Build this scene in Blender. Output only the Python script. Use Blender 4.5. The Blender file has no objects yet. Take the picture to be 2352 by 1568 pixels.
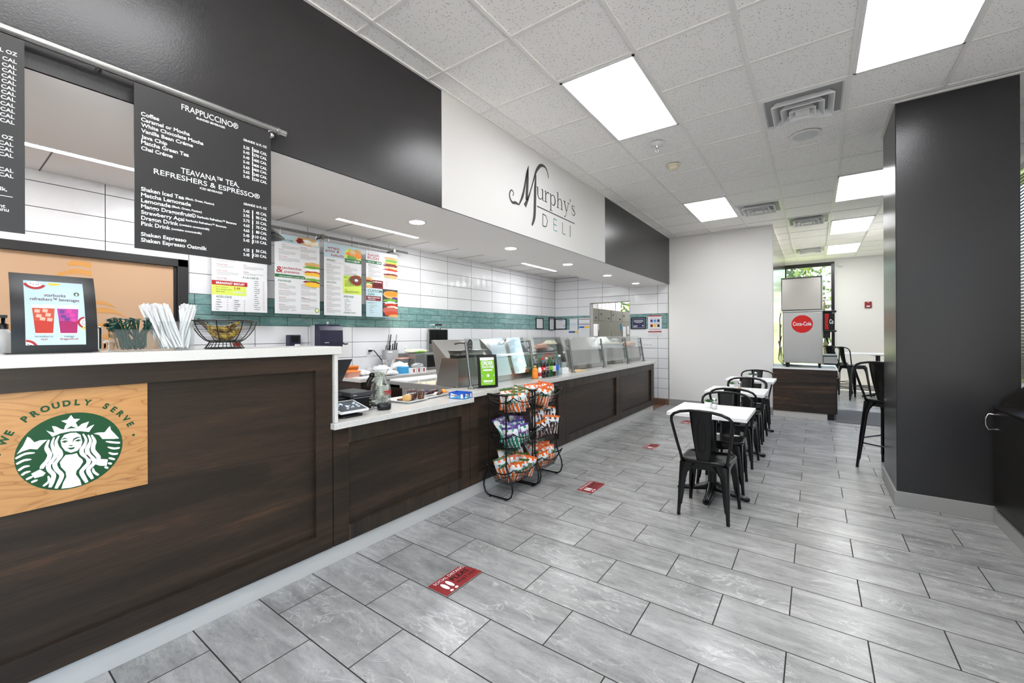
import bpy, math, random
from mathutils import Matrix, Vector
rnd = random.Random(7)
SC = bpy.context.scene
COL = SC.collection
PI = math.pi

# ---------------------------------------------------------------- camera, sky, exposure
YAW, ROLL, EYE = 0.6222, -0.0041, 1.436
_R = Vector((math.cos(YAW), math.sin(YAW), 0)); _F = Vector((-math.sin(YAW), math.cos(YAW), 0)); _U = Vector((0, 0, 1))
_R2 = math.cos(ROLL)*_R + math.sin(ROLL)*_U
_U2 = -math.sin(ROLL)*_R + math.cos(ROLL)*_U
cam = bpy.data.cameras.new('camera'); camo = bpy.data.objects.new('camera', cam); COL.objects.link(camo)
cam.sensor_width = 36; cam.lens = 968.3/2352*36; cam.shift_y = -15.6/2352
cam.clip_start = .05; cam.clip_end = 200
camo.matrix_world = Matrix(((_R2.x, _U2.x, -_F.x, 0), (_R2.y, _U2.y, -_F.y, 0), (_R2.z, _U2.z, -_F.z, EYE), (0, 0, 0, 1)))
SC.camera = camo
vs = SC.view_settings
vs.view_transform = 'Standard'; vs.look = 'None'; vs.gamma = 1; vs.use_curve_mapping = False
vs.exposure = 1.5
PANEL_POWER = 4.8      # emission of the ceiling panels
w = bpy.data.worlds.new('sky'); SC.world = w; w.use_nodes = True
nt = w.node_tree; bg = nt.nodes['Background']
sky = nt.nodes.new('ShaderNodeTexSky'); sky.sky_type = 'NISHITA'; sky.sun_elevation = math.radians(48); sky.sun_rotation = math.radians(-75); sky.sun_intensity = .5
nt.links.new(sky.outputs[0], bg.inputs[0]); bg.inputs[1].default_value = .36

# ---------------------------------------------------------------- materials
def lin(c):
    return tuple(((x/255)/12.92 if x <= 10 else ((x/255+.055)/1.055)**2.4) for x in c)
MATS = {}
def mat(n, c=(128, 128, 128), rough=.5, metal=0, emit=0, trans=0, ior=1.45, coat=0, alpha=1, spec=.5):
    if n in MATS: return MATS[n]
    m = bpy.data.materials.new(n); m.use_nodes = True
    b = m.node_tree.nodes['Principled BSDF']; col = (*lin(c), 1)
    b.inputs['Base Color'].default_value = col; b.inputs['Roughness'].default_value = rough; b.inputs['Metallic'].default_value = metal
    b.inputs['IOR'].default_value = ior; b.inputs['Coat Weight'].default_value = coat; b.inputs['Specular IOR Level'].default_value = spec
    if trans: b.inputs['Transmission Weight'].default_value = trans
    if emit: b.inputs['Emission Color'].default_value = col; b.inputs['Emission Strength'].default_value = emit
    if alpha < 1: b.inputs['Alpha'].default_value = alpha
    m.diffuse_color = col; MATS[n] = m
    return m
class N:
    """small node helper"""
    def __init__(s, m): s.t = m.node_tree; s.b = s.t.nodes['Principled BSDF']
    def n(s, typ, ins=None, **kw):
        x = s.t.nodes.new('ShaderNode'+typ)
        for k, v in kw.items(): setattr(x, k, v)
        for k, v in (ins or {}).items():
            if hasattr(v, 'is_output') or isinstance(v, bpy.types.NodeSocket): s.t.links.new(v, x.inputs[k])
            else: x.inputs[k].default_value = v
        return x
    def math(s, op, a, b=0.0, c=None):
        d = {0: a, 1: b}
        if c is not None: d[2] = c
        return s.n('Math', d, operation=op).outputs[0]
    def mix(s, f, a, b, blend='MIX'):
        x = s.n('Mix', data_type='RGBA', blend_type=blend)
        for i, v in ((0, f), (6, a), (7, b)):
            if isinstance(v, bpy.types.NodeSocket): s.t.links.new(v, x.inputs[i])
            else: x.inputs[i].default_value = (*v, 1) if isinstance(v, tuple) and len(v) == 3 else v
        return x.outputs[2]
    def ramp(s, f, stops, interp='LINEAR'):
        x = s.n('ValToRGB', {0: f}); e = x.color_ramp.elements; x.color_ramp.interpolation = interp
        while len(e) < len(stops): e.new(.5)
        for i, (p, c) in enumerate(stops): e[i].position = p; e[i].color = (*c, 1) if isinstance(c, tuple) else (c, c, c, 1)
        return x.outputs[0]
    def co(s, kind='Object', loc=(0, 0, 0), rot=(0, 0, 0), sc=(1, 1, 1)):
        g = s.n('NewGeometry').outputs['Position'] if kind == 'World' else s.n('TexCoord').outputs[kind]
        return s.n('Mapping', {0: g, 1: loc, 2: rot, 3: sc}).outputs[0]
    def noise(s, v, scale, detail=3, rough=.5, dist=0): 
        return s.n('TexNoise', {'Vector': v, 'Scale': scale, 'Detail': detail, 'Roughness': rough, 'Distortion': dist}).outputs[0]
    def base(s, c): s.t.links.new(c, s.b.inputs['Base Color'])
    def rough(s, c): s.t.links.new(c, s.b.inputs['Roughness'])
    def bump(s, h, strength=.3, dist=.01):
        s.t.links.new(s.n('Bump', {'Height': h, 'Strength': strength, 'Distance': dist}).outputs[0], s.b.inputs['Normal'])
    def xyz(s, v): return s.n('SeparateXYZ', {0: v}).outputs
    def vec(s, x, y, z=0.0): return s.n('CombineXYZ', {0: x, 1: y, 2: z}).outputs[0]
L_ = lambda *c: lin(c)

def mk_floor():
    m = mat('grey_stone_floor_tile', rough=.3); n = N(m)
    P = n.n('NewGeometry').outputs['Position']
    v = n.n('Mapping', {0: P, 1: (1.638, -1.3618, 0)}).outputs[0]
    br = n.n('TexBrick', {'Vector': v, 'Color1': (0, 0, 0, 1), 'Color2': (1, 1, 1, 1), 'Mortar': (0, 0, 0, 1), 'Scale': 1, 'Mortar Size': .003, 'Mortar Smooth': .1, 'Bias': 0, 'Brick Width': .612, 'Row Height': .301}, offset=.5, offset_frequency=2)
    rv = n.n('SeparateColor', {0: br.outputs['Color']}).outputs[0]
    o = n.math('MULTIPLY', rv, 37.0)
    s0 = n.xyz(v)
    q = n.vec(n.math('ADD', s0[0], o), n.math('ADD', s0[1], n.math('MULTIPLY', rv, 11.0)), o)
    a = n.n('Mapping', {0: q, 2: (0, 0, .22), 3: (1.3, 7, 1)}).outputs[0]
    streak = n.noise(a, 1.6, 5, .6, .6)
    a2 = n.n('Mapping', {0: q, 2: (0, 0, -.5), 3: (3, 9, 1)}).outputs[0]
    fine = n.noise(a2, 3.5, 6, .75, .3)
    grit = n.noise(q, 160, 2, .6)
    cloud = n.noise(q, 2.6, 3, .6, .5)
    f = n.math('ADD', n.math('MULTIPLY', streak, .42), n.math('ADD', n.math('MULTIPLY', fine, .25), n.math('ADD', n.math('MULTIPLY', cloud, .25), n.math('MULTIPLY', grit, .12))))
    f = n.math('ADD', f, n.math('MULTIPLY', n.math('SUBTRACT', rv, .5), .05))
    c = n.ramp(f, [(.32, L_(112, 112, 112)), (.46, L_(146, 146, 145)), (.56, L_(167, 167, 166)), (.7, L_(196, 196, 194))])
    b3 = n.n('Mapping', {0: q, 2: (0, 0, .5), 3: (1.5, 3.2, 1)}).outputs[0]
    r = n.math('ABSOLUTE', n.math('SUBTRACT', n.noise(b3, 2.0, 4, .6, 1.0), .5))
    vein = n.ramp(r, [(0, 1.0), (.006, .7), (.016, 0.0)])
    msk = n.ramp(n.noise(q, 1.7, 2), [(.46, 0.0), (.62, 1.0)])
    c = n.mix(n.math('MULTIPLY', n.math('MULTIPLY', vein, msk), .42), c, L_(222, 222, 220))
    b4 = n.n('Mapping', {0: q, 2: (0, 0, -.9), 3: (1, 4, 1)}).outputs[0]
    r2 = n.math('ABSOLUTE', n.math('SUBTRACT', n.noise(b4, 2.3, 4, .6, .8), .47))
    c = n.mix(n.math('MULTIPLY', n.ramp(r2, [(0, 1.0), (.012, 0.0)]), .35), c, L_(120, 121, 122))
    c = n.mix(br.outputs['Fac'], c, L_(44, 40, 36)); n.base(c)
    n.rough(n.mix(br.outputs['Fac'], (.27, .27, .27), (.8, .8, .8)))
    n.bump(n.math('MULTIPLY', br.outputs['Fac'], -1.0), .4, .003)
    return m
def mk_brown_tile():
    m = mat('brown_quarry_tile', rough=.45); n = N(m)
    br = n.n('TexBrick', {'Vector': n.n('NewGeometry').outputs['Position'], 'Color1': (*L_(128, 96, 76), 1), 'Color2': (*L_(112, 84, 68), 1), 'Mortar': (*L_(70, 60, 54), 1), 'Scale': 1, 'Mortar Size': .004, 'Brick Width': .155, 'Row Height': .155}, offset=0)
    n.base(br.outputs['Color']); return m
def mk_tile(axis, kind):
    """white embossed wall tile or teal brick tile on a wall; axis: which world axis runs along the wall"""
    m = mat('%s_wall_tile_%s' % (kind, axis), rough=.16 if kind != 'teal' else .2); n = N(m)
    p = n.xyz(n.n('NewGeometry').outputs['Position'])
    h = p[0] if axis == 'x' else p[1]
    if kind != 'teal':
        v = n.vec(n.math('ADD', h, (5.04 if axis == 'x' else -.926+.6055*4)), n.math('ADD', p[2], (-1.8602 if kind == 'white' else -1.5497)+.204*12))
        br = n.n('TexBrick', {'Vector': v, 'Color1': (*L_(228, 229, 232), 1), 'Color2': (*L_(232, 233, 235), 1), 'Mortar': (*L_(40, 42, 46), 1), 'Scale': 1, 'Mortar Size': .0028, 'Mortar Smooth': .1, 'Brick Width': .6055, 'Row Height': .204}, offset=0)
        a = n.n('Mapping', {0: v, 2: (0, 0, PI/4)}).outputs[0]
        b = n.n('Mapping', {0: v, 2: (0, 0, -PI/4)}).outputs[0]
        w1 = n.n('TexWave', {'Vector': a, 'Scale': 28.0, 'Distortion': 0}, wave_profile='SIN').outputs['Fac']
        w2 = n.n('TexWave', {'Vector': b, 'Scale': 28.0, 'Distortion': 0}, wave_profile='SIN').outputs['Fac']
        ck = n.n('TexChecker', {'Vector': a, 'Scale': 9.0}).outputs['Fac']
        hgt = n.mix(ck, w1, w2)
        hgt = n.math('ADD', n.math('MULTIPLY', hgt, .25), n.math('MULTIPLY', br.outputs['Fac'], -1.2))
        n.base(br.outputs['Color']); n.bump(hgt, .6, .004)
    else:
        v = n.vec(n.math('ADD', h, 5.04 if axis == 'x' else .1), n.math('ADD', p[2], -1.5497+.1035*12))
        br = n.n('TexBrick', {'Vector': v, 'Color1': (*L_(96, 138, 138), 1), 'Color2': (*L_(126, 164, 162), 1), 'Mortar': (*L_(34, 38, 40), 1), 'Scale': 1, 'Mortar Size': .0028, 'Brick Width': .305, 'Row Height': .1035}, offset=.5, offset_frequency=2)
        s = n.noise(n.n('Mapping', {0: v, 3: (4, 14, 1)}).outputs[0], 1.7, 5, .65, .8)
        c = n.mix(n.math('MULTIPLY', n.math('SUBTRACT', 1.0, br.outputs['Fac']), .55), br.outputs['Color'], n.ramp(s, [(.32, L_(84, 126, 126)), (.5, L_(114, 152, 150)), (.68, L_(160, 186, 182))]))
        n.base(c); n.bump(n.math('MULTIPLY', br.outputs['Fac'], -1.0), .4, .003)
    n.rough(n.mix(br.outputs['Fac'], (.14, .14, .14), (.8, .8, .8)))
    return m
def mk_wood(name, stops, along='y', sc=1.0, rough=.38):
    m = mat(name, rough=rough); n = N(m)
    k = {'y': (6, .62, 9), 'x': (.62, 6, 9), 'z': (6, 9, .62)}[along]
    P = n.n('NewGeometry').outputs['Position']
    warp = n.noise(n.n('Mapping', {0: P, 3: tuple(.35*x for x in k)}).outputs[0], 1.1*sc, 3, .5)
    a = n.n('Mapping', {0: P, 2: (.09 if along == 'y' else 0, 0, 0), 3: k}).outputs[0]
    av = n.n('VectorMath', {0: a, 1: n.vec(n.math('MULTIPLY', warp, 1.4), n.math('MULTIPLY', warp, .8), n.math('MULTIPLY', warp, 1.6))}, operation='ADD').outputs[0]
    g = n.noise(av, 1.0*sc, 6, .62, .9)
    fine = n.noise(n.n('Mapping', {0: P, 3: tuple(4*x for x in k)}).outputs[0], 4*sc, 4, .6)
    f = n.math('ADD', n.math('MULTIPLY', g, .72), n.math('MULTIPLY', fine, .28))
    n.base(n.ramp(f, stops)); n.b.inputs['Specular IOR Level'].default_value = .32; return m
def mk_maple():
    m = mat('maple_board', rough=.35); n = N(m)
    P = n.n('NewGeometry').outputs['Position']
    a = n.n('Mapping', {0: P, 3: (1, 1.6, 5.5)}).outputs[0]
    g = n.noise(a, 2.2, 2, .45, .3)
    ring = n.math('FRACT', n.math('MULTIPLY', g, 9.0))
    c = n.ramp(ring, [(0, L_(180, 128, 76)), (.5, L_(198, 146, 92)), (.9, L_(190, 138, 84)), (1, L_(150, 100, 54))])
    f = n.noise(n.n('Mapping', {0: P, 3: (1, 10, 120)}).outputs[0], 3, 3)
    n.base(n.mix(n.math('MULTIPLY', f, .25), c, L_(168, 116, 66))); return m
def mk_quartz():
    m = mat('white_speckled_quartz', rough=.22); n = N(m)
    P = n.n('NewGeometry').outputs['Position']
    v = n.n('TexVoronoi', {'Vector': P, 'Scale': 140.0})
    d = n.ramp(v.outputs['Distance'], [(.16, 1.0), (.3, 0.0)])
    s = n.n('SeparateColor', {0: v.outputs['Color']}).outputs[0]
    c = n.mix(n.math('MULTIPLY', d, n.math('GREATER_THAN', s, .66)), L_(214, 211, 206), L_(120, 116, 110))
    c = n.mix(n.math('MULTIPLY', d, n.math('LESS_THAN', s, .12)), c, L_(236, 235, 232))
    n.base(c); return m
def mk_ceiling_tile():
    m = mat('fissured_ceiling_tile', rough=.9); n = N(m)
    P = n.n('NewGeometry').outputs['Position']
    v = n.n('TexVoronoi', {'Vector': n.n('Mapping', {0: P, 3: (1, 1, 0)}).outputs[0], 'Scale': 72.0})
    s = n.n('SeparateColor', {0: v.outputs['Color']}).outputs[0]
    d = n.math('MULTIPLY', n.ramp(v.outputs['Distance'], [(.18, 1.0), (.30, 0.0)]), n.math('GREATER_THAN', s, .45))
    n.base(n.mix(n.math('MULTIPLY', d, .75), L_(249, 247, 244), L_(140, 136, 130))); return m
def mk_steel(name, rough=.28, c=(176, 176, 174), axis='z'):
    m = mat(name, c, rough, 1); n = N(m)
    P = n.n('TexCoord').outputs['Object']
    k = {'z': (160, 160, 2), 'y': (160, 2, 160), 'x': (2, 160, 160)}[axis]
    g = n.noise(n.n('Mapping', {0: P, 3: k}).outputs[0], 2, 2)
    n.rough(n.math('ADD', n.math('MULTIPLY', g, .05), rough-.02)); return m
def mk_paint(name, c, rough=.4, bump=.05, scale=90):
    m = mat(name, c, rough); n = N(m)
    n.bump(n.noise(n.n('NewGeometry').outputs['Position'], scale, 3), bump, .004); return m
def mk_bag(name, col, top):
    """printed snack bag: stripes below, white above with printed flecks, crimped top"""
    m = mat(name, rough=.32, coat=.4); n = N(m)
    g = n.xyz(n.n('TexCoord').outputs['Generated'])
    x = n.math('ADD', g[0], n.math('MULTIPLY', g[2], .12))
    st = n.math('GREATER_THAN', n.math('SINE', n.math('MULTIPLY', x, 30.0)), -.35)
    lo = n.math('LESS_THAN', g[2], n.math('ADD', .55, n.math('MULTIPLY', n.math('SINE', n.math('MULTIPLY', g[0], 3.1)), .06)))
    tp = n.math('GREATER_THAN', g[2], .91)
    up = n.math('MULTIPLY', n.math('GREATER_THAN', g[2], .82), n.math('GREATER_THAN', n.math('SINE', n.math('MULTIPLY', x, 18.0)), .1))
    c = n.mix(n.math('MULTIPLY', st, lo), L_(232, 232, 232), L_(*col))
    c = n.mix(up, c, L_(*col)); c = n.mix(tp, c, L_(*top)); n.base(c); return m
def mk_leaf(name, a, b, sc=8):
    m = mat(name, rough=.5); n = N(m)
    n.base(n.mix(n.noise(n.n('NewGeometry').outputs['Position'], sc, 3), L_(*a), L_(*b))); return m
def mk_bill():
    m = mat('banknote_paper', rough=.7); n = N(m)
    g = n.noise(n.n('TexCoord').outputs['Object'], 160, 4, .7)
    n.base(n.ramp(g, [(.36, L_(120, 124, 108)), (.5, L_(184, 186, 168)), (.66, L_(232, 232, 222))])); return m

mk_floor(); mk_brown_tile()
for ax in 'xy':
    for k in ('white', 'low_white', 'teal'): mk_tile(ax, k)
mk_wood('dark_walnut', [(.30, L_(35, 30, 25)), (.46, L_(48, 39, 32)), (.57, L_(60, 47, 37)), (.72, L_(88, 63, 46))])
mk_wood('dark_walnut_upright', [(.32, L_(34, 32, 28)), (.45, L_(48, 42, 36)), (.56, L_(62, 50, 41)), (.72, L_(98, 72, 54))], 'z')
mk_wood('dark_walnut_across', [(.32, L_(34, 32, 28)), (.45, L_(48, 42, 37)), (.55, L_(66, 52, 43)), (.68, L_(112, 82, 62))], 'x')
mk_wood('near_black_wood', [(.3, L_(20, 20, 19)), (.5, L_(30, 28, 26)), (.7, L_(44, 38, 33))], 'y')
mk_maple(); mk_quartz(); mk_ceiling_tile()
mk_steel('brushed_steel'); mk_steel('brushed_steel_flat', .3, axis='y'); mk_steel('steel_satin', .36, (165, 165, 163))
mk_steel('dark_steel', .36, (128, 128, 118)); mk_steel('mirror_steel', .16, (168, 166, 162))
mk_paint('charcoal_paint', (47, 46, 47), .26, .12, 120); mk_paint('white_paint', (216, 215, 214), .6); mk_paint('warm_white_paint', (240, 238, 235), .6, .06, 160)
mk_paint('soffit_paint', (247, 247, 246), .7); mk_paint('grey_base_tile', (160, 160, 158), .45, .1, 30); mk_paint('aluminium_kick', (198, 194, 188), .4, .02, 60)
chrome = mat('chrome', (220, 220, 220), .12, 1)
mat('black_metal', (9, 9, 10), .24); mat('black_plastic', (18, 18, 20), .38); mat('black_gloss', (12, 12, 14), .3); mat('dark_grey_plastic', (60, 60, 64), .4)
mat('white_plastic', (232, 232, 232), .4); mat('white_laminate', (244, 243, 241), .35); mat('white_print', (240, 240, 240), .6); mat('sign_black', (38, 37, 38), .45)
mat('paper', (222, 224, 228), .6); mat('grid_white', (236, 234, 230), .5)
def thin(n, tint=(246, 250, 249), body=0.0, bodyc=(235, 238, 240), rough=.02, f0=.04):
    """thin clear sheet: straight-through light, Fresnel gloss, and a share of milky body"""
    m = mat(n); t = m.node_tree; t.nodes.remove(t.nodes['Principled BSDF']); out = [x for x in t.nodes if x.type == 'OUTPUT_MATERIAL'][0]
    tr = t.nodes.new('ShaderNodeBsdfTransparent'); tr.inputs[0].default_value = (*lin(tint), 1)
    gl = t.nodes.new('ShaderNodeBsdfGlossy'); gl.inputs[1].default_value = rough
    df = t.nodes.new('ShaderNodeBsdfDiffuse'); df.inputs[0].default_value = (*lin(bodyc), 1)
    a = t.nodes.new('ShaderNodeMixShader'); a.inputs[0].default_value = body; t.links.new(tr.outputs[0], a.inputs[1]); t.links.new(df.outputs[0], a.inputs[2])
    lw = t.nodes.new('ShaderNodeLayerWeight'); lw.inputs[0].default_value = .18
    mr = t.nodes.new('ShaderNodeMapRange'); mr.inputs[3].default_value = f0; mr.inputs[4].default_value = .36; t.links.new(lw.outputs['Fresnel'], mr.inputs[0])
    b = t.nodes.new('ShaderNodeMixShader'); t.links.new(mr.outputs[0], b.inputs[0]); t.links.new(a.outputs[0], b.inputs[1]); t.links.new(gl.outputs[0], b.inputs[2]); t.links.new(b.outputs[0], out.inputs[0])
thin('glass', (246, 250, 249), .01, (220, 228, 228), f0=.03); thin('clear_plastic', (251, 252, 252), .03, f0=.03); thin('window_glass', (252, 254, 253), 0, f0=.03)
thin('pack_plastic', (240, 242, 244), .35, rough=.15); thin('milky_plastic', (236, 238, 240), .5, rough=.2); thin('green_glass', (90, 190, 100), .25, (40, 150, 70)); thin('water_clear', (226, 238, 242), .06)
for nme, c in dict(red=(168, 32, 38), brick_red=(150, 40, 42), sticker_red=(146, 42, 44), green=(40, 110, 62), dark_green=(18, 92, 48), emblem_green=(0, 70, 30), lime=(206, 226, 96), bright_green=(128, 190, 36), stirrer_green=(8, 64, 48),
        orange=(240, 140, 40), yellow=(242, 196, 50), brown=(110, 66, 38), tan=(226, 190, 140), bread=(214, 168, 104), pale_blue=(184, 207, 216), grey=(150, 150, 152), light_grey=(206, 208, 212), ink=(66, 64, 62), teal=(110, 162, 168),
        pink=(214, 60, 150), magenta=(160, 20, 92), navy=(42, 44, 84), blue=(32, 90, 190), purple=(96, 52, 130), tomato=(186, 48, 28), lettuce=(110, 170, 60), maroon=(120, 28, 34), burgundy_text=(96, 34, 52), white=(240, 240, 240), black=(14, 14, 15), cola=(38, 20, 14),
        cheese=(240, 190, 60), ham=(190, 100, 90), juice_orange=(240, 150, 30), cream=(236, 226, 200), cola_red=(214, 26, 24), sky_blue=(60, 160, 214), plastic_orange=(240, 130, 40), peach=(230, 170, 150), bluegreen=(24, 120, 110), red_drink=(196, 74, 46), pink_drink=(172, 52, 142), alarm_red=(150, 32, 36), brownie=(74, 48, 38)).items():
    mat(nme, c, .5)
mat('smoke_plastic', (40, 40, 62), .32); 
mat('cola_liquid', (30, 14, 10), .1, coat=.5); mat('led', (252, 253, 255), .5, emit=PANEL_POWER); mat('led_linear', (253, 253, 255), .5, emit=10); mat('led_fill', (252, 253, 255), .5, emit=8); mat('led_down', (255, 250, 240), .5, emit=12)
mat('film_tan', (190, 156, 126), .12); mat('film_gold', (202, 146, 84), .18); mat('screen', (70, 74, 80), .1, emit=.25); mat('screen_light', (170, 190, 210), .2, emit=.5)
mat('blind_slat', (58, 54, 46), .5); mat('mat_grey', (92, 91, 90), .95); mat('banana', (206, 180, 60), .5)
def mk_banana():
    n = N(MATS['banana']); g = n.noise(n.n('TexCoord').outputs['Object'], 60, 4, .7)
    n.base(n.ramp(g, [(.40, L_(70, 48, 22)), (.5, L_(150, 116, 40)), (.6, L_(204, 182, 74))]))
mk_banana(); mk_bill()
for k, c, t in (('orange', (240, 108, 16), (222, 96, 20)), ('teal', (0, 140, 108), (80, 50, 140)), ('brown', (92, 44, 28), (226, 110, 30)), ('green', (240, 108, 16), (64, 96, 26))): mk_bag('bag_'+k, c, t)
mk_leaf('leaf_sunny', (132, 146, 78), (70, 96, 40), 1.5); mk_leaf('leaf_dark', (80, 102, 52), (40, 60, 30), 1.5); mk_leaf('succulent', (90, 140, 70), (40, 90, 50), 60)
mat('bark', (92, 76, 60), .9); mat('lawn', (92, 112, 50), .9); mat('pavement', (192, 194, 196), .9)
mat('rod_grey', (112, 112, 112), .4)
mk_steel('steel_post', .3, (126, 125, 122))
mk_steel('steel_panel', .2, (150, 149, 145))
# ---------------------------------------------------------------- mesh builder
FRM = lambda o, r, u: Matrix((( r[0], u[0], r[1]*u[2]-r[2]*u[1], o[0]), (r[1], u[1], r[2]*u[0]-r[0]*u[2], o[1]), (r[2], u[2], r[0]*u[1]-r[1]*u[0], o[2]), (0, 0, 0, 1)))
def faceX(x, y=0, z=0): return FRM((x, y, z), (0, 1, 0), (0, 0, 1))      # local u=+Y, v=+Z, w=+X
def faceY(y, x=0, z=0): return FRM((x, y, z), (1, 0, 0), (0, 0, 1))      # local u=+X, v=+Z, w=-Y
def flat(z, x=0, y=0): return Matrix.Translation((x, y, z))
_txt = {}
def text_mesh(s, off):
    k = (s, off)
    if k not in _txt:
        c = bpy.data.curves.new('lettering', 'FONT'); c.body = s; c.offset = off; c.resolution_u = 3 if len(s) > 6 else 5
        o = bpy.data.objects.new('lettering', c); me = bpy.data.meshes.new_from_object(o)
        _txt[k] = ([v.co.copy() for v in me.vertices], [tuple(p.vertices) for p in me.polygons])
        bpy.data.objects.remove(o); bpy.data.curves.remove(c); bpy.data.meshes.remove(me)
    return _txt[k]
class MB:
    def __init__(s, M=None): s.v = []; s.f = []; s.mi = []; s.sm = []; s.mats = []; s.M = M or Matrix.Identity(4)
    def at(s, M): s.M = M; return s
    def add(s, vs_, fs, m, smooth=False):
        b = len(s.v); s.v += [s.M @ Vector(v) for v in vs_]
        if m not in s.mats: s.mats.append(m)
        i = s.mats.index(m)
        for f in fs: s.f.append(tuple(b+k for k in f)); s.mi.append(i); s.sm.append(smooth)
        return s
    def box(s, x0, x1, y0, y1, z0, z1, m):
        v = [(x, y, z) for z in (z0, z1) for y in (y0, y1) for x in (x0, x1)]
        return s.add(v, [(0, 2, 3, 1), (4, 5, 7, 6), (0, 1, 5, 4), (2, 6, 7, 3), (0, 4, 6, 2), (1, 3, 7, 5)], m)
    def prism(s, pts, z0, z1, m, smooth=False):
        n = len(pts); v = [(p[0], p[1], z0) for p in pts]+[(p[0], p[1], z1) for p in pts]
        s.add(v, [tuple(range(n-1, -1, -1)), tuple(range(n, 2*n))], m)
        b = [(i, (i+1) % n, n+(i+1) % n, n+i) for i in range(n)]
        return s.add(v, b, m, smooth)
    def poly(s, pts, z, m): return s.add([(p[0], p[1], z) for p in pts], [tuple(range(len(pts)))], m)
    def rect(s, u0, u1, v0, v1, w, m): return s.poly([(u0, v0), (u1, v0), (u1, v1), (u0, v1)], w, m)
    def disc(s, u, v, r, w, m, n=24, ry=None): return s.poly([(u+r*math.cos(2*PI*i/n), v+(ry or r)*math.sin(2*PI*i/n)) for i in range(n)], w, m)
    def loft(s, secs, m, closed=True, caps=True, smooth=True):
        n = len(secs[0]); v = [p for q in secs for p in q]; f = []
        for a in range(len(secs)-1):
            for i in range(n if closed else n-1):
                j = (i+1) % n; f.append((a*n+i, a*n+j, (a+1)*n+j, (a+1)*n+i))
        s.add(v, f, m, smooth)
        if caps: s.add(secs[0], [tuple(range(n-1, -1, -1))], m); s.add(secs[-1], [tuple(range(n))], m)
        return s
    def tube(s, path, r, m, n=8, closed=False, smooth=True):
        P = [Vector(p) for p in path]; k = len(P); rr = r if isinstance(r, (list, tuple)) else [r]*k
        T = []
        for i in range(k):
            a = P[i-1] if (i or closed) else P[i]; b = P[(i+1) % k] if (i < k-1 or closed) else P[i]
            d = (b-a); T.append(d.normalized() if d.length > 1e-9 else Vector((0, 0, 1)))
        up = Vector((0, 0, 1)) if abs(T[0].z) < .9 else Vector((1, 0, 0))
        nn = (up - T[0]*up.dot(T[0])).normalized(); secs = []
        for i in range(k):
            nn = (nn - T[i]*nn.dot(T[i])).normalized(); bb = T[i].cross(nn)
            secs.append([tuple(P[i]+rr[i]*(math.cos(2*PI*j/n)*nn+math.sin(2*PI*j/n)*bb)) for j in range(n)])
        if closed: secs.append(secs[0])
        return s.loft(secs, m, True, not closed, smooth)
    def cyl(s, a, b, r, m, n=16, r2=None): return s.tube([a, b], [r, r if r2 is None else r2], m, n)
    def lathe(s, prof, m, c=(0, 0, 0), n=20, smooth=True):
        return s.loft([[(c[0]+r*math.cos(2*PI*j/n), c[1]+r*math.sin(2*PI*j/n), c[2]+z) for j in range(n)] for r, z in prof], m, True, True, smooth)
    def ell(s, c, r, m, n=14, k=8):
        if not hasattr(r, '__len__'): r = (r, r, r)
        return s.loft([[(c[0]+r[0]*math.sin(PI*(i+.02)/(k+.04))*math.cos(2*PI*j/n), c[1]+r[1]*math.sin(PI*(i+.02)/(k+.04))*math.sin(2*PI*j/n), c[2]-r[2]*math.cos(PI*(i+.02)/(k+.04))) for j in range(n)] for i in range(k+1)], m)
    def strip(s, pts, wd, w, m):
        """flat variable-width stroke in the local uv plane"""
        k = len(pts); ww = wd if isinstance(wd, (list, tuple)) else [wd]*k; Lp = []; Rp = []
        for i in range(k):
            a = pts[max(i-1, 0)]; b = pts[min(i+1, k-1)]; dx, dy = b[0]-a[0], b[1]-a[1]; l = math.hypot(dx, dy) or 1
            nx, ny = -dy/l*ww[i]/2, dx/l*ww[i]/2; Lp.append((pts[i][0]+nx, pts[i][1]+ny, w)); Rp.append((pts[i][0]-nx, pts[i][1]-ny, w))
        return s.add(Lp+Rp, [(i, k+i, k+i+1, i+1) for i in range(k-1)], m)
    def text(s, t, u, v, w, m, cap=None, width=None, align='l', off=.0, rot=0, mirror=False):
        """cap: capital height; width: fitted run length"""
        V, F = text_mesh(t, off)
        if not V: return s
        x0 = min(p.x for p in V); x1 = max(p.x for p in V); sy = (cap or .02)/.69
        sx = width/(x1-x0) if width else sy
        if cap is None: sy = sx
        wd = (x1-x0)*sx; dx = {'l': 0, 'c': -wd/2, 'r': -wd}[align]
        ca, sa = math.cos(rot), math.sin(rot); out = []
        for p in V:
            a = (p.x-x0)*sx+dx; b = p.y*sy
            if mirror: a = -a
            out.append((u+a*ca-b*sa, v+a*sa+b*ca, w))
        return s.add(out, F if not mirror else [tuple(reversed(f)) for f in F], m)
    def build(s, name, parent=None, bev=0, label=None, bseg=2):
        org = Vector(WORLD.get(parent.name, (0, 0, 0))) if parent else Vector((0, 0, 0))
        return _mk(s, name, parent, org, bev, label, bseg)
WORLD = {}
def _mk(s, name, parent, org, bev, label, bseg):
    me = bpy.data.meshes.new(name); me.from_pydata([tuple(v-org) for v in s.v], [], s.f)
    for m in s.mats: me.materials.append(MATS[m])
    me.polygons.foreach_set('material_index', s.mi); me.polygons.foreach_set('use_smooth', s.sm); me.update()
    o = bpy.data.objects.new(name, me); COL.objects.link(o)
    if parent: o.parent = parent; WORLD[o.name] = tuple(org)
    if bev:
        b = o.modifiers.new('bevel', 'BEVEL'); b.width = bev; b.segments = bseg; b.limit_method = 'ANGLE'; b.angle_limit = .6
    if label: o['label'] = label
    return o
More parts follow.
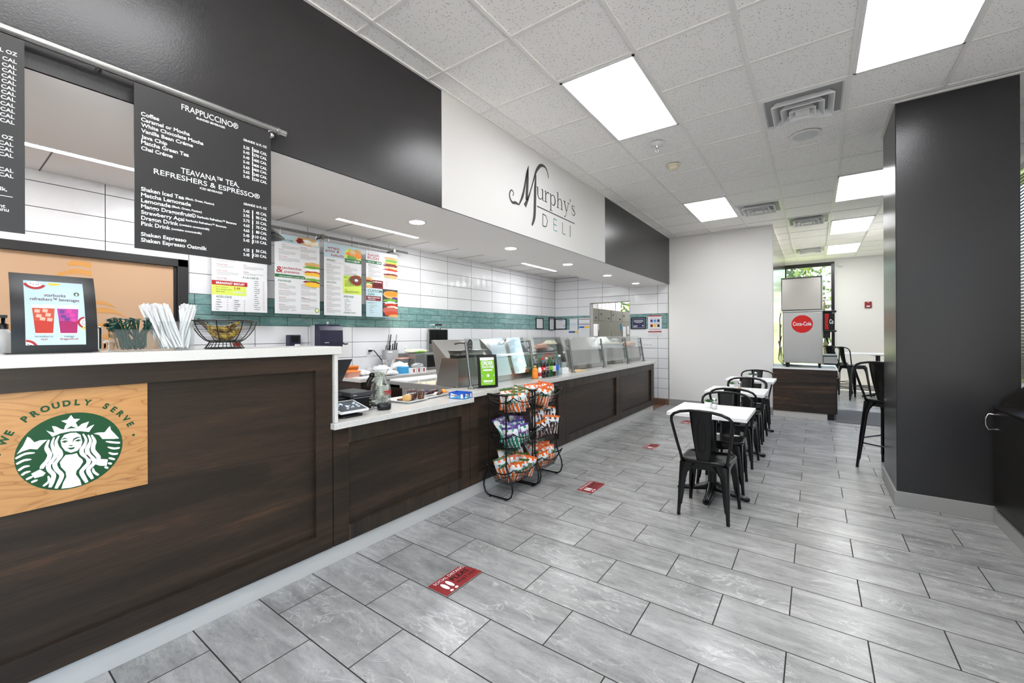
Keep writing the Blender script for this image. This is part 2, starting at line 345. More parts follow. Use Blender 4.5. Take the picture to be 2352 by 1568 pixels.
def thing(name, label, cat, loc=(0, 0, 0), group=None, rz=0):
    """Empty at a thing's base; parts are built in world coordinates (or local ones when rz or loc is set afterwards)"""
    o = bpy.data.objects.new(name, None); COL.objects.link(o); o.location = loc; o.rotation_euler = (0, 0, rz); o.empty_display_size = .05
    o['label'] = label; o['category'] = cat
    if group: o['group'] = group
    WORLD[o.name] = tuple(loc); return o
def single(mb, name, label, cat, group=None, bev=0, loc=None):
    """a thing that is one mesh"""
    org = Vector(loc if loc else (sum((v for v in mb.v), Vector())/len(mb.v)))
    o = _mk(mb, name, None, org, bev, None, 2); o.location = org; WORLD[o.name] = tuple(org)
    o['label'] = label; o['category'] = cat
    if group: o['group'] = group
    return o
def struct(mb, name, parent=None, bev=0):
    o = mb.build(name, parent, bev); o['kind'] = 'structure'; return o
KIDS = {}
def copy_tree(o, label=None, group=None, loc=None, rot=None, scale=None):
    def cp(a, p):
        c = a.copy(); COL.objects.link(c)
        if p: c.parent = p
        for ch in list(a.children): cp(ch, c)
        return c
    c = cp(o, None)
    if label: c['label'] = label
    if group: c['group'] = group
    if loc is not None: c.location = loc
    if rot is not None: c.rotation_euler = rot
    if scale is not None: c.scale = scale
    return c
def lerp(a, b, t): return a+(b-a)*t
def rrect(w, h, r, n=4, cx=0, cy=0):
    out = []
    for sx, sy, a0 in ((1, 1, 0), (-1, 1, PI/2), (-1, -1, PI), (1, -1, 1.5*PI)):
        for i in range(n+1):
            a = a0+PI/2*i/n; out.append((cx+sx*(w/2-r)+r*math.cos(a), cy+sy*(h/2-r)+r*math.sin(a)))
    return out
# ---------------------------------------------------------------- the room
H = 3.365; XS = -2.385; ZS = 2.44; XB = -5.04; YE = 8.8; ZA = 2.765; XR = 1.85; YF = 13.8; YN = -4.0
GX = lambda j: -2.2097+.6096*j
GY = lambda i: 1.6203+.6096*(i if i <= 5 else 5+(i-5)*1.035)
struct(MB().box(-2.47, XR+.1, YN, YF, -.06, 0, 'grey_stone_floor_tile'), 'floor')
struct(MB().box(-6.6, -2.47, YN, 13.6, -.06, -.001, 'brown_quarry_tile'), 'floor_kitchen')
c = struct(MB().box(XS, XR+.1, YN, YF, H+.008, H+.07, 'fissured_ceiling_tile'), 'ceiling')
g = MB()
for j in range(0, 7): g.box(GX(j)-.012, GX(j)+.012, YN, YF, H, H+.009, 'grid_white')
for i in range(-9, 19): g.box(XS, XR, GY(i)-.012, GY(i)+.012, H+.001, H+.009, 'grid_white')
g.box(XS, XS+.022, YN, YE, H-.001, H+.009, 'grid_white').box(XS, -.6, YE-.022, YE, H-.001, H+.009, 'grid_white').box(-.6, XR, YF-.022, YF, H-.001, H+.009, 'grid_white')
struct(g, 'ceiling_grid', c)
struct(MB().box(XB-.1, -3.3, YN, YE+.1, ZA, ZA+.06, 'soffit_paint'), 'ceiling_alcove')
g = MB().box(-4.437, -4.425, YN, YE, ZA-.004, ZA+.001, 'grid_white')
for i in range(-10, 17):
    y = .54+.61*i
    g.box(XB, -3.36, y-.004, y+.004, ZA-.002, ZA+.001, 'ink')
struct(g, 'trim_1')
# dropped header over the counter
m = MB().box(-3.36, XS, YN, YE, ZS, H+.06, 'soffit_paint')
sf = struct(m, 'wall_header')
struct(MB().box(XS-.01, XS+.002, YN, 2.381, ZS, H, 'charcoal_paint'), 'wall_header_dark_near', sf)
struct(MB().box(XS-.01, XS+.003, 2.381, 5.57, ZS, H, 'white_paint'), 'wall_header_white', sf)
struct(MB().box(XS-.01, XS+.002, 5.57, YE, ZS, H, 'charcoal_paint'), 'wall_header_dark_far', sf)
# tiled walls (white / teal band / white)
BANDS = ((0, 1.5497, 'low_white'), (1.5497, 1.8602, 'teal'), (1.8602, ZA+.02, 'white'))
m = MB()
for z0, z1, k in BANDS: m.box(XB-.12, XB, YN, YE+.12, z0, z1, k+'_wall_tile_y')
struct(m, 'wall_left')
DX0, DX1, DZ = -4.137, -3.204, 2.145
m = MB()
for z0, z1, k in BANDS:
    m.box(XB, DX0, YE, YE+.13, z0, z1, k+'_wall_tile_x'); m.box(DX1, -2.405, YE, YE+.13, z0, z1, k+'_wall_tile_x')
m.box(DX0, DX1, YE, YE+.13, DZ, ZA+.02, 'white_wall_tile_x')
struct(m, 'wall_far_tiled')
struct(MB().box(DX0, DX0+.02, YE-.004, YE+.135, 0, DZ, 'steel_satin').box(DX1-.012, DX1, YE-.004, YE+.135, 0, DZ, 'steel_satin').box(DX0, DX1, YE-.004, YE+.135, DZ-.012, DZ, 'dark_steel'), 'trim_2')
struct(MB().box(-2.407, -2.397, YE-.006, YE, 0, ZS, 'dark_steel'), 'trim_3')
struct(MB().box(-3.2, -2.4, YE-.012, YE, 0, .115, 'brown_quarry_tile'), 'baseboard_kitchen')
# white block wall beside the tiles, clad in steel on its far side
struct(MB().box(-2.405, -.6, YE, 12.6, 0, H+.06, 'warm_white_paint'), 'wall_far_white')
struct(MB().box(-2.4, -.588, YE-.012, YE, 0, .125, 'grey_base_tile').box(-.6, -.588, YE, 12.6, 0, .125, 'grey_base_tile'), 'baseboard_far', bev=.002)
m = MB()
for k in range(6): m.box(-.6, -.592, YE+.03+k*.62, YE+.03+k*.62+.612, .13, 3.33, 'mirror_steel')
struct(m, 'trim_4')
struct(MB().box(-.6, -.594, YE-.002, YE+.02, .125, H, 'white_paint'), 'trim_5')
# far room
struct(MB().box(.43, XR+.1, YF, YF+.12, 0, H+.06, 'warm_white_paint').box(-.9, .43, YF, YF+.12, 3.26, H+.06, 'warm_white_paint').box(-.9, -.655, 12.6, YF+.12, 0, H+.06, 'white_paint'), 'wall_far')
struct(MB().box(.43, XR, YF-.012, YF, 0, .13, 'grey_base_tile'), 'baseboard_far_room')
m = MB().box(-.66, .43, YF-.03, YF+.06, 3.2, 3.3, 'sign_black').box(.36, .43, YF-.04, YF+.08, 0, 3.26, 'black_metal').box(-.655, -.62, YF-.02, YF+.06, 0, 3.26, 'black_metal').box(-.66, .43, YF-.02, YF+.06, 0, .08, 'black_metal')
wn = struct(m, 'window_2')
struct(MB().box(-.62, .36, YF+.01, YF+.016, .08, 3.2, 'window_glass'), 'window_pane', wn)
# free-standing dark pillar
PX0, PX1, PY0, PY1 = .555, 1.247, 4.74, 5.5
struct(MB().box(PX0, PX1, PY0, PY1, 0, H+.01, 'charcoal_paint'), 'wall_pillar', bev=.006)
struct(MB().box(PX0-.014, PX1+.014, PY0-.014, PY1+.014, 0, .118, 'grey_base_tile'), 'baseboard_pillar', bev=.003)
struct(MB().box(PX0-.022, PX1+.02, PY0-.022, PY1+.022, H-.012, H+.002, 'grid_white'), 'trim_6')
# right wall with blinds and two added unseen windows, wall behind the camera
WY0, WY1, WZ0, WZ1 = 5.75, 8.4, .9, 3.2
struct(MB().box(XR, XR+.12, .6, WY0, 0, H+.06, 'warm_white_paint').box(XR, XR+.12, YN, .6, 0, .3, 'warm_white_paint').box(XR, XR+.12, YN, .6, 3.1, H+.06, 'warm_white_paint').box(XR, XR+.12, WY1, 9.2, 0, H+.06, 'warm_white_paint').box(XR, XR+.12, 11.0, YF+.12, 0, H+.06, 'warm_white_paint').box(XR, XR+.12, 9.2, 11.0, 0, .3, 'warm_white_paint').box(XR, XR+.12, 9.2, 11.0, 3.1, H+.06, 'warm_white_paint').box(XR, XR+.12, WY0, WY1, 0, WZ0, 'warm_white_paint').box(XR, XR+.12, WY0, WY1, WZ1, H+.06, 'warm_white_paint'), 'wall_right')
wn = struct(MB().box(XR-.03, XR+.1, WY0, WY0+.05, WZ0, WZ1, 'black_metal').box(XR-.03, XR+.1, WY1-.05, WY1, WZ0, WZ1, 'black_metal').box(XR-.03, XR+.1, WY0, WY1, WZ1-.06, WZ1, 'black_metal').box(XR-.03, XR+.1, WY0, WY1, WZ0, WZ0+.05, 'black_metal'), 'window_3')
struct(MB().box(XR+.05, XR+.056, WY0+.05, WY1-.05, WZ0+.05, WZ1-.06, 'window_glass'), 'window_pane', wn)
b = thing('window_blind', 'dark slatted blind lowered over the window just right of the charcoal pillar', 'blind', (XR-.08, 7.07, WZ1))
MB().box(XR-.12, XR-.05, WY0, WY1, WZ1-.09, WZ1-.03, 'brushed_steel_flat').build('head_rail', b)
m = MB()
for k in range(62):
    z = WZ0+.07+k*.0345
    m.add([(XR-.1, WY0+.03, z-.0155), (XR-.1, WY1-.03, z-.0155), (XR-.085, WY1-.03, z+.0165), (XR-.085, WY0+.03, z+.0165)], [(0, 1, 2, 3)], 'blind_slat')
m.build('slat', b)
struct(MB().box(XB, XR+.12, YN-.12, YN, 0, H+.06, 'warm_white_paint'), 'wall_back')
m = MB()
for y in (YN+.03, -2.5, -1.0, .57): m.box(XR+.02, XR+.1, y-.03, y+.03, .3, 3.1, 'black_metal')
wn = struct(m.box(XR+.02, XR+.1, YN, .6, .3, .35, 'black_metal').box(XR+.02, XR+.1, YN, .6, 3.05, 3.1, 'black_metal'), 'window_added_near')  # unseen window, added so daylight lifts the near ceiling
struct(MB().box(XR+.06, XR+.066, YN, .6, .35, 3.05, 'window_glass'), 'window_pane', wn)
m = MB()
for y in (9.23, 10.1, 10.97): m.box(XR+.02, XR+.1, y-.03, y+.03, .3, 3.1, 'black_metal')
wn = struct(m.box(XR+.02, XR+.1, 9.2, 11.0, .3, .35, 'black_metal').box(XR+.02, XR+.1, 9.2, 11.0, 3.05, 3.1, 'black_metal'), 'window_added_far')  # another unseen window, added to brighten the far ceiling
struct(MB().box(XR+.06, XR+.066, 9.2, 11.0, .35, 3.05, 'window_glass'), 'window_pane', wn)
# tinted interior window on the tiled wall, upper left
X = XB+.002
fy0, fy1, fz0, fz1 = -2.2, 1.512, .9, 2.18
m = MB()
for a in ((fy1-.085, fy1, fz0, fz1), (fy0, fy0+.085, fz0, fz1), (fy0, fy1, fz1-.075, fz1), (fy0, fy1, fz0, fz0+.08)): m.box(X, X+.05, a[0], a[1], a[2], a[3], 'sign_black')
m.box(X+.012, X+.03, fy1-.11, fy1-.085, fz0+.08, fz1-.075, 'black')
w1 = struct(m, 'window_1', bev=.004)
m = MB().box(X, X+.014, fy0+.08, fy1-.08, fz0+.07, fz1-.07, 'film_tan')
struct(m, 'window_pane', w1)
m = MB(faceX(X+.0155))
def yzp(px, py, X=XB+.02):
    d = _F+_R2*((px-1176)/968.3)+_U2*((768.4-py)/968.3); t = X/d.x
    return (t*d.y, EYE+t*d.z)
for t, px, py, cap in (('p', 238, 775, .15), ('r', 255, 775, .15), ('e', 270, 776, .15), ('o', 12, 782, .15)):
    y, z = yzp(px, py); m.text(t, y, z, 0, 'film_gold', cap=cap*1.25, align='c', off=.02, mirror=True)
for t, px, py in (('A', 268, 795), ('m', 252, 795), ('e', 236, 795)):
    y, z = yzp(px, py); m.text(t, y, z-.02, 0, 'film_gold', cap=.075, align='c', off=.015, mirror=True)
def zp(px, py): return yzp(px/4.9, 540+py/4.9)
for k in range(3):     # banded tower
    b0 = 300+k*92
    m.poly([zp(*q) for q in ((762, b0), (820, b0-14), (900, b0-12), (1025, b0+12), (1030, b0+70), (900, b0+42), (760, b0+46))], 0, 'film_gold')
m.poly([zp(*q) for q in ((632, 450), (650, 425), (745, 395), (750, 440), (640, 470))], .0002, 'film_gold')
for q in (((1040, 560), (1045, 640), (1075, 720), (1060, 600)), ((1060, 740), (1150, 738), (1250, 775), (1315, 822), (1200, 785), (1065, 770)), ((1060, 825), (1180, 812), (1290, 840), (1440, 930), (1300, 880), (1150, 870), (1060, 885))):
    m.poly([zp(*p) for p in q], 0, 'film_gold')
struct(m, 'window_print', w1)
# kitchen behind the doorway
struct(MB().box(-6.6, -6.5, YE+.13, 13.6, 0, 3.0, 'white_paint').box(-6.6, -5.4, 13.5, 13.6, 0, 3.0, 'white_paint').box(-5.3, -4.72, 13.5, 13.6, 0, 1.2, 'white_paint').box(-4.72, -2.4, 13.5, 13.6, 0, 3.0, 'white_paint').box(-6.5, XB, YE, YE+.13, 0, 3.0, 'white_paint').box(-2.52, -2.405, 12.6, 13.6, 0, 3, 'white_paint'), 'wall_kitchen')
struct(MB().box(-6.6, -2.4, YE+.13, 13.6, 3.0, 3.05, 'white_paint'), 'ceiling_kitchen')
wn = struct(MB().box(-5.4, -5.3, 13.44, 13.58, 0, 3.0, 'grid_white').box(-5.3, -5.26, 13.46, 13.58, 1.2, 3.0, 'white_plastic').box(-4.76, -4.72, 13.46, 13.58, 1.2, 3.0, 'white_plastic').box(-5.3, -4.72, 13.46, 13.58, 1.2, 1.25, 'white_plastic'), 'window_4')
struct(MB().box(-5.27, -4.75, 13.54, 13.545, 1.25, 3.0, 'window_glass'), 'window_pane', wn)
m = MB()
for k in range(5): m.box(-6.0+k*.13, -5.9+k*.13, 13.44, 13.5, 2.0, 3.0, 'white_plastic')
struct(m, 'trim_7')
struct(MB().box(XB, XS, YE-.01, YE, ZA-.005, ZA, 'ink'), 'trim_8')
# outdoors
struct(MB().box(-30, 40, 13.95, 60, -.5, -.3, 'lawn'), 'ground_lawn')
struct(MB().box(XR+.13, 40, -40, 13.9, -.3, -.1, 'pavement').box(-30, XR+.13, -40, YN-.13, -.3, -.1, 'pavement'), 'ground_bounce_pavement')  # unseen bright paving, added to bounce sunlight up through the added windows
def tree(name, label, x, y, h, r, lm, seed, n=1700, group=None):
    rr = random.Random(seed); t = thing(name, label, 'tree', (x, y, -.3), group)
    m = MB().tube([(x, y, -.3), (x+.1, y, h*.4), (x-.05, y+.1, h*.75)], [.16, .12, .05], 'bark', 8)
    for k in range(5):
        a = rr.uniform(0, 6.3); m.tube([(x, y, h*(.3+.08*k)), (x+r*.5*math.cos(a), y+r*.5*math.sin(a), h*(.5+.08*k))], [.06, .02], 'bark', 6)
    m.build('trunk', t)
    m = MB()
    for k in range(n):
        u = rr.uniform(-1, 1); a = rr.uniform(0, 2*PI); q = rr.uniform(.35, 1)**.6; s = math.sqrt(1-u*u)*q
        lump = 1+.22*math.sin(3*a+seed)+.15*math.sin(5*u+seed)
        c = Vector((x+r*lump*s*math.cos(a), y+r*lump*s*math.sin(a), h*.58+h*.46*u*q))
        d1 = Vector((rr.gauss(0, 1), rr.gauss(0, 1), rr.gauss(0, 1))).normalized(); d2 = d1.orthogonal().normalized(); z = rr.uniform(.09, .2)
        m.add([c-d1*z, c+d2*z*.5, c+d1*z, c-d2*z*.5], [(0, 1, 2, 3)], lm if rr.random() < .7 else 'leaf_dark')
    m.build('crown', t)
tree('leafy_tree', 'sunlit leafy tree outside the far window, behind the steel ice bin', -1.7, 18.4, 6.4, 1.9, 'leaf_sunny', 3)
tree('leafy_tree', 'darker tree outside the far window, behind the white slatted screen', 2.6, 21, 6.6, 2.1, 'leaf_dark', 5)
tree('leafy_tree', 'sunlit tree seen through the small kitchen window beyond the doorway', -7.4, 18, 6.0, 1.9, 'leaf_sunny', 8, 1300)
tree('leafy_tree', 'low tree outside far window, partly hidden by the drink dispenser', .4, 27, 5.5, 2.6, 'leaf_sunny', 9, 1300)
t = thing('slatted_screen', 'white slatted screen outside the far window, right of the ice bin', 'screen', (.75, 15.6, -.3))
m = MB()
for k in range(9): m.box(.27, 1.4, 15.55, 15.6, 1.35+k*.235, 1.46+k*.235, 'white_plastic')
m.build('slat', t)
MB().box(1.34, 1.4, 15.6, 15.66, -.3, 3.5, 'white_plastic').build('post', t); MB().box(.55, .61, 15.6, 15.66, -.3, 3.5, 'white_plastic').build('post', t)

# ---------------------------------------------------------------- ceiling fittings
def led(j, i0, i1, label):
    x0, x1, y0, y1 = GX(j)+.014, GX(j+1)-.014, GY(i0)+.014, GY(i1)-.014
    t = thing('ceiling_light', label, 'ceiling light', ((x0+x1)/2, (y0+y1)/2, H), 'recessed rectangular light panels')
    m = MB()
    for a in ((x0, x0+.016, y0, y1), (x1-.016, x1, y0, y1), (x0, x1, y0, y0+.016), (x0, x1, y1-.016, y1)): m.box(a[0], a[1], a[2], a[3], H-.004, H+.006, 'white_plastic')
    m.build('frame', t)
    MB().add([(x0+.016, y0+.016, H-.001), (x0+.016, y1-.016, H-.001), (x1-.016, y1-.016, H-.001), (x1-.016, y0+.016, H-.001)], [(0, 1, 2, 3)], 'led').build('diffuser', t)
led(1, 2, 4, 'big rectangular light panel nearest the white lettered header')
led(4, 2, 4, 'very large light panel cut off by the top edge of the frame')
led(1, 8, 10, 'lone light panel above the far end of the dark header')
led(4, 8, 10, 'light panel partly hidden by the top of the charcoal pillar')
led(4, 12, 14, 'middle light panel of the row left of the charcoal pillar')
led(4, 16, 18, 'farthest, smallest light panel, just before the far white wall')
for j in (1, 4):  # unseen panels added along the ceiling grid behind the camera
    for i in (-2, -6): led(j, i-1, i+1, 'unseen added light panel in the ceiling behind the viewpoint')
def vent(j, i, label):
    x0, x1, y0, y1 = GX(j)+.013, GX(j+1)-.013, GY(i)+.013, GY(i+1)-.013; cx, cy = (x0+x1)/2, (y0+y1)/2; hx, hy = (x1-x0)/2, (y1-y0)/2
    t = thing('ceiling_vent', label, 'air vent', (cx, cy, H), 'square louvred air diffusers in the ceiling')
    sq = lambda f, z: [(cx-hx*f, cy-hy*f, z), (cx+hx*f, cy-hy*f, z), (cx+hx*f, cy+hy*f, z), (cx-hx*f, cy+hy*f, z)]
    MB().loft([sq(1, H+.003), sq(1, H-.004), sq(.93, H-.004), sq(.84, H+.055)], 'white_plastic', True, False, False).build('frame', t)
    MB().add(sq(.9, H+.0075), [(0, 1, 2, 3)], 'grey').build('backing', t)
    for f, z in ((.74, .002), (.52, -.008), (.32, -.018)):
        MB().loft([sq(f, H-.045+z), sq(f-.02, H-.047+z), sq(f-.14, H+.004+z), sq(f-.12, H+.006+z), sq(f, H-.045+z)], 'white_plastic', True, False, False).build('louver', t)
    MB().loft([sq(.17, H-.052), sq(.12, H-.02)], 'white_plastic', True, True, False).build('centre_plate', t)
vent(3, 4, 'largest square air vent, beside the round ceiling speaker')
vent(2, 9, 'square air vent right of the lone light panel')
vent(3, 11, 'square air vent left of the middle light panel by the pillar')
vent(3, 16, 'farthest, smallest square air vent, above the far window')
t = thing('sprinkler_head', 'chrome sprinkler head with a white round plate, near the big light panel', 'sprinkler', (-1.29, 4.334, H))
MB().lathe([(.075, 0), (.072, -.008), (.045, -.012), (.04, -.02), (.0, -.02)], 'white_plastic', (-1.29, 4.334, H)).build('cover_plate', t)
MB().lathe([(.018, -.018), (.018, -.05), (.01, -.055)], 'chrome', (-1.29, 4.334, H)).tube([(-1.302, 4.334, H-.05), (-1.305, 4.334, H-.075), (-1.29, 4.334, H-.09), (-1.275, 4.334, H-.075), (-1.278, 4.334, H-.05)], .003, 'chrome', 6).lathe([(.016, -.09), (.016, -.094)], 'chrome', (-1.29, 4.334, H), 12).build('nozzle', t)
t = thing('smoke_detector', 'round white smoke detector beyond the sprinkler head', 'smoke detector', (-1.305, 4.99, H))
MB().lathe([(.075, 0), (.075, -.012), (.06, -.02)], 'cream', (-1.305, 4.99, H)).build('base', t)
MB().lathe([(.055, -.016), (.055, -.03), (.045, -.046), (.02, -.052), (.0, -.052)], 'cream', (-1.305, 4.99, H)).build('body', t)
MB().lathe([(.051, -.026), (.053, -.033), (.049, -.037)], 'ink', (-1.305, 4.99, H)).build('sensor_slot', t)
t = thing('ceiling_speaker', 'flat round ceiling speaker beside the largest air vent', 'speaker', (-.067, 5.0, H))
MB().lathe([(.13, 0), (.13, -.004), (.122, -.007)], 'grid_white', (-.067, 5.0, H), 32).build('rim', t)
MB().lathe([(.121, -.003), (.1, -.008), (.0, -.009)], 'light_grey', (-.067, 5.0, H), 32).build('grille', t)
for k, (y, lb) in enumerate(((2.55, 'nearest of the five round downlights under the header'), (3.97, 'second round downlight from the viewer, left of the deli lettering'), (5.36, 'middle round downlight of the five, under the deli lettering'), (6.78, 'fourth round downlight, under the far dark part of the header'), (8.18, 'farthest of the five round downlights, by the corner of the white wall'))):
    x = -2.86; t = thing('downlight', lb, 'downlight', (x, y, ZS), 'round downlights under the header')
    MB().lathe([(.085, .0), (.085, -.004), (.066, -.006)], 'white_plastic', (x, y, ZS), 24).build('trim_ring', t)
    MB().add([(x+.066*math.cos(2*PI*q/24), y-.066*math.sin(2*PI*q/24), ZS-.0066) for q in range(24)], [tuple(range(24))], 'led_down').build('lens', t)
for y0, y1, lb in ((-1.05, .75, 'thin linear light between the two black hanging menus'), (2.07, 2.97, 'thin linear light above the white menu boards'), (4.9, 5.82, 'thin linear light farthest along, before the corner of tiled walls')):
    x = -3.325; t = thing('linear_light', lb, 'linear light', (x, (y0+y1)/2, ZS), 'thin linear lights along the header')
    MB().box(x-.032, x+.032, y0-.01, y1+.01, ZS-.003, ZS+.002, 'white_plastic').build('housing', t)
    MB().add([(x-.024, y0, ZS-.0036), (x-.024, y1, ZS-.0036), (x+.024, y1, ZS-.0036), (x+.024, y0, ZS-.0036)], [(0, 1, 2, 3)], 'led_linear').build('diffuser', t)
x = -4.3  # out-of-sight panels added to brighten the alcove wall and soffit
for yy in (-2.2, -.3, 1.4, 4.2, 7.0):
    t = thing('fill_light', 'added fill light panel in the alcove ceiling hidden behind the header', 'ceiling light', (x, yy, ZA), 'added hidden alcove fill lights')
    MB().add([(x-.1, yy-.3, ZA-.004), (x-.1, yy+.3, ZA-.004), (x+.5, yy+.3, ZA-.004), (x+.5, yy-.3, ZA-.004)], [(0, 1, 2, 3)], 'led_fill').build('diffuser', t)
t = thing('fill_light', 'added fill light panel in the ceiling of the kitchen behind the doorway', 'ceiling light', (-3.4, 10.5, 3.0))  # unseen panel added to light the kitchen
MB().add([(-3.7, 10, 2.995), (-3.7, 11, 2.995), (-3.1, 11, 2.995), (-3.1, 10, 2.995)], [(0, 1, 2, 3)], 'led_fill').build('diffuser', t)
t = thing('fill_light', 'second added fill light panel in the ceiling of the kitchen behind the doorway', 'ceiling light', (-4.9, 12.9, 3.0))  # further unseen panel, added to lift the wall above the units
MB().add([(-5.4, 12.2, 2.995), (-5.4, 13.2, 2.995), (-4.2, 13.2, 2.995), (-4.2, 12.2, 2.995)], [(0, 1, 2, 3)], 'led_fill').build('diffuser', t)
HANG=[
('FRAPPUCCINO®', 0.68, 2.46, 0.231, 0.029),
('BLENDED BEVERAGES', 0.737, 2.441, 0.116, 0.01),
('Coffee', 0.539, 2.3745, 0.061, 0.018),
('Caramel or Mocha', 0.539, 2.3515, 0.172, 0.017),
('White Chocolate Mocha', 0.539, 2.328, 0.225, 0.017),
('Vanilla Bean Créme', 0.539, 2.3035, 0.184, 0.017),
('Java Chip', 0.539, 2.278, 0.089, 0.017),
('Matcha Green Tea', 0.539, 2.254, 0.168, 0.018),
('Chai Créme', 0.539, 2.229, 0.108, 0.017),
('GRANDE 16 FL OZ', 0.934, 2.4135, 0.111, 0.012),
('TEAVANA™ TEA,', 0.677, 2.1725, 0.237, 0.027),
('REFRESHERS & ESPRESSO®', 0.581, 2.14, 0.429, 0.025),
('ICED BEVERAGES', 0.749, 2.12, 0.092, 0.01),
('Shaken Iced Tea', 0.538, 2.0545, 0.15, 0.018),
('(Black, Green, Passion)', 0.693, 2.058, 0.113, 0.01),
('Matcha Lemonade', 0.538, 2.03, 0.176, 0.018),
('Lemonade', 0.538, 2.006, 0.101, 0.018),
('(Black, Green, Passion)', 0.643, 2.009, 0.113, 0.01),
('Mango Dragonfruit®', 0.538, 1.9815, 0.195, 0.018),
('Starbucks Refreshers™ Beverage', 0.737, 1.9845, 0.164, 0.011),
('Strawberry Açai', 0.538, 1.9565, 0.151, 0.017),
('Starbucks Refreshers™ Beverage', 0.694, 1.9595, 0.163, 0.01),
('Dragon Drink', 0.538, 1.932, 0.129, 0.018),
('(contains coconutmilk)', 0.671, 1.9345, 0.115, 0.01),
('Pink Drink', 0.538, 1.9075, 0.1, 0.018),
('(contains coconutmilk)', 0.642, 1.9095, 0.113, 0.01),
('Shaken Espresso', 0.537, 1.863, 0.159, 0.017),
('Shaken Espresso Oatmilk', 0.537, 1.838, 0.239, 0.018),
('GRANDE 16 FL OZ', 0.934, 2.0925, 0.11, 0.012),
('5.35', 0.934, 2.3755, 0.028, 0.015),
('300 CAL', 0.981, 2.375, 0.065, 0.015),
('|', 0.974, 2.38, 0.005, 0.017),
('5.45', 0.933, 2.3515, 0.029, 0.014),
('370 CAL', 0.981, 2.351, 0.064, 0.015),
('|', 0.974, 2.355, 0.005, 0.018),
('5.45', 0.933, 2.3265, 0.029, 0.014),
('400 CAL', 0.981, 2.3255, 0.064, 0.015),
('|', 0.974, 2.33, 0.005, 0.017),
('5.45', 0.933, 2.302, 0.029, 0.014),
('400 CAL', 0.98, 2.2995, 0.065, 0.015),
('|', 0.974, 2.305, 0.005, 0.018),
('5.65', 0.933, 2.2765, 0.029, 0.015),
('400 CAL', 0.98, 2.2775, 0.065, 0.014),
('|', 0.974, 2.2795, 0.005, 0.017),
('5.65', 0.933, 2.253, 0.029, 0.015),
('240 CAL', 0.98, 2.2525, 0.065, 0.015),
('|', 0.974, 2.256, 0.005, 0.018),
('5.45', 0.933, 2.229, 0.029, 0.015),
('230 CAL', 0.98, 2.2275, 0.065, 0.015),
('|', 0.974, 2.2315, 0.004, 0.017),
('3.45', 0.932, 2.056, 0.029, 0.015),
('45 CAL', 0.991, 2.059, 0.053, 0.015),
('|', 0.973, 2.057, 0.005, 0.018),
('3.95', 0.932, 2.033, 0.029, 0.015),
('90 CAL', 0.991, 2.0345, 0.053, 0.015),
('|', 0.973, 2.0335, 0.005, 0.017),
('3.75', 0.932, 2.008, 0.029, 0.015),
('35 CAL', 0.991, 2.0095, 0.053, 0.015),
('|', 0.973, 2.0075, 0.005, 0.018),
('4.65', 0.932, 1.9835, 0.029, 0.015),
('70 CAL', 0.991, 1.985, 0.053, 0.015),
('|', 0.973, 1.9835, 0.004, 0.017),
('4.65', 0.932, 1.9585, 0.028, 0.015),
('80 CAL', 0.991, 1.96, 0.053, 0.015),
('|', 0.973, 1.958, 0.004, 0.017),
('5.45', 0.932, 1.9335, 0.028, 0.015),
('110 CAL', 0.979, 1.9345, 0.065, 0.015),
('|', 0.972, 1.9325, 0.005, 0.018),
('5.45', 0.932, 1.909, 0.028, 0.015),
('110 CAL', 0.979, 1.9105, 0.065, 0.015),
('|', 0.972, 1.908, 0.005, 0.017),
('4.25', 0.932, 1.861, 0.028, 0.015),
('50 CAL', 0.99, 1.864, 0.053, 0.015),
('|', 0.972, 1.8595, 0.005, 0.018),
('5.45', 0.932, 1.837, 0.028, 0.015),
('120 CAL', 0.979, 1.8405, 0.064, 0.014),
('|', 0.972, 1.8355, 0.005, 0.017)
]
HANGL= [('6 FL OZ', 0.197, 2.44), ('90 CAL', 0.196, 2.413), ('20 CAL', 0.195, 2.391), ('20 CAL', 0.195, 2.372), ('20 CAL', 0.194, 2.352), ('60 CAL', 0.194, 2.333), ('60 CAL', 0.193, 2.313), ('30 CAL', 0.193, 2.294), ('15 CAL', 0.192, 2.275), ('5 CAL', 0.191, 2.253), ('5 CAL', 0.191, 2.233), ('5 CAL', 0.19, 2.213), ('0 CAL', 0.19, 2.193), ('FL OZ', 0.187, 2.136), ('0 CAL', 0.187, 2.113), ('0 CAL', 0.187, 2.093), ('0 CAL', 0.187, 2.073), ('0 CAL', 0.187, 2.02), ('0 CAL', 0.187, 2.001), ('milk,', 0.172, 1.951), ('ent', 0.168, 1.891), ('menu', 0.176, 1.879)]
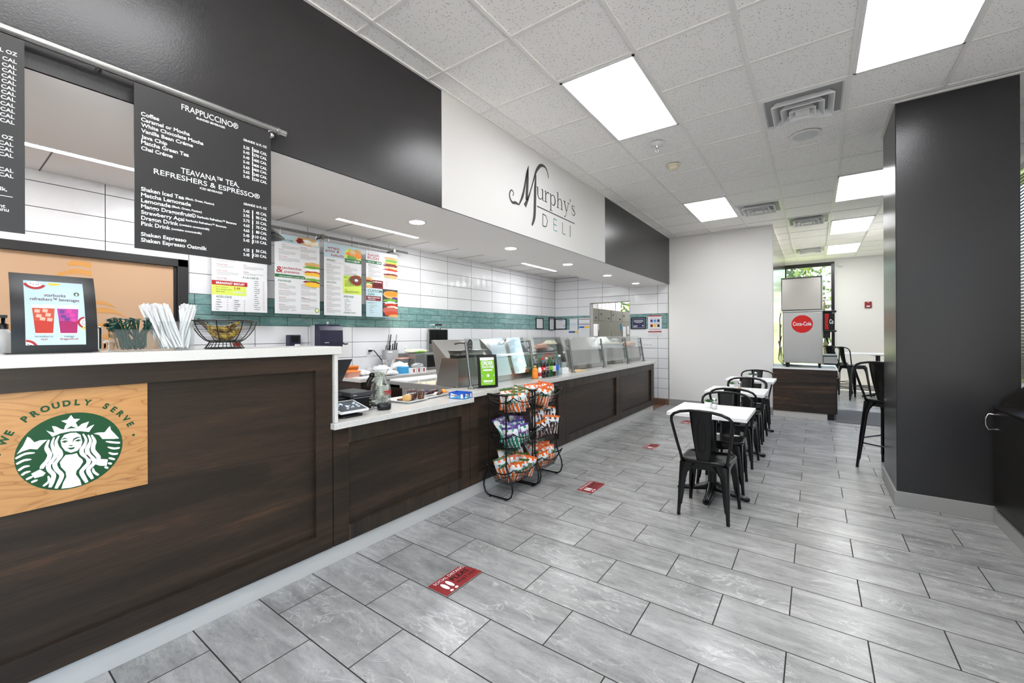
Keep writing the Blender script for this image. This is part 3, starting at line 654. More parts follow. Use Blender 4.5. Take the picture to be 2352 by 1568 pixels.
MUR= {'M1': [(3.339, 2.789), (3.356, 2.808), (3.348, 2.829), (3.328, 2.838), (3.306, 2.827), (3.289, 2.797), (3.29, 2.765), (3.311, 2.735), (3.344, 2.721), (3.389, 2.732), (3.446, 2.727)], 'M2': [(3.446, 2.725), (3.512, 2.83), (3.555, 2.956), (3.592, 3.083), (3.624, 3.168)], 'M3': [(3.617, 3.145), (3.605, 3.039), (3.595, 2.934), (3.584, 2.808)], 'M4': [(3.553, 2.74), (3.615, 2.837), (3.659, 2.924), (3.718, 3.052), (3.764, 3.15), (3.817, 3.216), (3.871, 3.254), (3.94, 3.263), (3.996, 3.23), (4.024, 3.161)], 'M5': [(3.761, 3.121), (3.749, 2.977), (3.743, 2.835), (3.734, 2.693), (3.714, 2.626), (3.682, 2.57)], 'UL': [(3.785, 2.795), (4.645, 2.791)], 'D': [(3.899, 2.742), (3.898, 2.612)], 'D2': [(3.899, 2.742), (3.964, 2.731), (3.999, 2.688), (3.977, 2.625), (3.949, 2.611), (3.898, 2.612)], 'E1': [(4.134, 2.743), (4.133, 2.612), (4.21, 2.612)], 'E2': [(4.134, 2.743), (4.206, 2.736)], 'E3': [(4.133, 2.679), (4.198, 2.674)], 'L': [(4.339, 2.742), (4.338, 2.612), (4.406, 2.611)], 'I': [(4.529, 2.743), (4.527, 2.606)], 'U': [(3.786, 3.002), (3.785, 2.888), (3.923, 2.885), (4.643, 2.893), (4.549, 3.08)], 'p': [(4.052, 2.995), (4.08, 2.839)], 's': [(4.531, 2.971), (4.634, 2.891)]}
EMB= {'crown': [(-0.471, 0.627), (-0.418, 0.588), (-0.32, 0.536), (-0.366, 0.719), (-0.294, 0.693), (-0.203, 0.608), (-0.15, 0.588), (-0.131, 0.68), (-0.098, 0.732), (-0.203, 0.824), (-0.092, 0.837), (-0.02, 0.948), (0.033, 0.837), (0.15, 0.817), (0.065, 0.732), (0.111, 0.608), (0.183, 0.68), (0.32, 0.719), (0.281, 0.608), (0.261, 0.536), (0.34, 0.588), (0.425, 0.621), (0.359, 0.51), (0.32, 0.431), (0.144, 0.49), (-0.039, 0.516), (-0.222, 0.497), (-0.359, 0.438), (-0.405, 0.523)], 'notch': [(-0.118, 0.588), (-0.02, 0.654), (0.078, 0.582), (-0.039, 0.595)], 'face': [(-0.15, 0.444), (-0.039, 0.477), (0.072, 0.464), (0.157, 0.386), (0.19, 0.19), (0.163, 0.065), (0.092, -0.026), (-0.026, -0.052), (-0.131, 0.026), (-0.196, 0.157), (-0.216, 0.314)], 'lips': [(-0.098, 0.092), (-0.033, 0.085), (0.052, 0.085), (0.026, 0.039), (-0.033, 0.033)], 'nose': [(-0.072, 0.15), (-0.033, 0.157), (0.026, 0.137), (-0.026, 0.124)], 'eyel': [(-0.203, 0.281), (-0.131, 0.301), (-0.072, 0.268), (-0.144, 0.235)], 'eyer': [(0.046, 0.255), (0.118, 0.275), (0.176, 0.248), (0.105, 0.216)], 'browl': [(-0.216, 0.32), (-0.144, 0.373), (-0.065, 0.314), (-0.137, 0.34)], 'browr': [(0.0, 0.203), (0.02, 0.314), (0.092, 0.346), (0.176, 0.327), (0.092, 0.307), (0.039, 0.281)], 'torso': [(-0.124, -0.085), (-0.007, -0.098), (0.085, -0.085), (0.118, -0.183), (0.19, -0.281), (0.203, -0.346), (0.144, -0.471), (0.078, -0.556), (0.065, -0.647), (0.144, -0.817), (0.17, -0.961), (-0.046, -0.974), (-0.203, -0.948), (-0.17, -0.804), (-0.111, -0.667), (-0.124, -0.529), (-0.209, -0.379), (-0.229, -0.255), (-0.176, -0.163)], 'finl': [(-0.784, 0.523), (-0.739, 0.484), (-0.667, 0.359), (-0.575, 0.392), (-0.444, 0.379), (-0.523, 0.301), (-0.621, 0.17), (-0.739, 0.209), (-0.869, 0.176), (-0.961, 0.124), (-0.856, 0.314)], 'finr': [(0.739, 0.523), (0.758, 0.412), (0.928, 0.137), (0.817, 0.144), (0.582, 0.19), (0.516, 0.314), (0.405, 0.373), (0.503, 0.386), (0.627, 0.366), (0.699, 0.477)], 'arml': [(-0.725, -0.418), (-0.575, -0.346), (-0.477, -0.464), (-0.523, -0.529), (-0.667, -0.549)], 'armr': [(0.503, -0.34), (0.693, -0.399), (0.667, -0.575), (0.529, -0.536), (0.444, -0.477)]}
EMS= [[(-0.242, 0.438), (-0.294, 0.294), (-0.268, 0.131), (-0.222, 0.02), (-0.216, -0.092), (-0.288, -0.203), (-0.32, -0.294), (-0.281, -0.438), (-0.196, -0.588), (-0.229, -0.739), (-0.301, -0.915)], [(-0.327, 0.418), (-0.366, 0.255), (-0.333, 0.092), (-0.301, -0.046), (-0.346, -0.163), (-0.425, -0.268), (-0.418, -0.399), (-0.34, -0.549), (-0.359, -0.699), (-0.405, -0.856)], [(-0.418, 0.373), (-0.464, 0.203), (-0.438, 0.092), (-0.405, -0.02), (-0.451, -0.163), (-0.523, -0.261), (-0.549, -0.34)], [(0.203, 0.405), (0.261, 0.229), (0.222, 0.078), (0.176, -0.02), (0.19, -0.131), (0.288, -0.261), (0.307, -0.399), (0.222, -0.516), (0.17, -0.608), (0.209, -0.752), (0.275, -0.922)], [(0.301, 0.359), (0.346, 0.19), (0.307, 0.059), (0.281, -0.046), (0.314, -0.19), (0.412, -0.346), (0.405, -0.451), (0.307, -0.562), (0.314, -0.673), (0.386, -0.856)], [(0.366, 0.346), (0.425, 0.17), (0.399, 0.039), (0.405, -0.098), (0.503, -0.288), (0.484, -0.418)], [(-0.66, 0.092), (-0.824, 0.105), (-0.98, 0.02)], [(-0.719, -0.059), (-0.843, -0.052), (-0.967, -0.118)], [(-0.745, -0.216), (-0.843, -0.216), (-0.935, -0.288)], [(-0.732, -0.353), (-0.824, -0.366), (-0.882, -0.418)], [(-0.686, -0.484), (-0.81, -0.542)], [(-0.614, -0.601), (-0.725, -0.634)], [(0.647, 0.111), (0.797, 0.052), (0.948, 0.007)], [(0.686, -0.052), (0.817, -0.124), (0.941, -0.131)], [(0.706, -0.209), (0.797, -0.275), (0.902, -0.288)], [(0.706, -0.359), (0.837, -0.438)], [(0.693, -0.497), (0.771, -0.549)], [(0.621, -0.588), (0.699, -0.647)], [(-0.438, -0.549), (-0.418, -0.686), (-0.523, -0.791)], [(0.392, -0.562), (0.412, -0.673), (0.503, -0.791)]]# ---------------------------------------------------------------- counters
XP = -2.45
def shaker(name, label, y0, y1, z0, z1, iy0, iy1, iz0, iz1, depth=.34, group='dark wood counter cabinets'):
    t = thing(name, label, 'cabinet', (XP-depth/2, (y0+y1)/2, 0), group)
    MB().box(XP-depth, XP-.032, y0+.002, y1-.002, z0, z1, 'dark_walnut').build('body', t)
    MB().box(XP-.032, XP, y0+.002, iy0, z0, z1, 'dark_walnut').build('stile', t, .001)
    MB().box(XP-.032, XP, iy1, y1-.002, z0, z1, 'dark_walnut').build('stile', t, .001)
    MB().box(XP-.032, XP, iy0, iy1, z0, iz0, 'dark_walnut_upright' if y0 > 1 else 'dark_walnut').build('rail', t, .001)
    MB().box(XP-.032, XP, iy0, iy1, iz1, z1, 'dark_walnut_upright' if y0 > 1 else 'dark_walnut').build('rail', t, .001)
    MB().box(XP-.0319, XP-.029, iy0, iy1, iz0, iz1, 'dark_walnut').build('panel', t)
    return t
KZ = .112
shaker('counter_cabinet', 'tall dark wood bar cabinet carrying the square maple sign', -1.6, 1.488, KZ, 1.317, -1.4, 1.379, .217, 1.224, .36)
shaker('counter_cabinet', 'low dark wood cabinet under the register worktop', 1.49, 2.782, KZ, .85, 1.60, 2.676, .21, .742)
shaker('counter_cabinet', 'dark wood cabinet behind the wire snack racks', 2.784, 4.532, KZ, .886, 2.9, 4.352, .205, .795)
shaker('counter_cabinet', 'dark wood cabinet right of the snack racks, below the drink bottles', 4.534, 6.278, KZ, .886, 4.622, 6.138, .205, .78)
shaker('counter_cabinet', 'farthest dark wood counter cabinet, ending near the tiled wall', 6.28, 7.985, KZ, .886, 6.388, 7.826, .212, .778)
struct(MB().box(-2.52, -2.466, -1.6, 7.97, 0, KZ+.004, 'aluminium_kick'), 'baseboard_counter', bev=.002)
# worktops
t = thing('bar_worktop', 'high speckled white quartz bar top over the tall cabinet', 'countertop', (-2.6, 0, 1.317))
MB().box(-2.83, -2.42, -1.6, 1.533, 1.318, 1.367, 'white_speckled_quartz').build('slab', t, .003)
MB().box(-2.81, -2.428, 1.489, 1.512, .889, 1.318, 'white_speckled_quartz').build('end_panel', t, .002)
t = thing('register_worktop', 'low speckled quartz worktop carrying the register and pastry tray', 'countertop', (-2.7, 2.1, .85))
MB().box(-3.02, -2.408, 1.474, 2.79, .85, .888, 'white_speckled_quartz').build('slab', t, .003)
t = thing('serving_worktop', 'long white quartz serving worktop under the sneeze guards', 'countertop', (-2.6, 5.4, .886))
MB().box(-2.8, -2.43, 2.792, 8.03, .886, .93, 'white_speckled_quartz').build('slab', t, .003)
BT, RT, ST = 1.3675, .8885, .9305

# ---------------------------------------------------------------- hanging menus and header lettering
t = thing('sign_rod', 'brushed steel rod along the dark header holding the black menus', 'rod', (-2.335, .4, 2.53))
MB().cyl((-2.335, -1.3, 2.532), (-2.335, 1.1, 2.532), .0175, 'brushed_steel_flat', 18).build('pipe', t)
MB().cyl((-2.335, 1.1, 2.532), (-2.335, 1.112, 2.532), .0215, 'brushed_steel_flat', 18).cyl((-2.335, 1.112, 2.532), (-2.335, 1.148, 2.532), .0175, 'chrome', 18).build('end_cap', t)
MB().tube([(-2.335, 1.062, 2.532), (-2.335, 1.062, 2.49), (-2.32, 1.066, 2.48)], .006, 'chrome', 8).lathe([(.0, -.012), (.012, -.01), (.014, 0), (.01, .012), (0, .014)], 'chrome', (-2.335, 1.075, 2.497), 12).build('bracket', t)
for y in (.42, -.2): MB().cyl((-2.385, y, 2.532), (-2.335, y, 2.532), .01, 'chrome', 10).build('bracket', t)
XSN = -2.322
t = thing('hanging_menu', 'black hanging menu listing blended drinks and iced teas', 'menu sign', (XSN, .79, 2.16), 'black menus on the steel rod')
MB().box(XSN-.006, XSN, .517, 1.066, 1.808, 2.507, 'sign_black').build('board', t)
m = MB(faceX(XSN+.0012))
for s, y, z, wd, h in HANG: m.text(s, y, z, 0, 'white_print', cap=min(h, .03)*.9, width=wd, off=.02 if h < .02 else .004)
m.build('lettering', t, label='white printed drink names and prices')
t = thing('hanging_menu', 'black hanging menu cut off by the left edge, showing calorie counts', 'menu sign', (XSN, -.06, 2.16), 'black menus on the steel rod')
MB().box(XSN-.006, XSN, -.335, .214, 1.808, 2.507, 'sign_black').build('board', t)
m = MB(faceX(XSN+.0012))
for s, y, z in HANGL: m.text(s, y-.0, z, 0, 'white_print', cap=.0125, align='r', off=.014)
m.box(.1, .185, 1.932, 1.934, 0, .0004, 'white_print')
m.build('lettering', t, label='white printed calorie counts')
X0 = XS+.0045
t = thing('header_lettering', 'dark and teal deli name lettering on the white header', 'sign', (X0, 4.0, 2.85))
m = MB(faceX(X0))
for k, wd in (('M1', [.008, .01, .012, .012, .014, .016, .018, .02, .026, .03, .014]), ('M2', [.014, .034, .026, .03, .008]), ('M3', [.012, .04, .046, .04]), ('M4', [.05, .03, .016, .02, .03, .04, .034, .024, .016, .012]), ('M5', [.02, .042, .046, .046, .04, .022])):
    P = MUR[k]; Q = []; W2 = []
    for i in range(len(P)-1):
        for q in range(4):
            a = q/4; p0 = P[max(i-1, 0)]; p1 = P[i]; p2 = P[i+1]; p3 = P[min(i+2, len(P)-1)]
            Q.append(tuple(.5*(2*p1[d]+(p2[d]-p0[d])*a+(2*p0[d]-5*p1[d]+4*p2[d]-p3[d])*a*a+(3*p1[d]-p0[d]-3*p2[d]+p3[d])*a**3) for d in (0, 1))); W2.append(lerp(wd[i], wd[i+1], a))
    Q.append(P[-1]); W2.append(wd[-1])
    m.strip(Q, W2, 0, 'ink')
U = MUR['U']; zb = (U[1][1]+U[3][1])/2
GL = {'u': (.86, [([(.13, 1), (.13, .35), (.2, .08), (.36, 0), (.52, .08), (.64, .28)], [.14, .14, .12, .09, .07, .06]), ([(.66, 1), (.66, 0)], .14), ([(0, .985), (.15, .985)], .05), ([(.52, .985), (.68, .985)], .05), ([(.66, .02), (.82, .03)], .05)]),
 'r': (.6, [([(.16, 1), (.16, 0)], .14), ([(0, .02), (.34, .02)], .05), ([(.02, .98), (.18, .985)], .05), ([(.2, .68), (.3, .92), (.42, 1), (.52, .92)], [.06, .07, .12, .15])]),
 'p': (.86, [([(.16, 1), (.16, -.58)], .14), ([(0, -.56), (.36, -.56)], .05), ([(.02, .98), (.18, .985)], .05), ([(.2, .78), (.34, .97), (.52, .97), (.66, .75), (.69, .5), (.64, .22), (.5, .03), (.34, .03), (.2, .2)], [.05, .07, .1, .14, .15, .14, .1, .07, .05])]),
 'h': (.9, [([(.16, 1.5), (.16, 0)], .14), ([(0, .02), (.34, .02)], .05), ([(.02, 1.48), (.18, 1.485)], .05), ([(.2, .7), (.34, .95), (.5, .98), (.62, .84), (.65, .6), (.65, 0)], [.05, .07, .09, .13, .14, .14]), ([(.5, .02), (.82, .02)], .05)]),
 'y': (.8, [([(.1, 1), (.38, .05)], .14), ([(.66, 1), (.34, -.25), (.22, -.5), (.08, -.54)], [.07, .07, .08, .12]), ([(-.04, .985), (.26, .985)], .05), ([(.52, .985), (.8, .985)], .05)]),
 "'": (.24, [([(.1, 1.5), (.13, 1.36), (.05, 1.15)], [.13, .11, .03])]),
 's': (.64, [([(.5, .8), (.4, .96), (.26, .99), (.12, .88), (.11, .72), (.26, .58), (.44, .44), (.54, .26), (.46, .08), (.3, 0), (.12, .08), (.06, .25)], [.05, .06, .08, .1, .12, .14, .14, .12, .1, .08, .06, .05])])}
zl = [p[1] for p in U]; xh = zl[0]-U[2][1]; gx = U[0][0]-.01; tot = sum(GL[c][0] for c in "urphy's"); gs = (U[3][0]+.03-gx)/tot
for ch in "urphy's":
    adv, st_ = GL[ch]
    for P, wd in st_: m.strip([(gx+x*gs, U[2][1]+y*xh) for x, y in P], [max(.05, q*1.15)*xh for q in wd] if isinstance(wd, list) else max(.07, wd*1.15)*xh, 0, 'ink')
    gx += adv*gs
a, b = MUR['UL']; m.strip([a, b], .012, 0, 'ink')
m.strip(MUR['D'], .012, 0, 'ink'); m.strip(MUR['D2'], .012, 0, 'ink'); m.strip(MUR['L'], .012, 0, 'ink'); m.strip(MUR['I'], .014, 0, 'ink')
m.build('dark_letters', t, label='dark grey letters')
m = MB(faceX(X0))
for k in ('E1', 'E2', 'E3'): m.strip(MUR[k], .013, 0, 'teal')
m.build('teal_letter', t, label='teal letter E')
# maple sign with green emblem
XM = -2.4785
t = thing('maple_sign', 'square maple sign with round green emblem on the bar cabinet', 'sign', (XM, .351, .764))
MB().box(XM, XM+.012, .11, .5915, .764, 1.2345, 'maple_board').build('board', t, .001)
R_ = .154
m = MB(faceX(XM+.0128, .3515, .970)); m.disc(0, 0, R_, 0, 'emblem_green', 64); m.build('emblem_disc', t, label='deep green round emblem')
m = MB(faceX(XM+.0132, .3515, .970)); S = lambda P: [(p[0]*R_, p[1]*R_) for p in P]
def clipd(P):
    return [(p if math.hypot(*p) < R_*.995 else tuple(x*R_*.995/math.hypot(*p) for x in p)) for p in P]
for k in ('crown', 'face', 'torso', 'finl', 'finr', 'arml', 'armr'): m.poly(clipd(S(EMB[k])), 0, 'white')
for q in EMS:
    P = S(q); Q = []
    for i in range(len(P)-1):
        for b in range(3):
            a = b/3; p0 = P[max(i-1, 0)]; p1 = P[i]; p2 = P[i+1]; p3 = P[min(i+2, len(P)-1)]
            Q.append(tuple(.5*(2*p1[d]+(p2[d]-p0[d])*a+(2*p0[d]-5*p1[d]+4*p2[d]-p3[d])*a*a+(3*p1[d]-p0[d]-3*p2[d]+p3[d])*a**3) for d in (0, 1)))
    Q.append(P[-1]); n = len(Q); thick = .0135 if len(P) > 3 and abs(P[0][0]) < R_*.62 else .0085
    m.strip(clipd(Q), [thick*(.35+.65*min(1, 4*i/n, 6*(n-1-i)/n+.5)) for i in range(n)], .0001, 'white')
for k in ('notch', 'lips', 'nose', 'eyel', 'eyer', 'browl', 'browr'): m.poly(S(EMB[k]), .0005, 'emblem_green')
m.build('emblem_figure', t, label='white crowned figure with wavy hair')
m = MB(faceX(XM+.0128, .3515, .970))
def arc(s, a0, a1, r, cap):
    n = len(s)
    for i, ch in enumerate(s):
        a = math.radians(lerp(a0, a1, i/(n-1)))
        if ch != ' ': m.text(ch, r*math.cos(a), r*math.sin(a), 0, 'emblem_green', cap=cap*1.05, align='c', off=.045, rot=a-PI/2)
arc('WE PROUDLY SERVE', 157, 23, R_*1.2, .021)
for a in (172, 8): m.disc(R_*1.25*math.cos(math.radians(a)), R_*1.25*math.sin(math.radians(a)), .005, 0, 'emblem_green', 14)
m.text('TM', .07, -.138, 0, 'emblem_green', cap=.004); m.box(.1, .225, -.16, -.1592, 0, .0001, 'ink')
m.build('lettering', t, label='green arched lettering')

# ---------------------------------------------------------------- curved table-top signs
def table_sign(name, label, c, wdt, hgt, ang, lean, art):
    """curved acrylic sign leaning back; local: u right, v up; ang: heading of its face"""
    t = thing(name, label, 'sign', c)
    M = Matrix.Translation(c) @ Matrix.Rotation(ang, 4, 'Z')
    # local axes: x right, -y towards the viewer, z up ; profile bows backwards towards the top
    prof = lambda v: lean*(v/hgt)**2
    m = MB(M); n = 10
    for d, rev in ((0, False), (.004, True)):
        P = [(x, prof(hgt*k/n)+d, hgt*k/n+.004) for k in range(n+1) for x in (-wdt/2, wdt/2)]
        F = [(2*k, 2*k+1, 2*k+3, 2*k+2) for k in range(n)]
        m.add(P, [tuple(reversed(f)) for f in F] if rev else F, 'black_gloss', True)
    for x in (-wdt/2, wdt/2):
        P = [(x, prof(hgt*k/n)+d, hgt*k/n+.004) for k in range(n+1) for d in (0, .004)]
        m.add(P, [(2*k, 2*k+1, 2*k+3, 2*k+2) for k in range(n)], 'black_gloss')
    m.add([(-wdt/2, prof(hgt), hgt+.004), (wdt/2, prof(hgt), hgt+.004), (wdt/2, prof(hgt)+.004, hgt+.004), (-wdt/2, prof(hgt)+.004, hgt+.004)], [(0, 1, 2, 3)], 'black_gloss')
    m.build('frame', t)
    MB(M).box(-wdt/2-.015, wdt/2-.02, -.004, .075, 0, .004, 'black_gloss').build('foot', t)
    # artwork: flat pieces bent onto the curved face
    a = MB(); art(a); b = MB(M); b.v = []
    for v in a.v: b.v.append(M @ Vector((v.x, prof(v.y)-.0008-v.z, v.y+.004)))
    b.f, b.mi, b.sm, b.mats = a.f, a.mi, a.sm, a.mats
    b.build('printed_card', t, label='printed card'); return t
def grid_rect(a, x0, x1, v0, v1, w, m, n=10):
    for k in range(n): a.rect(x0, x1, lerp(v0, v1, k/n), lerp(v0, v1, (k+1)/n), w, m)
def drinks_art(a):
    W, Hh = .172, .266; v0 = .03
    grid_rect(a, -W/2, W/2, v0, v0+Hh, 0, 'pale_blue')
    a.text('starbucks', .0, .232, .0006, 'burgundy_text', cap=.0125, width=.062, align='c', off=.012)
    a.text('refreshers™ beverages', .0, .214, .0006, 'burgundy_text', cap=.0125, width=.142, align='c', off=.012)
    a.disc(.064, .247, .0085, .0006, 'ink', 18); a.disc(.064, .247, .0078, .0008, 'emblem_green', 18); a.poly([(.06, .247), (.064, .2525), (.068, .247), (.0665, .241), (.0615, .241)], .001, 'white')
    for cx, c1, c2 in ((-.035, 'tomato', 'red_drink'), (.035, 'magenta', 'pink_drink')):
        a.poly([(cx-.024, .075), (cx+.024, .075), (cx+.026, .082), (cx-.026, .082)], .0006, 'white')
        a.poly([(cx-.0245, .079), (cx+.0245, .079), (cx+.028, .13), (cx-.028, .13)], .0008, c1)
        a.poly([(cx-.028, .13), (cx+.028, .13), (cx+.0315, .182), (cx-.0315, .182)], .0008, c2)
        a.poly([(cx-.0315, .182), (cx+.0315, .182), (cx+.033, .197), (cx+.01, .2), (cx-.012, .196), (cx-.033, .198)], .0008, 'light_grey')
        for q, (x, y) in enumerate(((-.014, .15), (.012, .155), (-.004, .138), (.016, .135), (-.018, .17), (.004, .172))): a.poly([(cx+x-.008, y-.006), (cx+x+.006, y-.008), (cx+x+.009, y+.005), (cx+x-.006, y+.008)], .001, 'peach' if c1 == 'tomato' else ('pink' if q % 2 else 'purple'))
    a.text('strawberry', -.036, .062, .0006, 'ink', cap=.008, align='c'); a.text('açai', -.036, .051, .0006, 'red', cap=.0085, align='c', off=.01)
    a.text('mango', .036, .062, .0006, 'ink', cap=.008, align='c'); a.text('dragonfruit', .036, .051, .0006, 'red', cap=.0085, align='c', off=.01)
    def fruit(cx, cy, r, a0, a1):
        P = lambda q: [(max(-W/2, min(W/2, cx+q*r*math.cos(math.radians(lerp(a0, a1, k/12))))), max(v0, min(v0+Hh, cy+q*r*math.sin(math.radians(lerp(a0, a1, k/12)))))) for k in range(13)]
        a.poly(P(1.0)+[(max(-W/2, min(W/2, cx)), max(v0, min(v0+Hh, cy)))], .0006, 'red'); a.poly(P(.72)+[(max(-W/2, min(W/2, cx)), max(v0, min(v0+Hh, cy)))], .0009, 'white')
        for k in (2, 5, 8, 10): q = P(.45)[k]; a.disc(q[0], q[1], .0018, .0012, 'black', 8)
    fruit(-.055, .295, .035, 200, 330); fruit(.088, .125, .026, 100, 260); fruit(-.085, .02, .032, 0, 90)
    a.poly([(-.02, .29), (.02, .29), (.012, .282), (-.012, .28)], .0007, 'yellow'); a.poly([(.0825, .09), (.0825, .115), (.074, .1)], .0007, 'yellow')
table_sign('tabletop_sign', 'black curved sign showing two iced drinks on the bar', (-2.56, .322, BT), .247, .326, PI/2, .085, drinks_art)
def order_art(a):
    W, Hh = .142, .262; v0 = .022
    grid_rect(a, -W/2, W/2, v0, v0+Hh, 0, 'bright_green')
    a.poly([(-W/2, .284), (W/2, .284), (W/2, .262), (.03, .258), (-.02, .254), (-W/2, .258)], .0006, 'white')
    a.text('ORDER', 0, .214, .0006, 'white', cap=.033, width=.118, align='c', off=.035); a.text('TOUCH FREE', 0, .183, .0006, 'white', cap=.022, width=.122, align='c', off=.03)
    a.poly(rrect(.092, .118, .006, 4, .0, .112), .0006, 'white')
    a.disc(.0, .112, .019, .0008, 'bright_green', 20); a.disc(.0, .112, .014, .001, 'white', 20); a.disc(-.004, .11, .004, .0012, 'maroon', 10)
    for x in (-.06, .06): a.disc(x, .112, .007, .0008, 'sky_blue', 12); a.poly([(x-.003, .107), (x+.003, .107), (x+.004, .114), (x, .118), (x-.004, .114)], .001, 'white')
    a.box(-.05, .05, .043, .0445, .0006, .0007, 'white'); a.box(-.03, .03, .036, .038, .0006, .0007, 'white')
table_sign('tabletop_sign', 'green curved ordering sign standing on the serving worktop', (-2.53, 3.135, ST), .2, .31, 1.02, .05, order_art)

# ---------------------------------------------------------------- white menu boards on the tiled wall
XMB = -4.9
t = thing('menu_rod', 'grey steel rod on the tiled wall holding the white menu boards', 'rod', (XMB, 2.9, 2.65))
MB().cyl((XMB, 1.45, 2.652), (XMB, 4.18, 2.652), .017, 'rod_grey', 14).build('pipe', t)
for y in (1.9, 2.85, 3.93): MB().cyl((XB, y, 2.64), (XMB, y, 2.64), .012, 'dark_steel', 10).box(XMB-.02, XMB+.02, y-.02, y+.02, 2.62, 2.672, 'dark_steel').build('bracket', t)
for y in (1.72, 2.16, 2.34, 2.76, 2.92, 3.34, 3.51, 3.93): MB().tube([(XMB+.018, y, 2.66), (XMB+.02, y, 2.63), (XMB+.012, y, 2.6), (XMB+.016, y, 2.575)], .0022, 'chrome', 5).build('hook', t)
BW, BH = .525, .9
class Board:
    def __init__(s, label, y0, z1=2.587):
        s.t = thing('menu_board', label, 'menu board', (XMB+.01, y0+BW/2, z1-BH), 'white menu boards on the wall rod')
        MB().box(XMB+.008, XMB+.012, y0, y0+BW, z1-BH, z1, 'paper').build('board', s.t)
        s.M = FRM((XMB+.0126, y0, z1), (0, 1, 0), (0, 0, 1)); s.m = MB(s.M); s.pic = MB(s.M)
    def tx(s, t, u, v, cap, c='ink', width=None, align='l', off=.008): s.m.text(t, u*BW, -v*BH, .0006, c, cap=cap*BH, width=width and width*BW, align=align, off=off); return s
    def bar(s, u0, u1, v0, v1, c, w=0): s.m.rect(u0*BW, u1*BW, -v1*BH, -v0*BH, w, c); return s
    def lines(s, u, v, n, wd=.3, c='grey'):
        for k in range(n): s.bar(u, u+wd*(1 if k < n-1 else .6), v+k*.0125, v+k*.0125+.004, c)
        return s
    def item(s, t, u, v, n=3, wd=.3, tw=None): s.tx(t, u, v, .0115, 'red', tw).lines(u, v+.012, n, wd); return s
    def done(s):
        s.m.build('print', s.t, label='printed headings, prices and coloured bars')
        if s.pic.v: s.pic.build('food_picture', s.t, label='colour food picture')
    def blob(s, u, v, ru, rv, c, w, jag=.12, seed=1, n=22, clip=1):
        rr = random.Random(seed); P = []
        for k in range(n):
            a = 2*PI*k/n; q = 1+rr.uniform(-jag, jag)
            P.append((min(clip, max(0, u+ru*q*math.cos(a)))*BW, -min(1, max(0, v+rv*q*math.sin(a)))*BH))
        s.pic.poly(P, w, c); return s
    def sandwich(s, u, v, w_, lay):
        for k, (c, h, j) in enumerate(lay): s.blob(u+.01*(k % 2), v, w_*(1+.05*(k % 3)), h, c, .001+.0003*k, j, k*7+3, 26); v += h*1.15
        return s
b = Board('white menu board with breakfast biscuit panel, partly behind the black menu', 1.674)
b.tx('manhattan bagel', .08, .52+.13, .0115, 'red').lines(.08, .665, 2, .33).item('murphy ciabatta', .08, .72, 3, .38).tx('new york bagel', .08, .79, .0115, 'red') if False else None
z = lambda f: f
b.lines(.08, .41, 3, .33).item('manhattan bagel', .08, .476, 2, .3).item('murphy ciabatta', .08, .545, 3, .38).item('new york bagel', .08, .63, 1, .45)
b.item('italian', .55, .455, 3, .38).item('southern', .55, .535, 2, .38)
b.tx('A-LA-CARTE', .53, .605, .021, 'dark_green', .3)
b.bar(0, .62, .655, .705, 'red').tx('BREAKFAST BISCUIT', .07, .692, .022, 'white', .5, off=.03).bar(0, .6, .705, .815, 'lime', .0)
b.tx('Biscuit, choice of', .07, .732, .0115).tx('bacon, sausage or ham,', .07, .757, .0115).tx('egg & cheese', .07, .782, .0115).tx('5.99', .38, .745, .026, 'red', off=.02).bar(.38, .56, .77, .785, 'light_grey', .0006)
b.tx('ADD-ONS', .07, .848, .024, 'dark_green', .27)
for k, (p, q) in enumerate((('cheese', '.75'), ('jalapeño', '.25'), ('beans', '.25'), ('potatoes', '.25'), ('ham', '.90'))): b.tx('• '+p, .06, .875+k*.027, .011, off=.02).tx(q, .25, .875+k*.027, .009, 'red')
for k, p in enumerate(('sausage', 'bacon', 'vegetable', 'avocado', 'spread', 'gravy')): b.tx(('• ' if p != 'spread' else '  ')+p, .37, .875+k*.022, .011, off=.02).tx('.90', .55, .875+k*.022, .009, 'red')
for k, p in enumerate(('bagels', 'biscuit', 'biscuit', 'gravy', 'croissant', 'toast (2)', 'oatmeal', 'egg', 'cream', 'cheese', 'sausage', 'avocado', 'spread', 'bacon (2)', 'potatoes')): b.tx(('  ' if p in ('gravy', 'cheese', 'spread') else '• ')+p, .74, .635+k*.0238, .011, off=.02).tx('1.49', .91, .635+k*.0238, .009, 'red')
b.done()
b = Board('white menu board for signature sandwiches and paninis', 2.28)
b.bar(0, 1, 0, .1, 'pale_blue').tx('SIGNATURE', .06, .083, .024, 'dark_green', .34)
b.blob(.72, .045, .3, .05, 'bread', .001, .2, 2).blob(.55, .05, .1, .03, 'maroon', .0013, .3, 4).blob(.8, .06, .16, .028, 'cream', .0013, .3, 5).blob(.7, .04, .08, .02, 'white', .0016, .4, 6).blob(.92, .05, .07, .02, 'white', .0016, .4, 7)
b.item('yorker', .15, .135, 3, .38).item('french dip', .08, .2, 4, .36).item('santa fe chicken', .08, .285, 4, .46).item('texas delight', .55, .135, 4, .36).item('roast beef melt', .55, .225, 4, .38)
b.tx('&', .03, .485, .075, 'red', .14, off=.012).tx('sandwiches', .145, .435, .032, 'red', .43).tx('paninis', .2, .482, .032, 'red', .33)
b.bar(0, .78, .505, .545, 'green', .0).tx('make any sandwich or panini a meal', .09, .534, .014, 'white', .54, off=.02).tx('$3.99', .66, .536, .024, 'white', off=.02)
for k, (c, h, j) in enumerate((('bread', .03, .12), ('lettuce', .02, .3), ('white', .018, .3), ('tomato', .016, .3), ('cream', .03, .15))): b.blob(.84, .345+k*.033, .21, h, c, .001+.0003*k, j, 11+k)
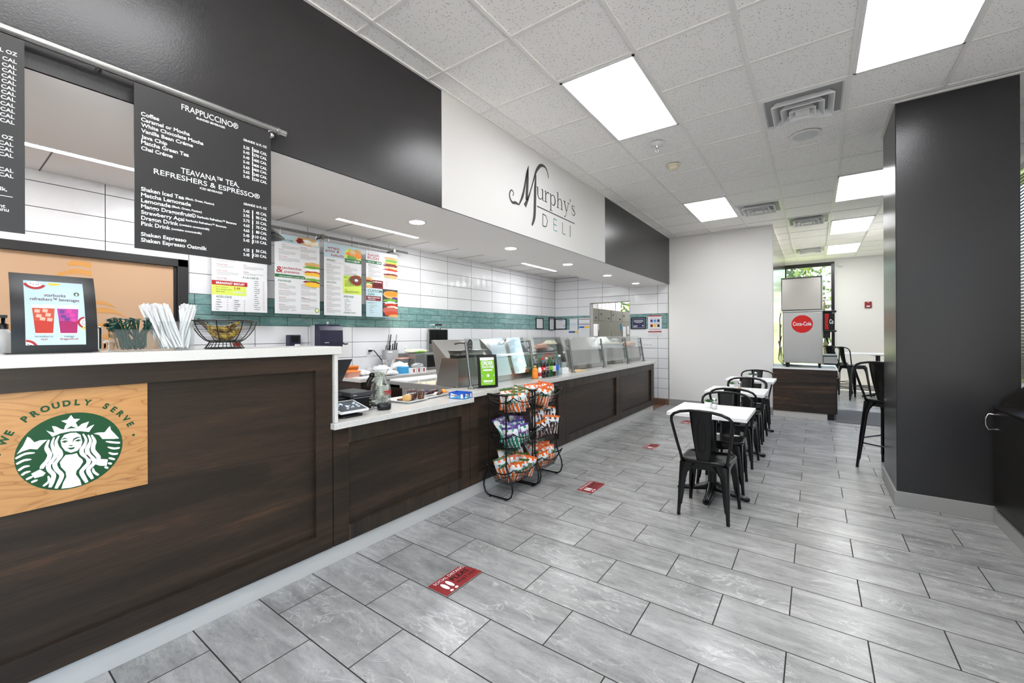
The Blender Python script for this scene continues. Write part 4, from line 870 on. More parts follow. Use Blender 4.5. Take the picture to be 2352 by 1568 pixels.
for k, (c, h, j) in enumerate((('yellow', .03, .12), ('cream', .02, .2), ('lettuce', .018, .3), ('maroon', .014, .3), ('yellow', .032, .15))): b.blob(.83, .475+k*.033, .2, h, c, .003+.0003*k, j, 21+k)
b.tx('PANINIS', .07, .6, .024, 'dark_green', .27)
for u, v, s in ((.08, .632, 'chicken pesto'), (.08, .715, 'turkey avocado bacon'), (.08, .8, 'spiced turkey'), (.08, .89, 'italian press'), (.56, .62, 'caprese'), (.56, .7, 'reuben or rachel'), (.56, .785, 'chicken'), (.56, .885, 'california garden')): b.item(s, u, v, 4, .36)
b.tx('sun-dried tomato', .56, .8, .0115, 'red').bar(.05, .95, .975, .979, 'light_grey').tx('murphy’s favorite', .1, .958, .011, 'ink').tx('vegetarian', .34, .958, .011, 'ink')
b.m.disc(.93*BW, -.945*BH, .027, .0008, 'green', 24); b.m.disc(.93*BW, -.945*BH, .022, .001, 'lime', 24); b.m.disc(.93*BW, -.945*BH, .014, .0012, 'white', 20); b.m.disc(.92*BW, -.947*BH, .004, .0014, 'maroon', 10)
b.done()
b = Board('white menu board for wraps, pitas and salads', 2.862)
b.bar(0, 1, 0, .2, 'pale_blue').tx('wraps,', .08, .08, .036, 'red', .34).tx('pitas &', .04, .125, .036, 'red', .36).tx('salads', .17, .178, .036, 'red', .34)
for k, (u, v, ru, rv, c) in enumerate(((.78, .12, .26, .09, 'lime'), (.8, .1, .2, .06, 'orange'), (.84, .09, .16, .045, 'bread'), (.72, .16, .14, .03, 'lettuce'), (.9, .12, .1, .04, 'orange'), (.75, .08, .08, .025, 'tan'))): b.blob(u, v, ru, rv, c, .001+.0003*k, .22, 31+k)
b.bar(.54, 1, .18, .235, 'green', .004); b.m.text('make it a meal', .58*BW, -.214*BH, .005, 'white', cap=.013, off=.02); b.m.text('$3.99', .8*BW, -.222*BH, .005, 'white', cap=.024, off=.02)
b.tx('WRAPS', .06, .25, .024, 'dark_green', .22).bar(.06, .55, .265, .269, 'grey')
for u, v, s in ((.06, .3, 'veggie fling'), (.06, .38, 'buffalo chicken'), (.06, .46, 'turkey avocado'), (.52, .3, 'chicken caesar'), (.52, .37, 'southwest chicken')): b.item(s, u, v, 4, .36)
b.tx('SALADS', .06, .555, .024, 'dark_green', .25)
for v, s in ((.59, 'grilled chicken'), (.67, 'chef’s salad'), (.75, 'cobb salad'), (.83, 'greek salad'), (.91, 'green salad')): b.item(s, .06, v, 4, .36)
b.bar(.48, 1, .42, .685, 'lime').tx('PITAS', .52, .465, .026, 'green', .19).item('gyro pita', .53, .5, 6, .26).item('falafel', .53, .63, 3, .4)
for k, (ru, rv, c) in enumerate(((.22, .08, 'lettuce'), (.2, .07, 'tomato'), (.18, .06, 'maroon'), (.14, .045, 'brown'), (.05, .02, 'white'))): b.blob(.85, .48, ru, rv, c, .002+.0003*k, .12, 41+k)
b.tx('ADD-ONS', .5, .735, .024, 'dark_green', .27)
for k, s in enumerate(('tuna, egg', 'chicken strips', 'egg', 'turkey or ham', 'gyro meat', 'chicken', 'chef’s garnishes')): b.tx('• '+s, .52, .77+k*.025, .011)
b.tx('SOUP•CHILI', .5, .965, .022, 'dark_green', .33).bar(.06, .5, .985, .989, 'light_grey')
b.done()
b = Board('white menu board for lunch rush and custom subs, last on the rod', 3.459)
b.tx('lunch', .06, .085, .042, 'red', .34).tx('RUSH', .05, .135, .042, 'red', .34).bar(0, .48, .15, .195, 'green').tx('make it a meal', .06, .178, .013, 'white', off=.02).tx('$3.99', .33, .184, .024, 'white', off=.02)
for k, (c, h, j) in enumerate((('bread', .018, .1), ('lettuce', .022, .3), ('cheese', .018, .3), ('maroon', .026, .3), ('tan', .018, .25), ('tomato', .02, .3), ('cream', .02, .25), ('maroon', .018, .3), ('bread', .024, .12))): b.blob(.8, .075+k*.036, .24, h, c, .001+.0003*k, j, 51+k)
b.tx('MURPHY’S', .07, .225, .02, 'grey', .28).tx('ORIGINALS', .07, .252, .02, 'grey', .34).item('club express', .07, .28, 4, .4).item('turkey express', .07, .355, 3, .4)
b.tx('HOMEMADE', .58, .385, .022, 'dark_green', .36).lines(.58, .4, 2, .28).item('chicken salad', .58, .44, 1, .3).item('egg salad', .58, .475, 1, .3).item('tuna salad', .58, .51, 1, .3)
b.bar(0, .52, .44, .565, 'maroon', .0).tx('muffuletta', .2, .475, .02, 'white', .28, off=.02).lines(.2, .49, 5, .28, 'light_grey')
for k, (c, h, j) in enumerate((('bread', .03, .1), ('maroon', .016, .3), ('lettuce', .012, .3), ('cream', .016, .2), ('bread', .022, .1))): b.blob(.08, .435+k*.027, .11, h, c, .002+.0003*k, j, 61+k)
b.bar(0, 1, .575, 1, 'pale_blue', .0).tx('CUSTOM', .05, .625, .036, 'dark_green', .43).tx('subs', .05, .672, .036, 'bluegreen', .2).bar(0, .45, .685, .755, 'maroon', .0003).tx('BUILD YOUR OWN', .05, .717, .017, 'white', .36, off=.03).bar(.05, .28, .73, .74, 'light_grey', .0006).lines(.05, .78, 2, .3)
for k, s in enumerate(('oven roasted turkey', 'corned beef', 'ham', 'pastrami', 'roast beef', 'blt')): b.tx('• '+s, .1, .83+k*.027, .0105)
b.pic.rect(.5*BW, BW, -.99*BH, -.56*BH, .0008, 'ink')
for k, (u, v, ru, rv, c, j) in enumerate(((.8, .645, .28, .062, 'bread', .05), (.8, .63, .24, .04, 'orange', .08), (.9, .7, .12, .02, 'purple', .3), (.75, .735, .24, .026, 'lettuce', .35), (.78, .77, .22, .022, 'white', .35), (.78, .805, .24, .024, 'tomato', .12), (.85, .84, .2, .02, 'cream', .3), (.75, .89, .26, .05, 'ham', .12), (.8, .94, .24, .04, 'red_drink', .1), (.88, .975, .18, .022, 'bread', .1))): b.blob(u, v, ru, rv, c, .0012+.0003*k, j, 71+k)
b.done()
# ---------------------------------------------------------------- things on the bar top
def open_box(name, label, cat, x0, x1, y0, y1, z0, h, m='clear_plastic', th=.003):
    b = MB().box(x0, x1, y0, y1, z0, z0+th, m)
    for a in ((x0, x0+th, y0, y1), (x1-th, x1, y0, y1), (x0, x1, y0, y0+th), (x0, x1, y1-th, y1)): b.box(*a, z0+th, z0+h, m)
    return single(b, name, label, cat, loc=((x0+x1)/2, (y0+y1)/2, z0))
open_box('stirrer_bin', 'low clear acrylic bin holding dark green stirrers', 'bin', -2.66, -2.56, .50, .635, BT, .1)
open_box('straw_bin', 'taller clear acrylic bin holding white wrapped straws', 'bin', -2.64, -2.53, .655, .79, BT, .14)
def aim(o, p, q):
    o.location = p; o.rotation_euler = (Vector(q)-Vector(p)).to_track_quat('Z', 'Y').to_euler()
m = MB().tube([(0, 0, 0), (0, 0, .06), (0, 0, .135)], .0027, 'stirrer_green', 6).lathe([(.0, -.001), (.009, .0), (.009, .002), (0, .003)], 'stirrer_green', (0, 0, .137), 12)
m.at(Matrix.Identity(4))
st = single(m, 'stirrer', 'dark green plastic stirrer with round paddle in the low clear bin', 'stirrer', 'dark green stirrers in the low bin', loc=(0, 0, 0))
rr = random.Random(4)
for k in range(64):
    o = st if k == 0 else copy_tree(st)
    y0 = rr.uniform(.525, .615); y1 = y0+rr.choice((-1, -1, 1))*rr.uniform(.0, .09); z1 = BT+rr.uniform(.07, .12)
    aim(o, (rr.uniform(-2.645, -2.575), y0, BT+rr.uniform(.005, .025)), (rr.uniform(-2.65, -2.57), min(.625, max(.51, y1)), z1))
m = MB().tube([(0, 0, 0), (0, 0, .2)], .0048, 'white', 7).box(-.0065, .0065, -.0008, .0008, .198, .222, 'white')
sw = single(m, 'straw', 'white paper-wrapped straw standing in the clear bin', 'straw', 'white wrapped straws in the clear bin', loc=(0, 0, 0))
for k in range(58):
    o = sw if k == 0 else copy_tree(sw)
    if k < 40:
        yb = rr.uniform(.672, .76); aim(o, (rr.uniform(-2.63, -2.54), yb, BT+.006), (rr.uniform(-2.66, -2.54), yb-.055-(.76-yb)*.1+rr.uniform(-.01, .01), BT+.2))
    else:
        yb = rr.uniform(.74, .775); aim(o, (rr.uniform(-2.63, -2.54), yb, BT+.006), (rr.uniform(-2.64, -2.54), yb+rr.uniform(-.005, .05), BT+.19))
    o.rotation_euler.rotate_axis('Z', rr.uniform(0, 6)); o.location.z += rr.uniform(0, .012)
# wire bowl and bananas
cx, cy = -2.585, .945
t = thing('fruit_bowl', 'black wire fruit bowl on a ring base holding two bananas', 'bowl', (cx, cy, BT))
ring = lambda r, z: [(cx+r*math.cos(2*PI*k/36), cy+r*math.sin(2*PI*k/36), BT+z) for k in range(36)]
PR = [(.07, .036), (.092, .048), (.115, .072), (.134, .1), (.145, .125), (.15, .148)]
MB().tube(ring(.15, .148), .0035, 'black_metal', 8, True).build('rim', t)
m = MB()
for k in range(16):
    f = k/15*4.6; i = int(f); q = f-i; r = lerp(PR[i][0], PR[i+1][0], q); z = lerp(PR[i][1], PR[i+1][1], q); m.tube(ring(r, z), .0011, 'black_metal', 4, True)
for k in range(8): m.tube([(cx+(.068-k*.009)*math.cos(2*PI*j/24), cy+(.068-k*.009)*math.sin(2*PI*j/24), BT+.036) for j in range(24)], .0011, 'black_metal', 4, True)
m.build('wire_rings', t)
for k in range(8):
    a = 2*PI*k/8+.2; MB().tube([(cx+r*math.cos(a), cy+r*math.sin(a), BT+z) for r, z in PR], .0026, 'black_metal', 6).build('rib', t)
m = MB().tube(ring(.088, .004), .004, 'black_metal', 8, True).tube(ring(.068, .036), .003, 'black_metal', 6, True)
for k in range(14):
    a = 2*PI*k/14; m.cyl((cx+.088*math.cos(a), cy+.088*math.sin(a), BT+.004), (cx+.068*math.cos(a), cy+.068*math.sin(a), BT+.036), .002, 'black_metal', 6)
m.build('base', t)
def banana(label, c, ang, tilt, L=.17, bend=.05):
    t = thing('banana', label, 'banana', c, 'bananas in the wire bowl')
    M = Matrix.Translation(c) @ Matrix.Rotation(ang, 4, 'Z') @ Matrix.Rotation(tilt, 4, 'X')
    P = [(0, lerp(-L/2, L/2, k/10), bend*((k/5-1)**2)) for k in range(11)]
    MB(M).tube(P, [.006, .011, .016, .0185, .0195, .02, .0195, .0185, .016, .011, .005], 'banana', 8).build('fruit', t)
    MB(M).tube([P[0], (0, -L/2-.018, bend+.022), (0, -L/2-.03, bend+.04)], [.006, .004, .007], 'bark', 6).build('stem', t, label='brown dry stem')
banana('spotted ripe banana lying at the bottom of the wire bowl', (cx+.01, cy, BT+.062), .1, .08)
banana('spotted ripe banana lying on top of the other banana', (cx-.02, cy+.005, BT+.103), -.25, .15, .15, .035)
t = thing('squeeze_bottle', 'clear bottle with red and lime label just behind the wire bowl', 'bottle', (-2.75, 1.06, BT))
MB().lathe([(.03, 0), (.032, .005), (.032, .06), (.02, .1), (.012, .112), (0, .114)], 'milky_plastic', (-2.75, 1.06, BT)).build('body', t)
MB().box(-2.719, -2.716, 1.04, 1.075, BT+.008, BT+.03, 'red').box(-2.719, -2.716, 1.04, 1.075, BT+.03, BT+.042, 'lime').build('label_band', t)
MB().lathe([(.012, .112), (.012, .125), (.004, .14), (0, .14)], 'white_plastic', (-2.75, 1.06, BT), 12).build('cap', t)
t = thing('napkin_dispenser', 'small chrome napkin dispenser peeking out right of the iced drinks sign', 'dispenser', (-2.68, .44, BT))
MB().box(-2.73, -2.64, .39, .475, BT, BT+.115, 'chrome').build('body', t, .012); MB().box(-2.641, -2.638, .405, .46, BT+.02, BT+.09, 'white').build('napkins', t)
t = thing('counter_hook', 'small white T-shaped stand on the bar left of the stirrers', 'stand', (-2.74, .515, BT))
MB().lathe([(.01, 0), (.01, .003), (.003, .005), (.003, .04)], 'white_plastic', (-2.74, .515, BT), 10).build('post', t); MB().tube([(-2.74, .495, BT+.038), (-2.74, .503, BT+.044), (-2.74, .528, BT+.044), (-2.74, .534, BT+.04)], .004, 'white_plastic', 6).build('arm', t)
t = thing('syrup_pump_bottle', 'black-topped pump bottle half hidden left of the iced drinks sign', 'bottle', (-2.72, .19, BT))
MB().lathe([(.03, 0), (.03, .075), (.014, .1), (.0, .101)], 'milky_plastic', (-2.72, .19, BT)).build('body', t); MB().lathe([(.014, .1), (.015, .12), (.006, .125), (.006, .15), (0, .15)], 'black_plastic', (-2.72, .19, BT), 12).box(-2.73, -2.7, .15, .2, BT+.146, BT+.158, 'black_plastic').build('pump', t)
open_box('condiment_bin', 'clear plastic bin at the left end of the bar, cut by the frame', 'bin', -2.62, -2.5, .03, .165, BT, .05, 'pack_plastic')

# ---------------------------------------------------------------- register worktop
t = thing('customer_display', 'white-edged tilted payment tablet on the low worktop', 'tablet', (-2.6, 1.69, RT))
MB().prism(rrect(.15, .17, .03, 5, -2.585, 1.675), RT, RT+.012, 'black_plastic').loft([[(-2.585+sx*x, 1.675+sy*x, z) for sx, sy in ((1, .9), (-1, .9), (-1, -.9), (1, -.9))] for x, z in ((.06, RT+.012), (.035, RT+.04), (.05, RT+.05))], 'black_plastic', True, True, False).build('base', t, .003)
P0, P1, P2 = Vector((-2.495, 1.572, RT+.043)), Vector((-2.495, 1.79, RT+.043)), Vector((-2.69, 1.572, RT+.088))
u = (P1-P0).normalized(); v = (P2-P0).normalized(); M = FRM(P0, u, v)
MB(M).prism(rrect(.218, .2, .012, 4, .109, .1), -.012, 0, 'white_plastic').build('bezel', t, .002)
MB(M).rect(.012, .206, .012, .188, .0012, 'screen').build('screen', t)
m = MB(M); rr = random.Random(2)
for k in range(26):
    a, b = rr.uniform(.03, .19), rr.uniform(.035, .15); m.disc(a, b, rr.uniform(.003, .011), .0016+k*1e-5, 'screen_light', 7)
m.build('screen_image', t)
t = thing('receipt_printer', 'black receipt printer block between the tablet and the tip jar', 'printer', (-2.8, 1.86, RT))
MB().box(-2.93, -2.7, 1.78, 1.955, RT, RT+.13, 'black_plastic').build('body', t, .008)
MB().box(-2.935, -2.695, 1.775, 1.96, RT+.1, RT+.134, 'dark_grey_plastic').build('lid', t, .006)
MB().box(-2.7005, -2.6985, 1.8, 1.95, RT+.09, RT+.093, 'grey').build('paper_slot', t)
m = MB(faceX(-2.6945)); m.text('Clover', 1.795, RT+.111, 0, 'white_print', cap=.008); m.build('lettering', t)
m = MB()
for z in (.03, .05, .078): m.ell((-2.698, 1.938, RT+z), .005, 'bright_green' if z == .05 else 'chrome', 8, 5)
m.build('status_light', t)
t = thing('cash_drawer', 'wide black cash drawer tucked behind the payment tablet', 'cash drawer', (-2.85, 1.62, RT))
MB().box(-3.0, -2.74, 1.53, 1.77, RT, RT+.1, 'black_plastic').build('body', t, .005); MB().box(-3.0, -2.8, 1.53, 1.775, RT+.1, RT+.125, 'dark_grey_plastic').build('lid', t, .004)
MB().lathe([(.05, 0), (.04, .03), (.02, .05), (0, .05)], 'black_plastic', (-2.93, 1.62, RT+.125), 14).build('lock_knob', t)
t = thing('register_monitor', 'dark back of the tilted register screen beside the bar end panel', 'monitor', (-2.95, 1.66, RT))
m = MB()
m.loft([[(x, y, z) for y in (1.5, 1.905)] + [(x-.02, y, z-.012) for y in (1.905, 1.5)] for x, z in ((-2.86, 1.258), (-3.005, 1.075))], 'dark_grey_plastic', True, True, False).build('screen_back', t, .004)
MB().box(-2.872, -2.857, 1.498, 1.907, 1.256, 1.262, 'white_plastic').build('top_edge', t, label='white top edge')
MB().tube([(-2.95, 1.62, 1.14), (-2.985, 1.62, 1.06), (-2.97, 1.62, RT+.16)], [.022, .022, .03], 'black_plastic', 10).build('stand', t)
t = thing('barcode_scanner', 'black hand scanner standing behind the tip jar', 'scanner', (-2.86, 2.06, RT))
MB().lathe([(.04, 0), (.04, .01), (.012, .018), (.01, .1)], 'black_plastic', (-2.88, 2.07, RT)).build('stand', t)
MB().tube([(-2.87, 2.035, 1.02), (-2.865, 2.045, 1.07), (-2.855, 2.07, 1.11)], [.014, .017, .02], 'black_gloss', 10).build('handle', t)
m = MB().ell((-2.85, 2.085, 1.122), (.026, .042, .024), 'black_gloss', 14, 8); m.build('head', t); MB().ell((-2.85, 2.085, 1.136), (.018, .026, .014), 'chrome', 12, 6).build('trim', t)
jx, jy = -2.774, 2.092
t = thing('tip_jar', 'glass carafe tip jar stuffed with banknotes and red lettering', 'jar', (jx, jy, RT))
MB().lathe([(.0, .001), (.074, .001), (.077, .01), (.077, .13), (.07, .16), (.05, .2), (.046, .22), (.05, .25), (.066, .282), (.063, .282), (.047, .25), (.043, .22), (.047, .2), (.066, .158), (.073, .13), (.073, .012), (0, .008)], 'clear_plastic', (jx, jy, RT), 28).build('glass_body', t)
MB().lathe([(.0, .0), (.078, .0), (.079, .01), (0, .01)], 'smoke_plastic', (jx, jy, RT), 28).build('base', t)
m = MB(FRM((jx+.0795, jy-.03, RT), (0, 1, 0), (0, 0, 1))); m.text('TIPS', .0, .088, .0, 'red', cap=.028, width=.07, off=.05); m.build('lettering', t, label='red lettering')
m = MB()
rr = random.Random(3)
for k in range(26):
    z = RT+.03+k*.0085; r = (.05 if z < RT+.15 else .03); a = rr.uniform(0, 6.3); c = Vector((jx+rr.uniform(-.016, .016), jy+rr.uniform(-.016, .016), z))
    d = Vector((math.cos(a), math.sin(a), rr.uniform(-.5, .5)))*r*.9; e = Vector((-math.sin(a)*.3, math.cos(a)*.3, rr.uniform(.5, 1))).normalized()*.022
    P = []
    for i in range(5):
        q = i/2-1; off = Vector((d.y, -d.x, 0))*.35*(1-q*q); P += [tuple(c+d*q+off-e), tuple(c+d*q+off+e)]
    m.add(P, [(2*i, 2*i+1, 2*i+3, 2*i+2) for i in range(4)], 'banknote_paper', True)
bl = single(m, 'banknotes', 'crumpled banknotes filling the glass tip jar', 'money', loc=(jx, jy, RT+.03)); bl['kind'] = 'stuff'
t = thing('card_reader', 'small black rounded card reader in front of the tip jar', 'card reader', (-2.575, 1.98, RT))
M = Matrix.Translation((-2.58, 1.975, RT)) @ Matrix.Rotation(-.5, 4, 'Z')
MB(M).loft([[(p[0], p[1], z) for p in rrect(a, b, .025, 5)] for a, b, z in ((.06, .085, 0), (.07, .098, .008), (.07, .098, .024))], 'black_gloss').build('base', t)
MB(M).loft([[(p[0], p[1], z) for p in rrect(a, b, .025, 5)] for a, b, z in ((.07, .098, .026), (.07, .098, .038), (.055, .08, .048))], 'black_gloss').build('top_shell', t)
t = thing('charging_cable', 'thin black cable running from the printer to the card reader', 'cable', (-2.68, 1.9, RT))
MB().tube([(-2.62, 1.95, RT+.012), (-2.64, 1.9, RT+.003), (-2.635, 1.85, RT+.003), (-2.66, 1.84, RT+.003), (-2.69, 1.9, RT+.003), (-2.68, 1.962, RT+.006), (-2.72, 1.965, RT+.03)], .0022, 'black_plastic', 6).build('cord', t)
# pastry plates
def plate(label, c, ang, w_, d_):
    M = Matrix.Translation(c) @ Matrix.Rotation(ang, 4, 'Z')
    m = MB(M); R = lambda k, z, s=0: [(p[0], p[1], z) for p in rrect(w_*k-s, d_*k-s, .02, 4)]
    m.loft([R(.75, 0), R(.8, .001), R(1, .016), R(1, .02), R(.97, .019), R(.8, .005), R(.5, .005)], 'white_laminate')
    return single(m, 'serving_plate', label, 'plate', 'white rectangular plates on the register worktop', loc=c)
plate('white rectangular plate holding pastries beside the tip jar', (-2.76, 2.345, RT), .12, .27, .25)
plate('white rectangular plate holding chocolate bars beside the gum box', (-2.82, 2.63, RT), .12, .27, .27)
def wrapped(label, c, ang, sz, m1, top):
    t = thing('pastry', label, 'pastry', c)
    M = Matrix.Translation(c) @ Matrix.Rotation(ang, 4, 'Z')
    MB(M).loft([[(p[0], p[1], z) for p in rrect(sz[0]*k, sz[1]*k, .012, 4)] for k, z in ((.8, 0), (1, .004), (1.02, sz[2]*.5), (.95, sz[2]*.9), (.7, sz[2]))], m1).build('cake', t)
    mm = MB(M); rr = random.Random(len(label))
    for k in range(6): mm.tube([(rr.uniform(-.4, .4)*sz[0], -sz[1]*.4, sz[2]+.001), (rr.uniform(-.4, .4)*sz[0], 0, sz[2]+.003), (rr.uniform(-.4, .4)*sz[0], sz[1]*.4, sz[2]+.001)], .0016, top, 5)
    mm.build('icing', t)
wrapped('brown cookie at the left end of the pastry plate', (-2.745, 2.268, RT+.012), .3, (.05, .06, .018), 'brown', 'tan')
wrapped('pale wrapped turnover on the pastry plate', (-2.72, 2.315, RT+.012), .5, (.06, .1, .045), 'bread', 'cream')
wrapped('dark wrapped brownie leaning beside the pale turnover', (-2.735, 2.375, RT+.012), .5, (.055, .1, .048), 'brownie', 'light_grey')
for c, lb in (((-2.79, 2.42, RT+.012), 'wrapped chocolate muffin at the back of the pastry plate'), ((-2.7, 2.44, RT+.012), 'wrapped chocolate muffin nearest the customer on the pastry plate')):
    t = thing('muffin', lb, 'muffin', c, 'wrapped muffins on the pastry plate')
    MB().lathe([(0, 0), (.026, 0), (.034, .035), (.034, .037)], 'brown', c, 18).build('base', t)
    MB().lathe([(.034, .034), (.042, .042), (.04, .058), (.026, .07), (0, .075)], 'brownie', c, 18).build('top', t)
    m = MB()
    for k in range(9):
        a = k*2.4; m.tube([(c[0]+.043*math.cos(a), c[1]+.043*math.sin(a), c[2]+.01), (c[0]+.044*math.cos(a+.1), c[1]+.044*math.sin(a+.1), c[2]+.05), (c[0]+.02*math.cos(a+.2), c[1]+.02*math.sin(a+.2), c[2]+.076)], .0011, 'light_grey', 4)
    m.build('wrap_folds', t)
def bar(label, c, ang, col, col2, dz=0, s=None):
    t = thing('chocolate_bar', label, 'chocolate bar', c, 'chocolate bars on the second plate')
    M = Matrix.Translation(c) @ Matrix.Rotation(ang, 4, 'Z') @ Matrix.Rotation(dz, 4, 'X')
    MB(M).loft([[(p[0], y, p[1]+.012) for p in rrect(.036*k, .02*k2, .006 if k2 > .5 else .001, 3)] for y, k, k2 in ((-.07, 1, .12), (-.06, 1, .14), (-.055, .95, .9), (.055, .95, .9), (.06, 1, .14), (.07, 1, .12))], col).build('wrapper', t)
    m = MB(M @ FRM((0, 0, .0225), (0, 1, 0), (-1, 0, 0))); m.rect(-.05, .05, -.012, .012, 0, col2)
    if s: m.text(s, 0, -.007, .0006, 'white_print', cap=.013, width=.085, align='c', off=.03)
    m.build('label_print', t)
bar('dark blue wrapped bar at the back of the second plate', (-2.9, 2.66, RT+.014), .3, 'navy', 'blue')
bar('brown bar with a white and purple label on the second plate', (-2.81, 2.63, RT+.014), .15, 'brownie', 'purple', s='SNICKERS')
bar('second brown bar with a purple label, lying on the first', (-2.775, 2.655, RT+.034), .25, 'brownie', 'purple', s='SNICKERS')
bar('dark brown wrapped bar near the gum box', (-2.73, 2.69, RT+.014), .6, 'brownie', 'brown')
bar('orange wrapped bar closest to the gum box', (-2.72, 2.735, RT+.03), .9, 'orange', 'yellow')
t = thing('gum_box', 'open blue gum box at the end of the register worktop', 'box', (-2.5, 2.715, RT))
M = Matrix.Translation((-2.5, 2.715, RT)) @ Matrix.Rotation(.15, 4, 'Z')
m = MB(M)
for a in ((-.08, -.077, -.06, .06), (.077, .08, -.06, .06), (-.08, .08, -.06, -.057), (-.08, .08, .057, .06)): m.box(*a, 0, .052, 'blue')
m.box(-.08, .08, -.06, .06, 0, .003, 'blue').box(-.075, .075, -.055, .055, .003, .035, 'sky_blue').build('carton', t)
for MM, s, wd in ((M @ FRM((0, -.0605, 0), (1, 0, 0), (0, 0, 1)), 'Trident', .16), (M @ FRM((.0805, 0, 0), (0, 1, 0), (0, 0, 1)), 'Trident', .12)):
    m = MB(MM); m.rect(-wd/2, wd/2, .004, .02, 0, 'sky_blue').poly([(-wd*.4, .006), (-wd*.4+.004, .046), (wd*.2, .026)], .0004, 'white').text(s, -wd*.36, .02, .0008, 'navy', cap=.013, width=wd*.48, off=.04); m.rect(wd*.26, wd*.4, .006, .042, .0004, 'white'); m.build('label_print', t)

# ---------------------------------------------------------------- prep tables and sneeze guards
def prep(label, y0, y1, hoods, zt=1.2, hx=0, ys=None):
    ys = ys or y1
    t = thing('prep_table', label, 'prep table', (-3.2, (y0+y1)/2, 0), 'stainless prep tables behind the serving worktop')
    MB().box(-3.6, -2.815, y0+.03, y1, .1, .9, 'brushed_steel').build('body', t, .003)
    m = MB()
    for x in (-3.55, -2.86):
        for y in (y0+.08, y1-.06): m.cyl((x, y, 0), (x, y, .1), .02, 'dark_steel', 10)
    m.build('foot', t)
    MB().box(-3.86, -2.815, y0, y0+.03, .87, .935, 'brushed_steel_flat').box(-3.86, -3.6, y0, y1, .87, .905, 'brushed_steel_flat').build('rail', t, .003)
    MB().box(-2.78, -2.752, y0+.45, ys, .932, zt, 'brushed_steel').box(-2.96+hx, -2.752, y0+.45, ys, zt-.012, zt+.004, 'brushed_steel_flat').build('front_shield', t, .002)
    m = MB(FRM((0, y0, 0), (1, 0, 0), (0, 0, 1)))
    m.prism([(-3.055, .94), (-2.752, .938), (-2.752, 1.21), (-2.97, 1.21)], -.45, 0, 'steel_panel').build('end_panel', t, .003)
    for k, (a, b) in enumerate(hoods):
        dx = hx-.05*(len(hoods) > 1 and k == 0); m = MB(FRM((dx, a, 0), (1, 0, 0), (0, 0, 1)))
        m.prism([(-3.165, 1.384), (-3.15, 1.384), (-2.95, zt+.012), (-2.76, zt+.006), (-2.76, zt+.004), (-2.965, zt+.004), (-3.06, .985), (-3.075, .985)], -(b-a), 0, 'mirror_steel' if k else 'steel_satin').build('hood', t, .002)
        if k or len(hoods) == 1:
            c = (a+b)/2; q = lambda f, o: (-3.15+dx+.2*f+o*.6, 1.384-.17*f+o)
            x, z = q(.22, .03); MB().tube([(x-.02, c-.05, z-.02), (x, c-.045, z), (x, c+.045, z), (x-.02, c+.05, z-.02)], .009, 'chrome', 8).build('handle', t)
    return t
prep('nearest stainless prep table, its slanted end panel facing the register', 2.96, 5.43, [(3.05, 3.7), (3.76, 4.5)], ys=4.9)
prep('middle stainless prep table behind the drink bottles', 5.46, 6.5, [(5.5, 6.38)])
t = prep('farthest low stainless prep table beside the tiled wall', 6.75, 8.16, [(6.9, 8.1)], 1.19, -.3)
t = thing('cutting_board', 'long white cutting board along the nearest prep table', 'cutting board', (-3.75, 3.9, .907))
MB().box(-3.92, -3.62, 3.08, 4.7, .906, .937, 'white_plastic').build('board', t, .004)
t = thing('condiment_pans', 'shallow insert pans at the near end of the first prep table', 'pan', (-3.3, 3.2, .9))
MB().box(-3.58, -3.1, 3.02, 3.9, .902, .912, 'cream').build('pan_tray', t, .002)
for x, y, h, lb in ((-3.46, 3.1, .045, 'short cream pump lid leftmost in the insert pans'), (-3.3, 3.06, .035, 'short cream pump lid in the middle of the insert pans'), (-3.2, 3.1, .07, 'tall cream pump lid nearest the slanted end panel')):
    t = thing('sauce_pump', lb, 'pump', (x, y, .912)); MB().lathe([(.03, 0), (.032, .008), (.012, .014), (.007, .02), (.006, h), (0, h)], 'cream', (x, y, .912), 12).build('pump_head', t)
t = thing('steel_pan', 'deep stainless food pan with a flared rim resting on the near prep hood', 'pan', (-2.87, 3.2, 1.212))
R = lambda w_, d_, z: [(p[0], p[1], z) for p in rrect(w_, d_, .03, 5, -2.86, 3.2)]
MB().loft([R(.15, .36, 1.236), R(.17, .4, 1.278), R(.2, .45, 1.282), R(.2, .45, 1.285), R(.165, .39, 1.28), R(.14, .35, 1.242), R(.1, .3, 1.241)], 'brushed_steel_flat').build('pan', t)
MB().box(-2.93, -2.79, 3.03, 3.38, 1.211, 1.236, 'black_plastic').build('foot', t)
def post_at(z): return -2.615-.07*(z-.93)/.47
py = [2.985, 4.08, 5.04, 6.08, 7.1, 7.9]
PL = ['nearest steel sneeze guard post with a bent top arm', 'second sneeze guard post, beside the orange juice bottle', 'third sneeze guard post, right of the paper tray', 'fourth sneeze guard post from the viewer', 'fifth sneeze guard post, in front of the bread loaf', 'last sneeze guard post at the far end of the worktop']
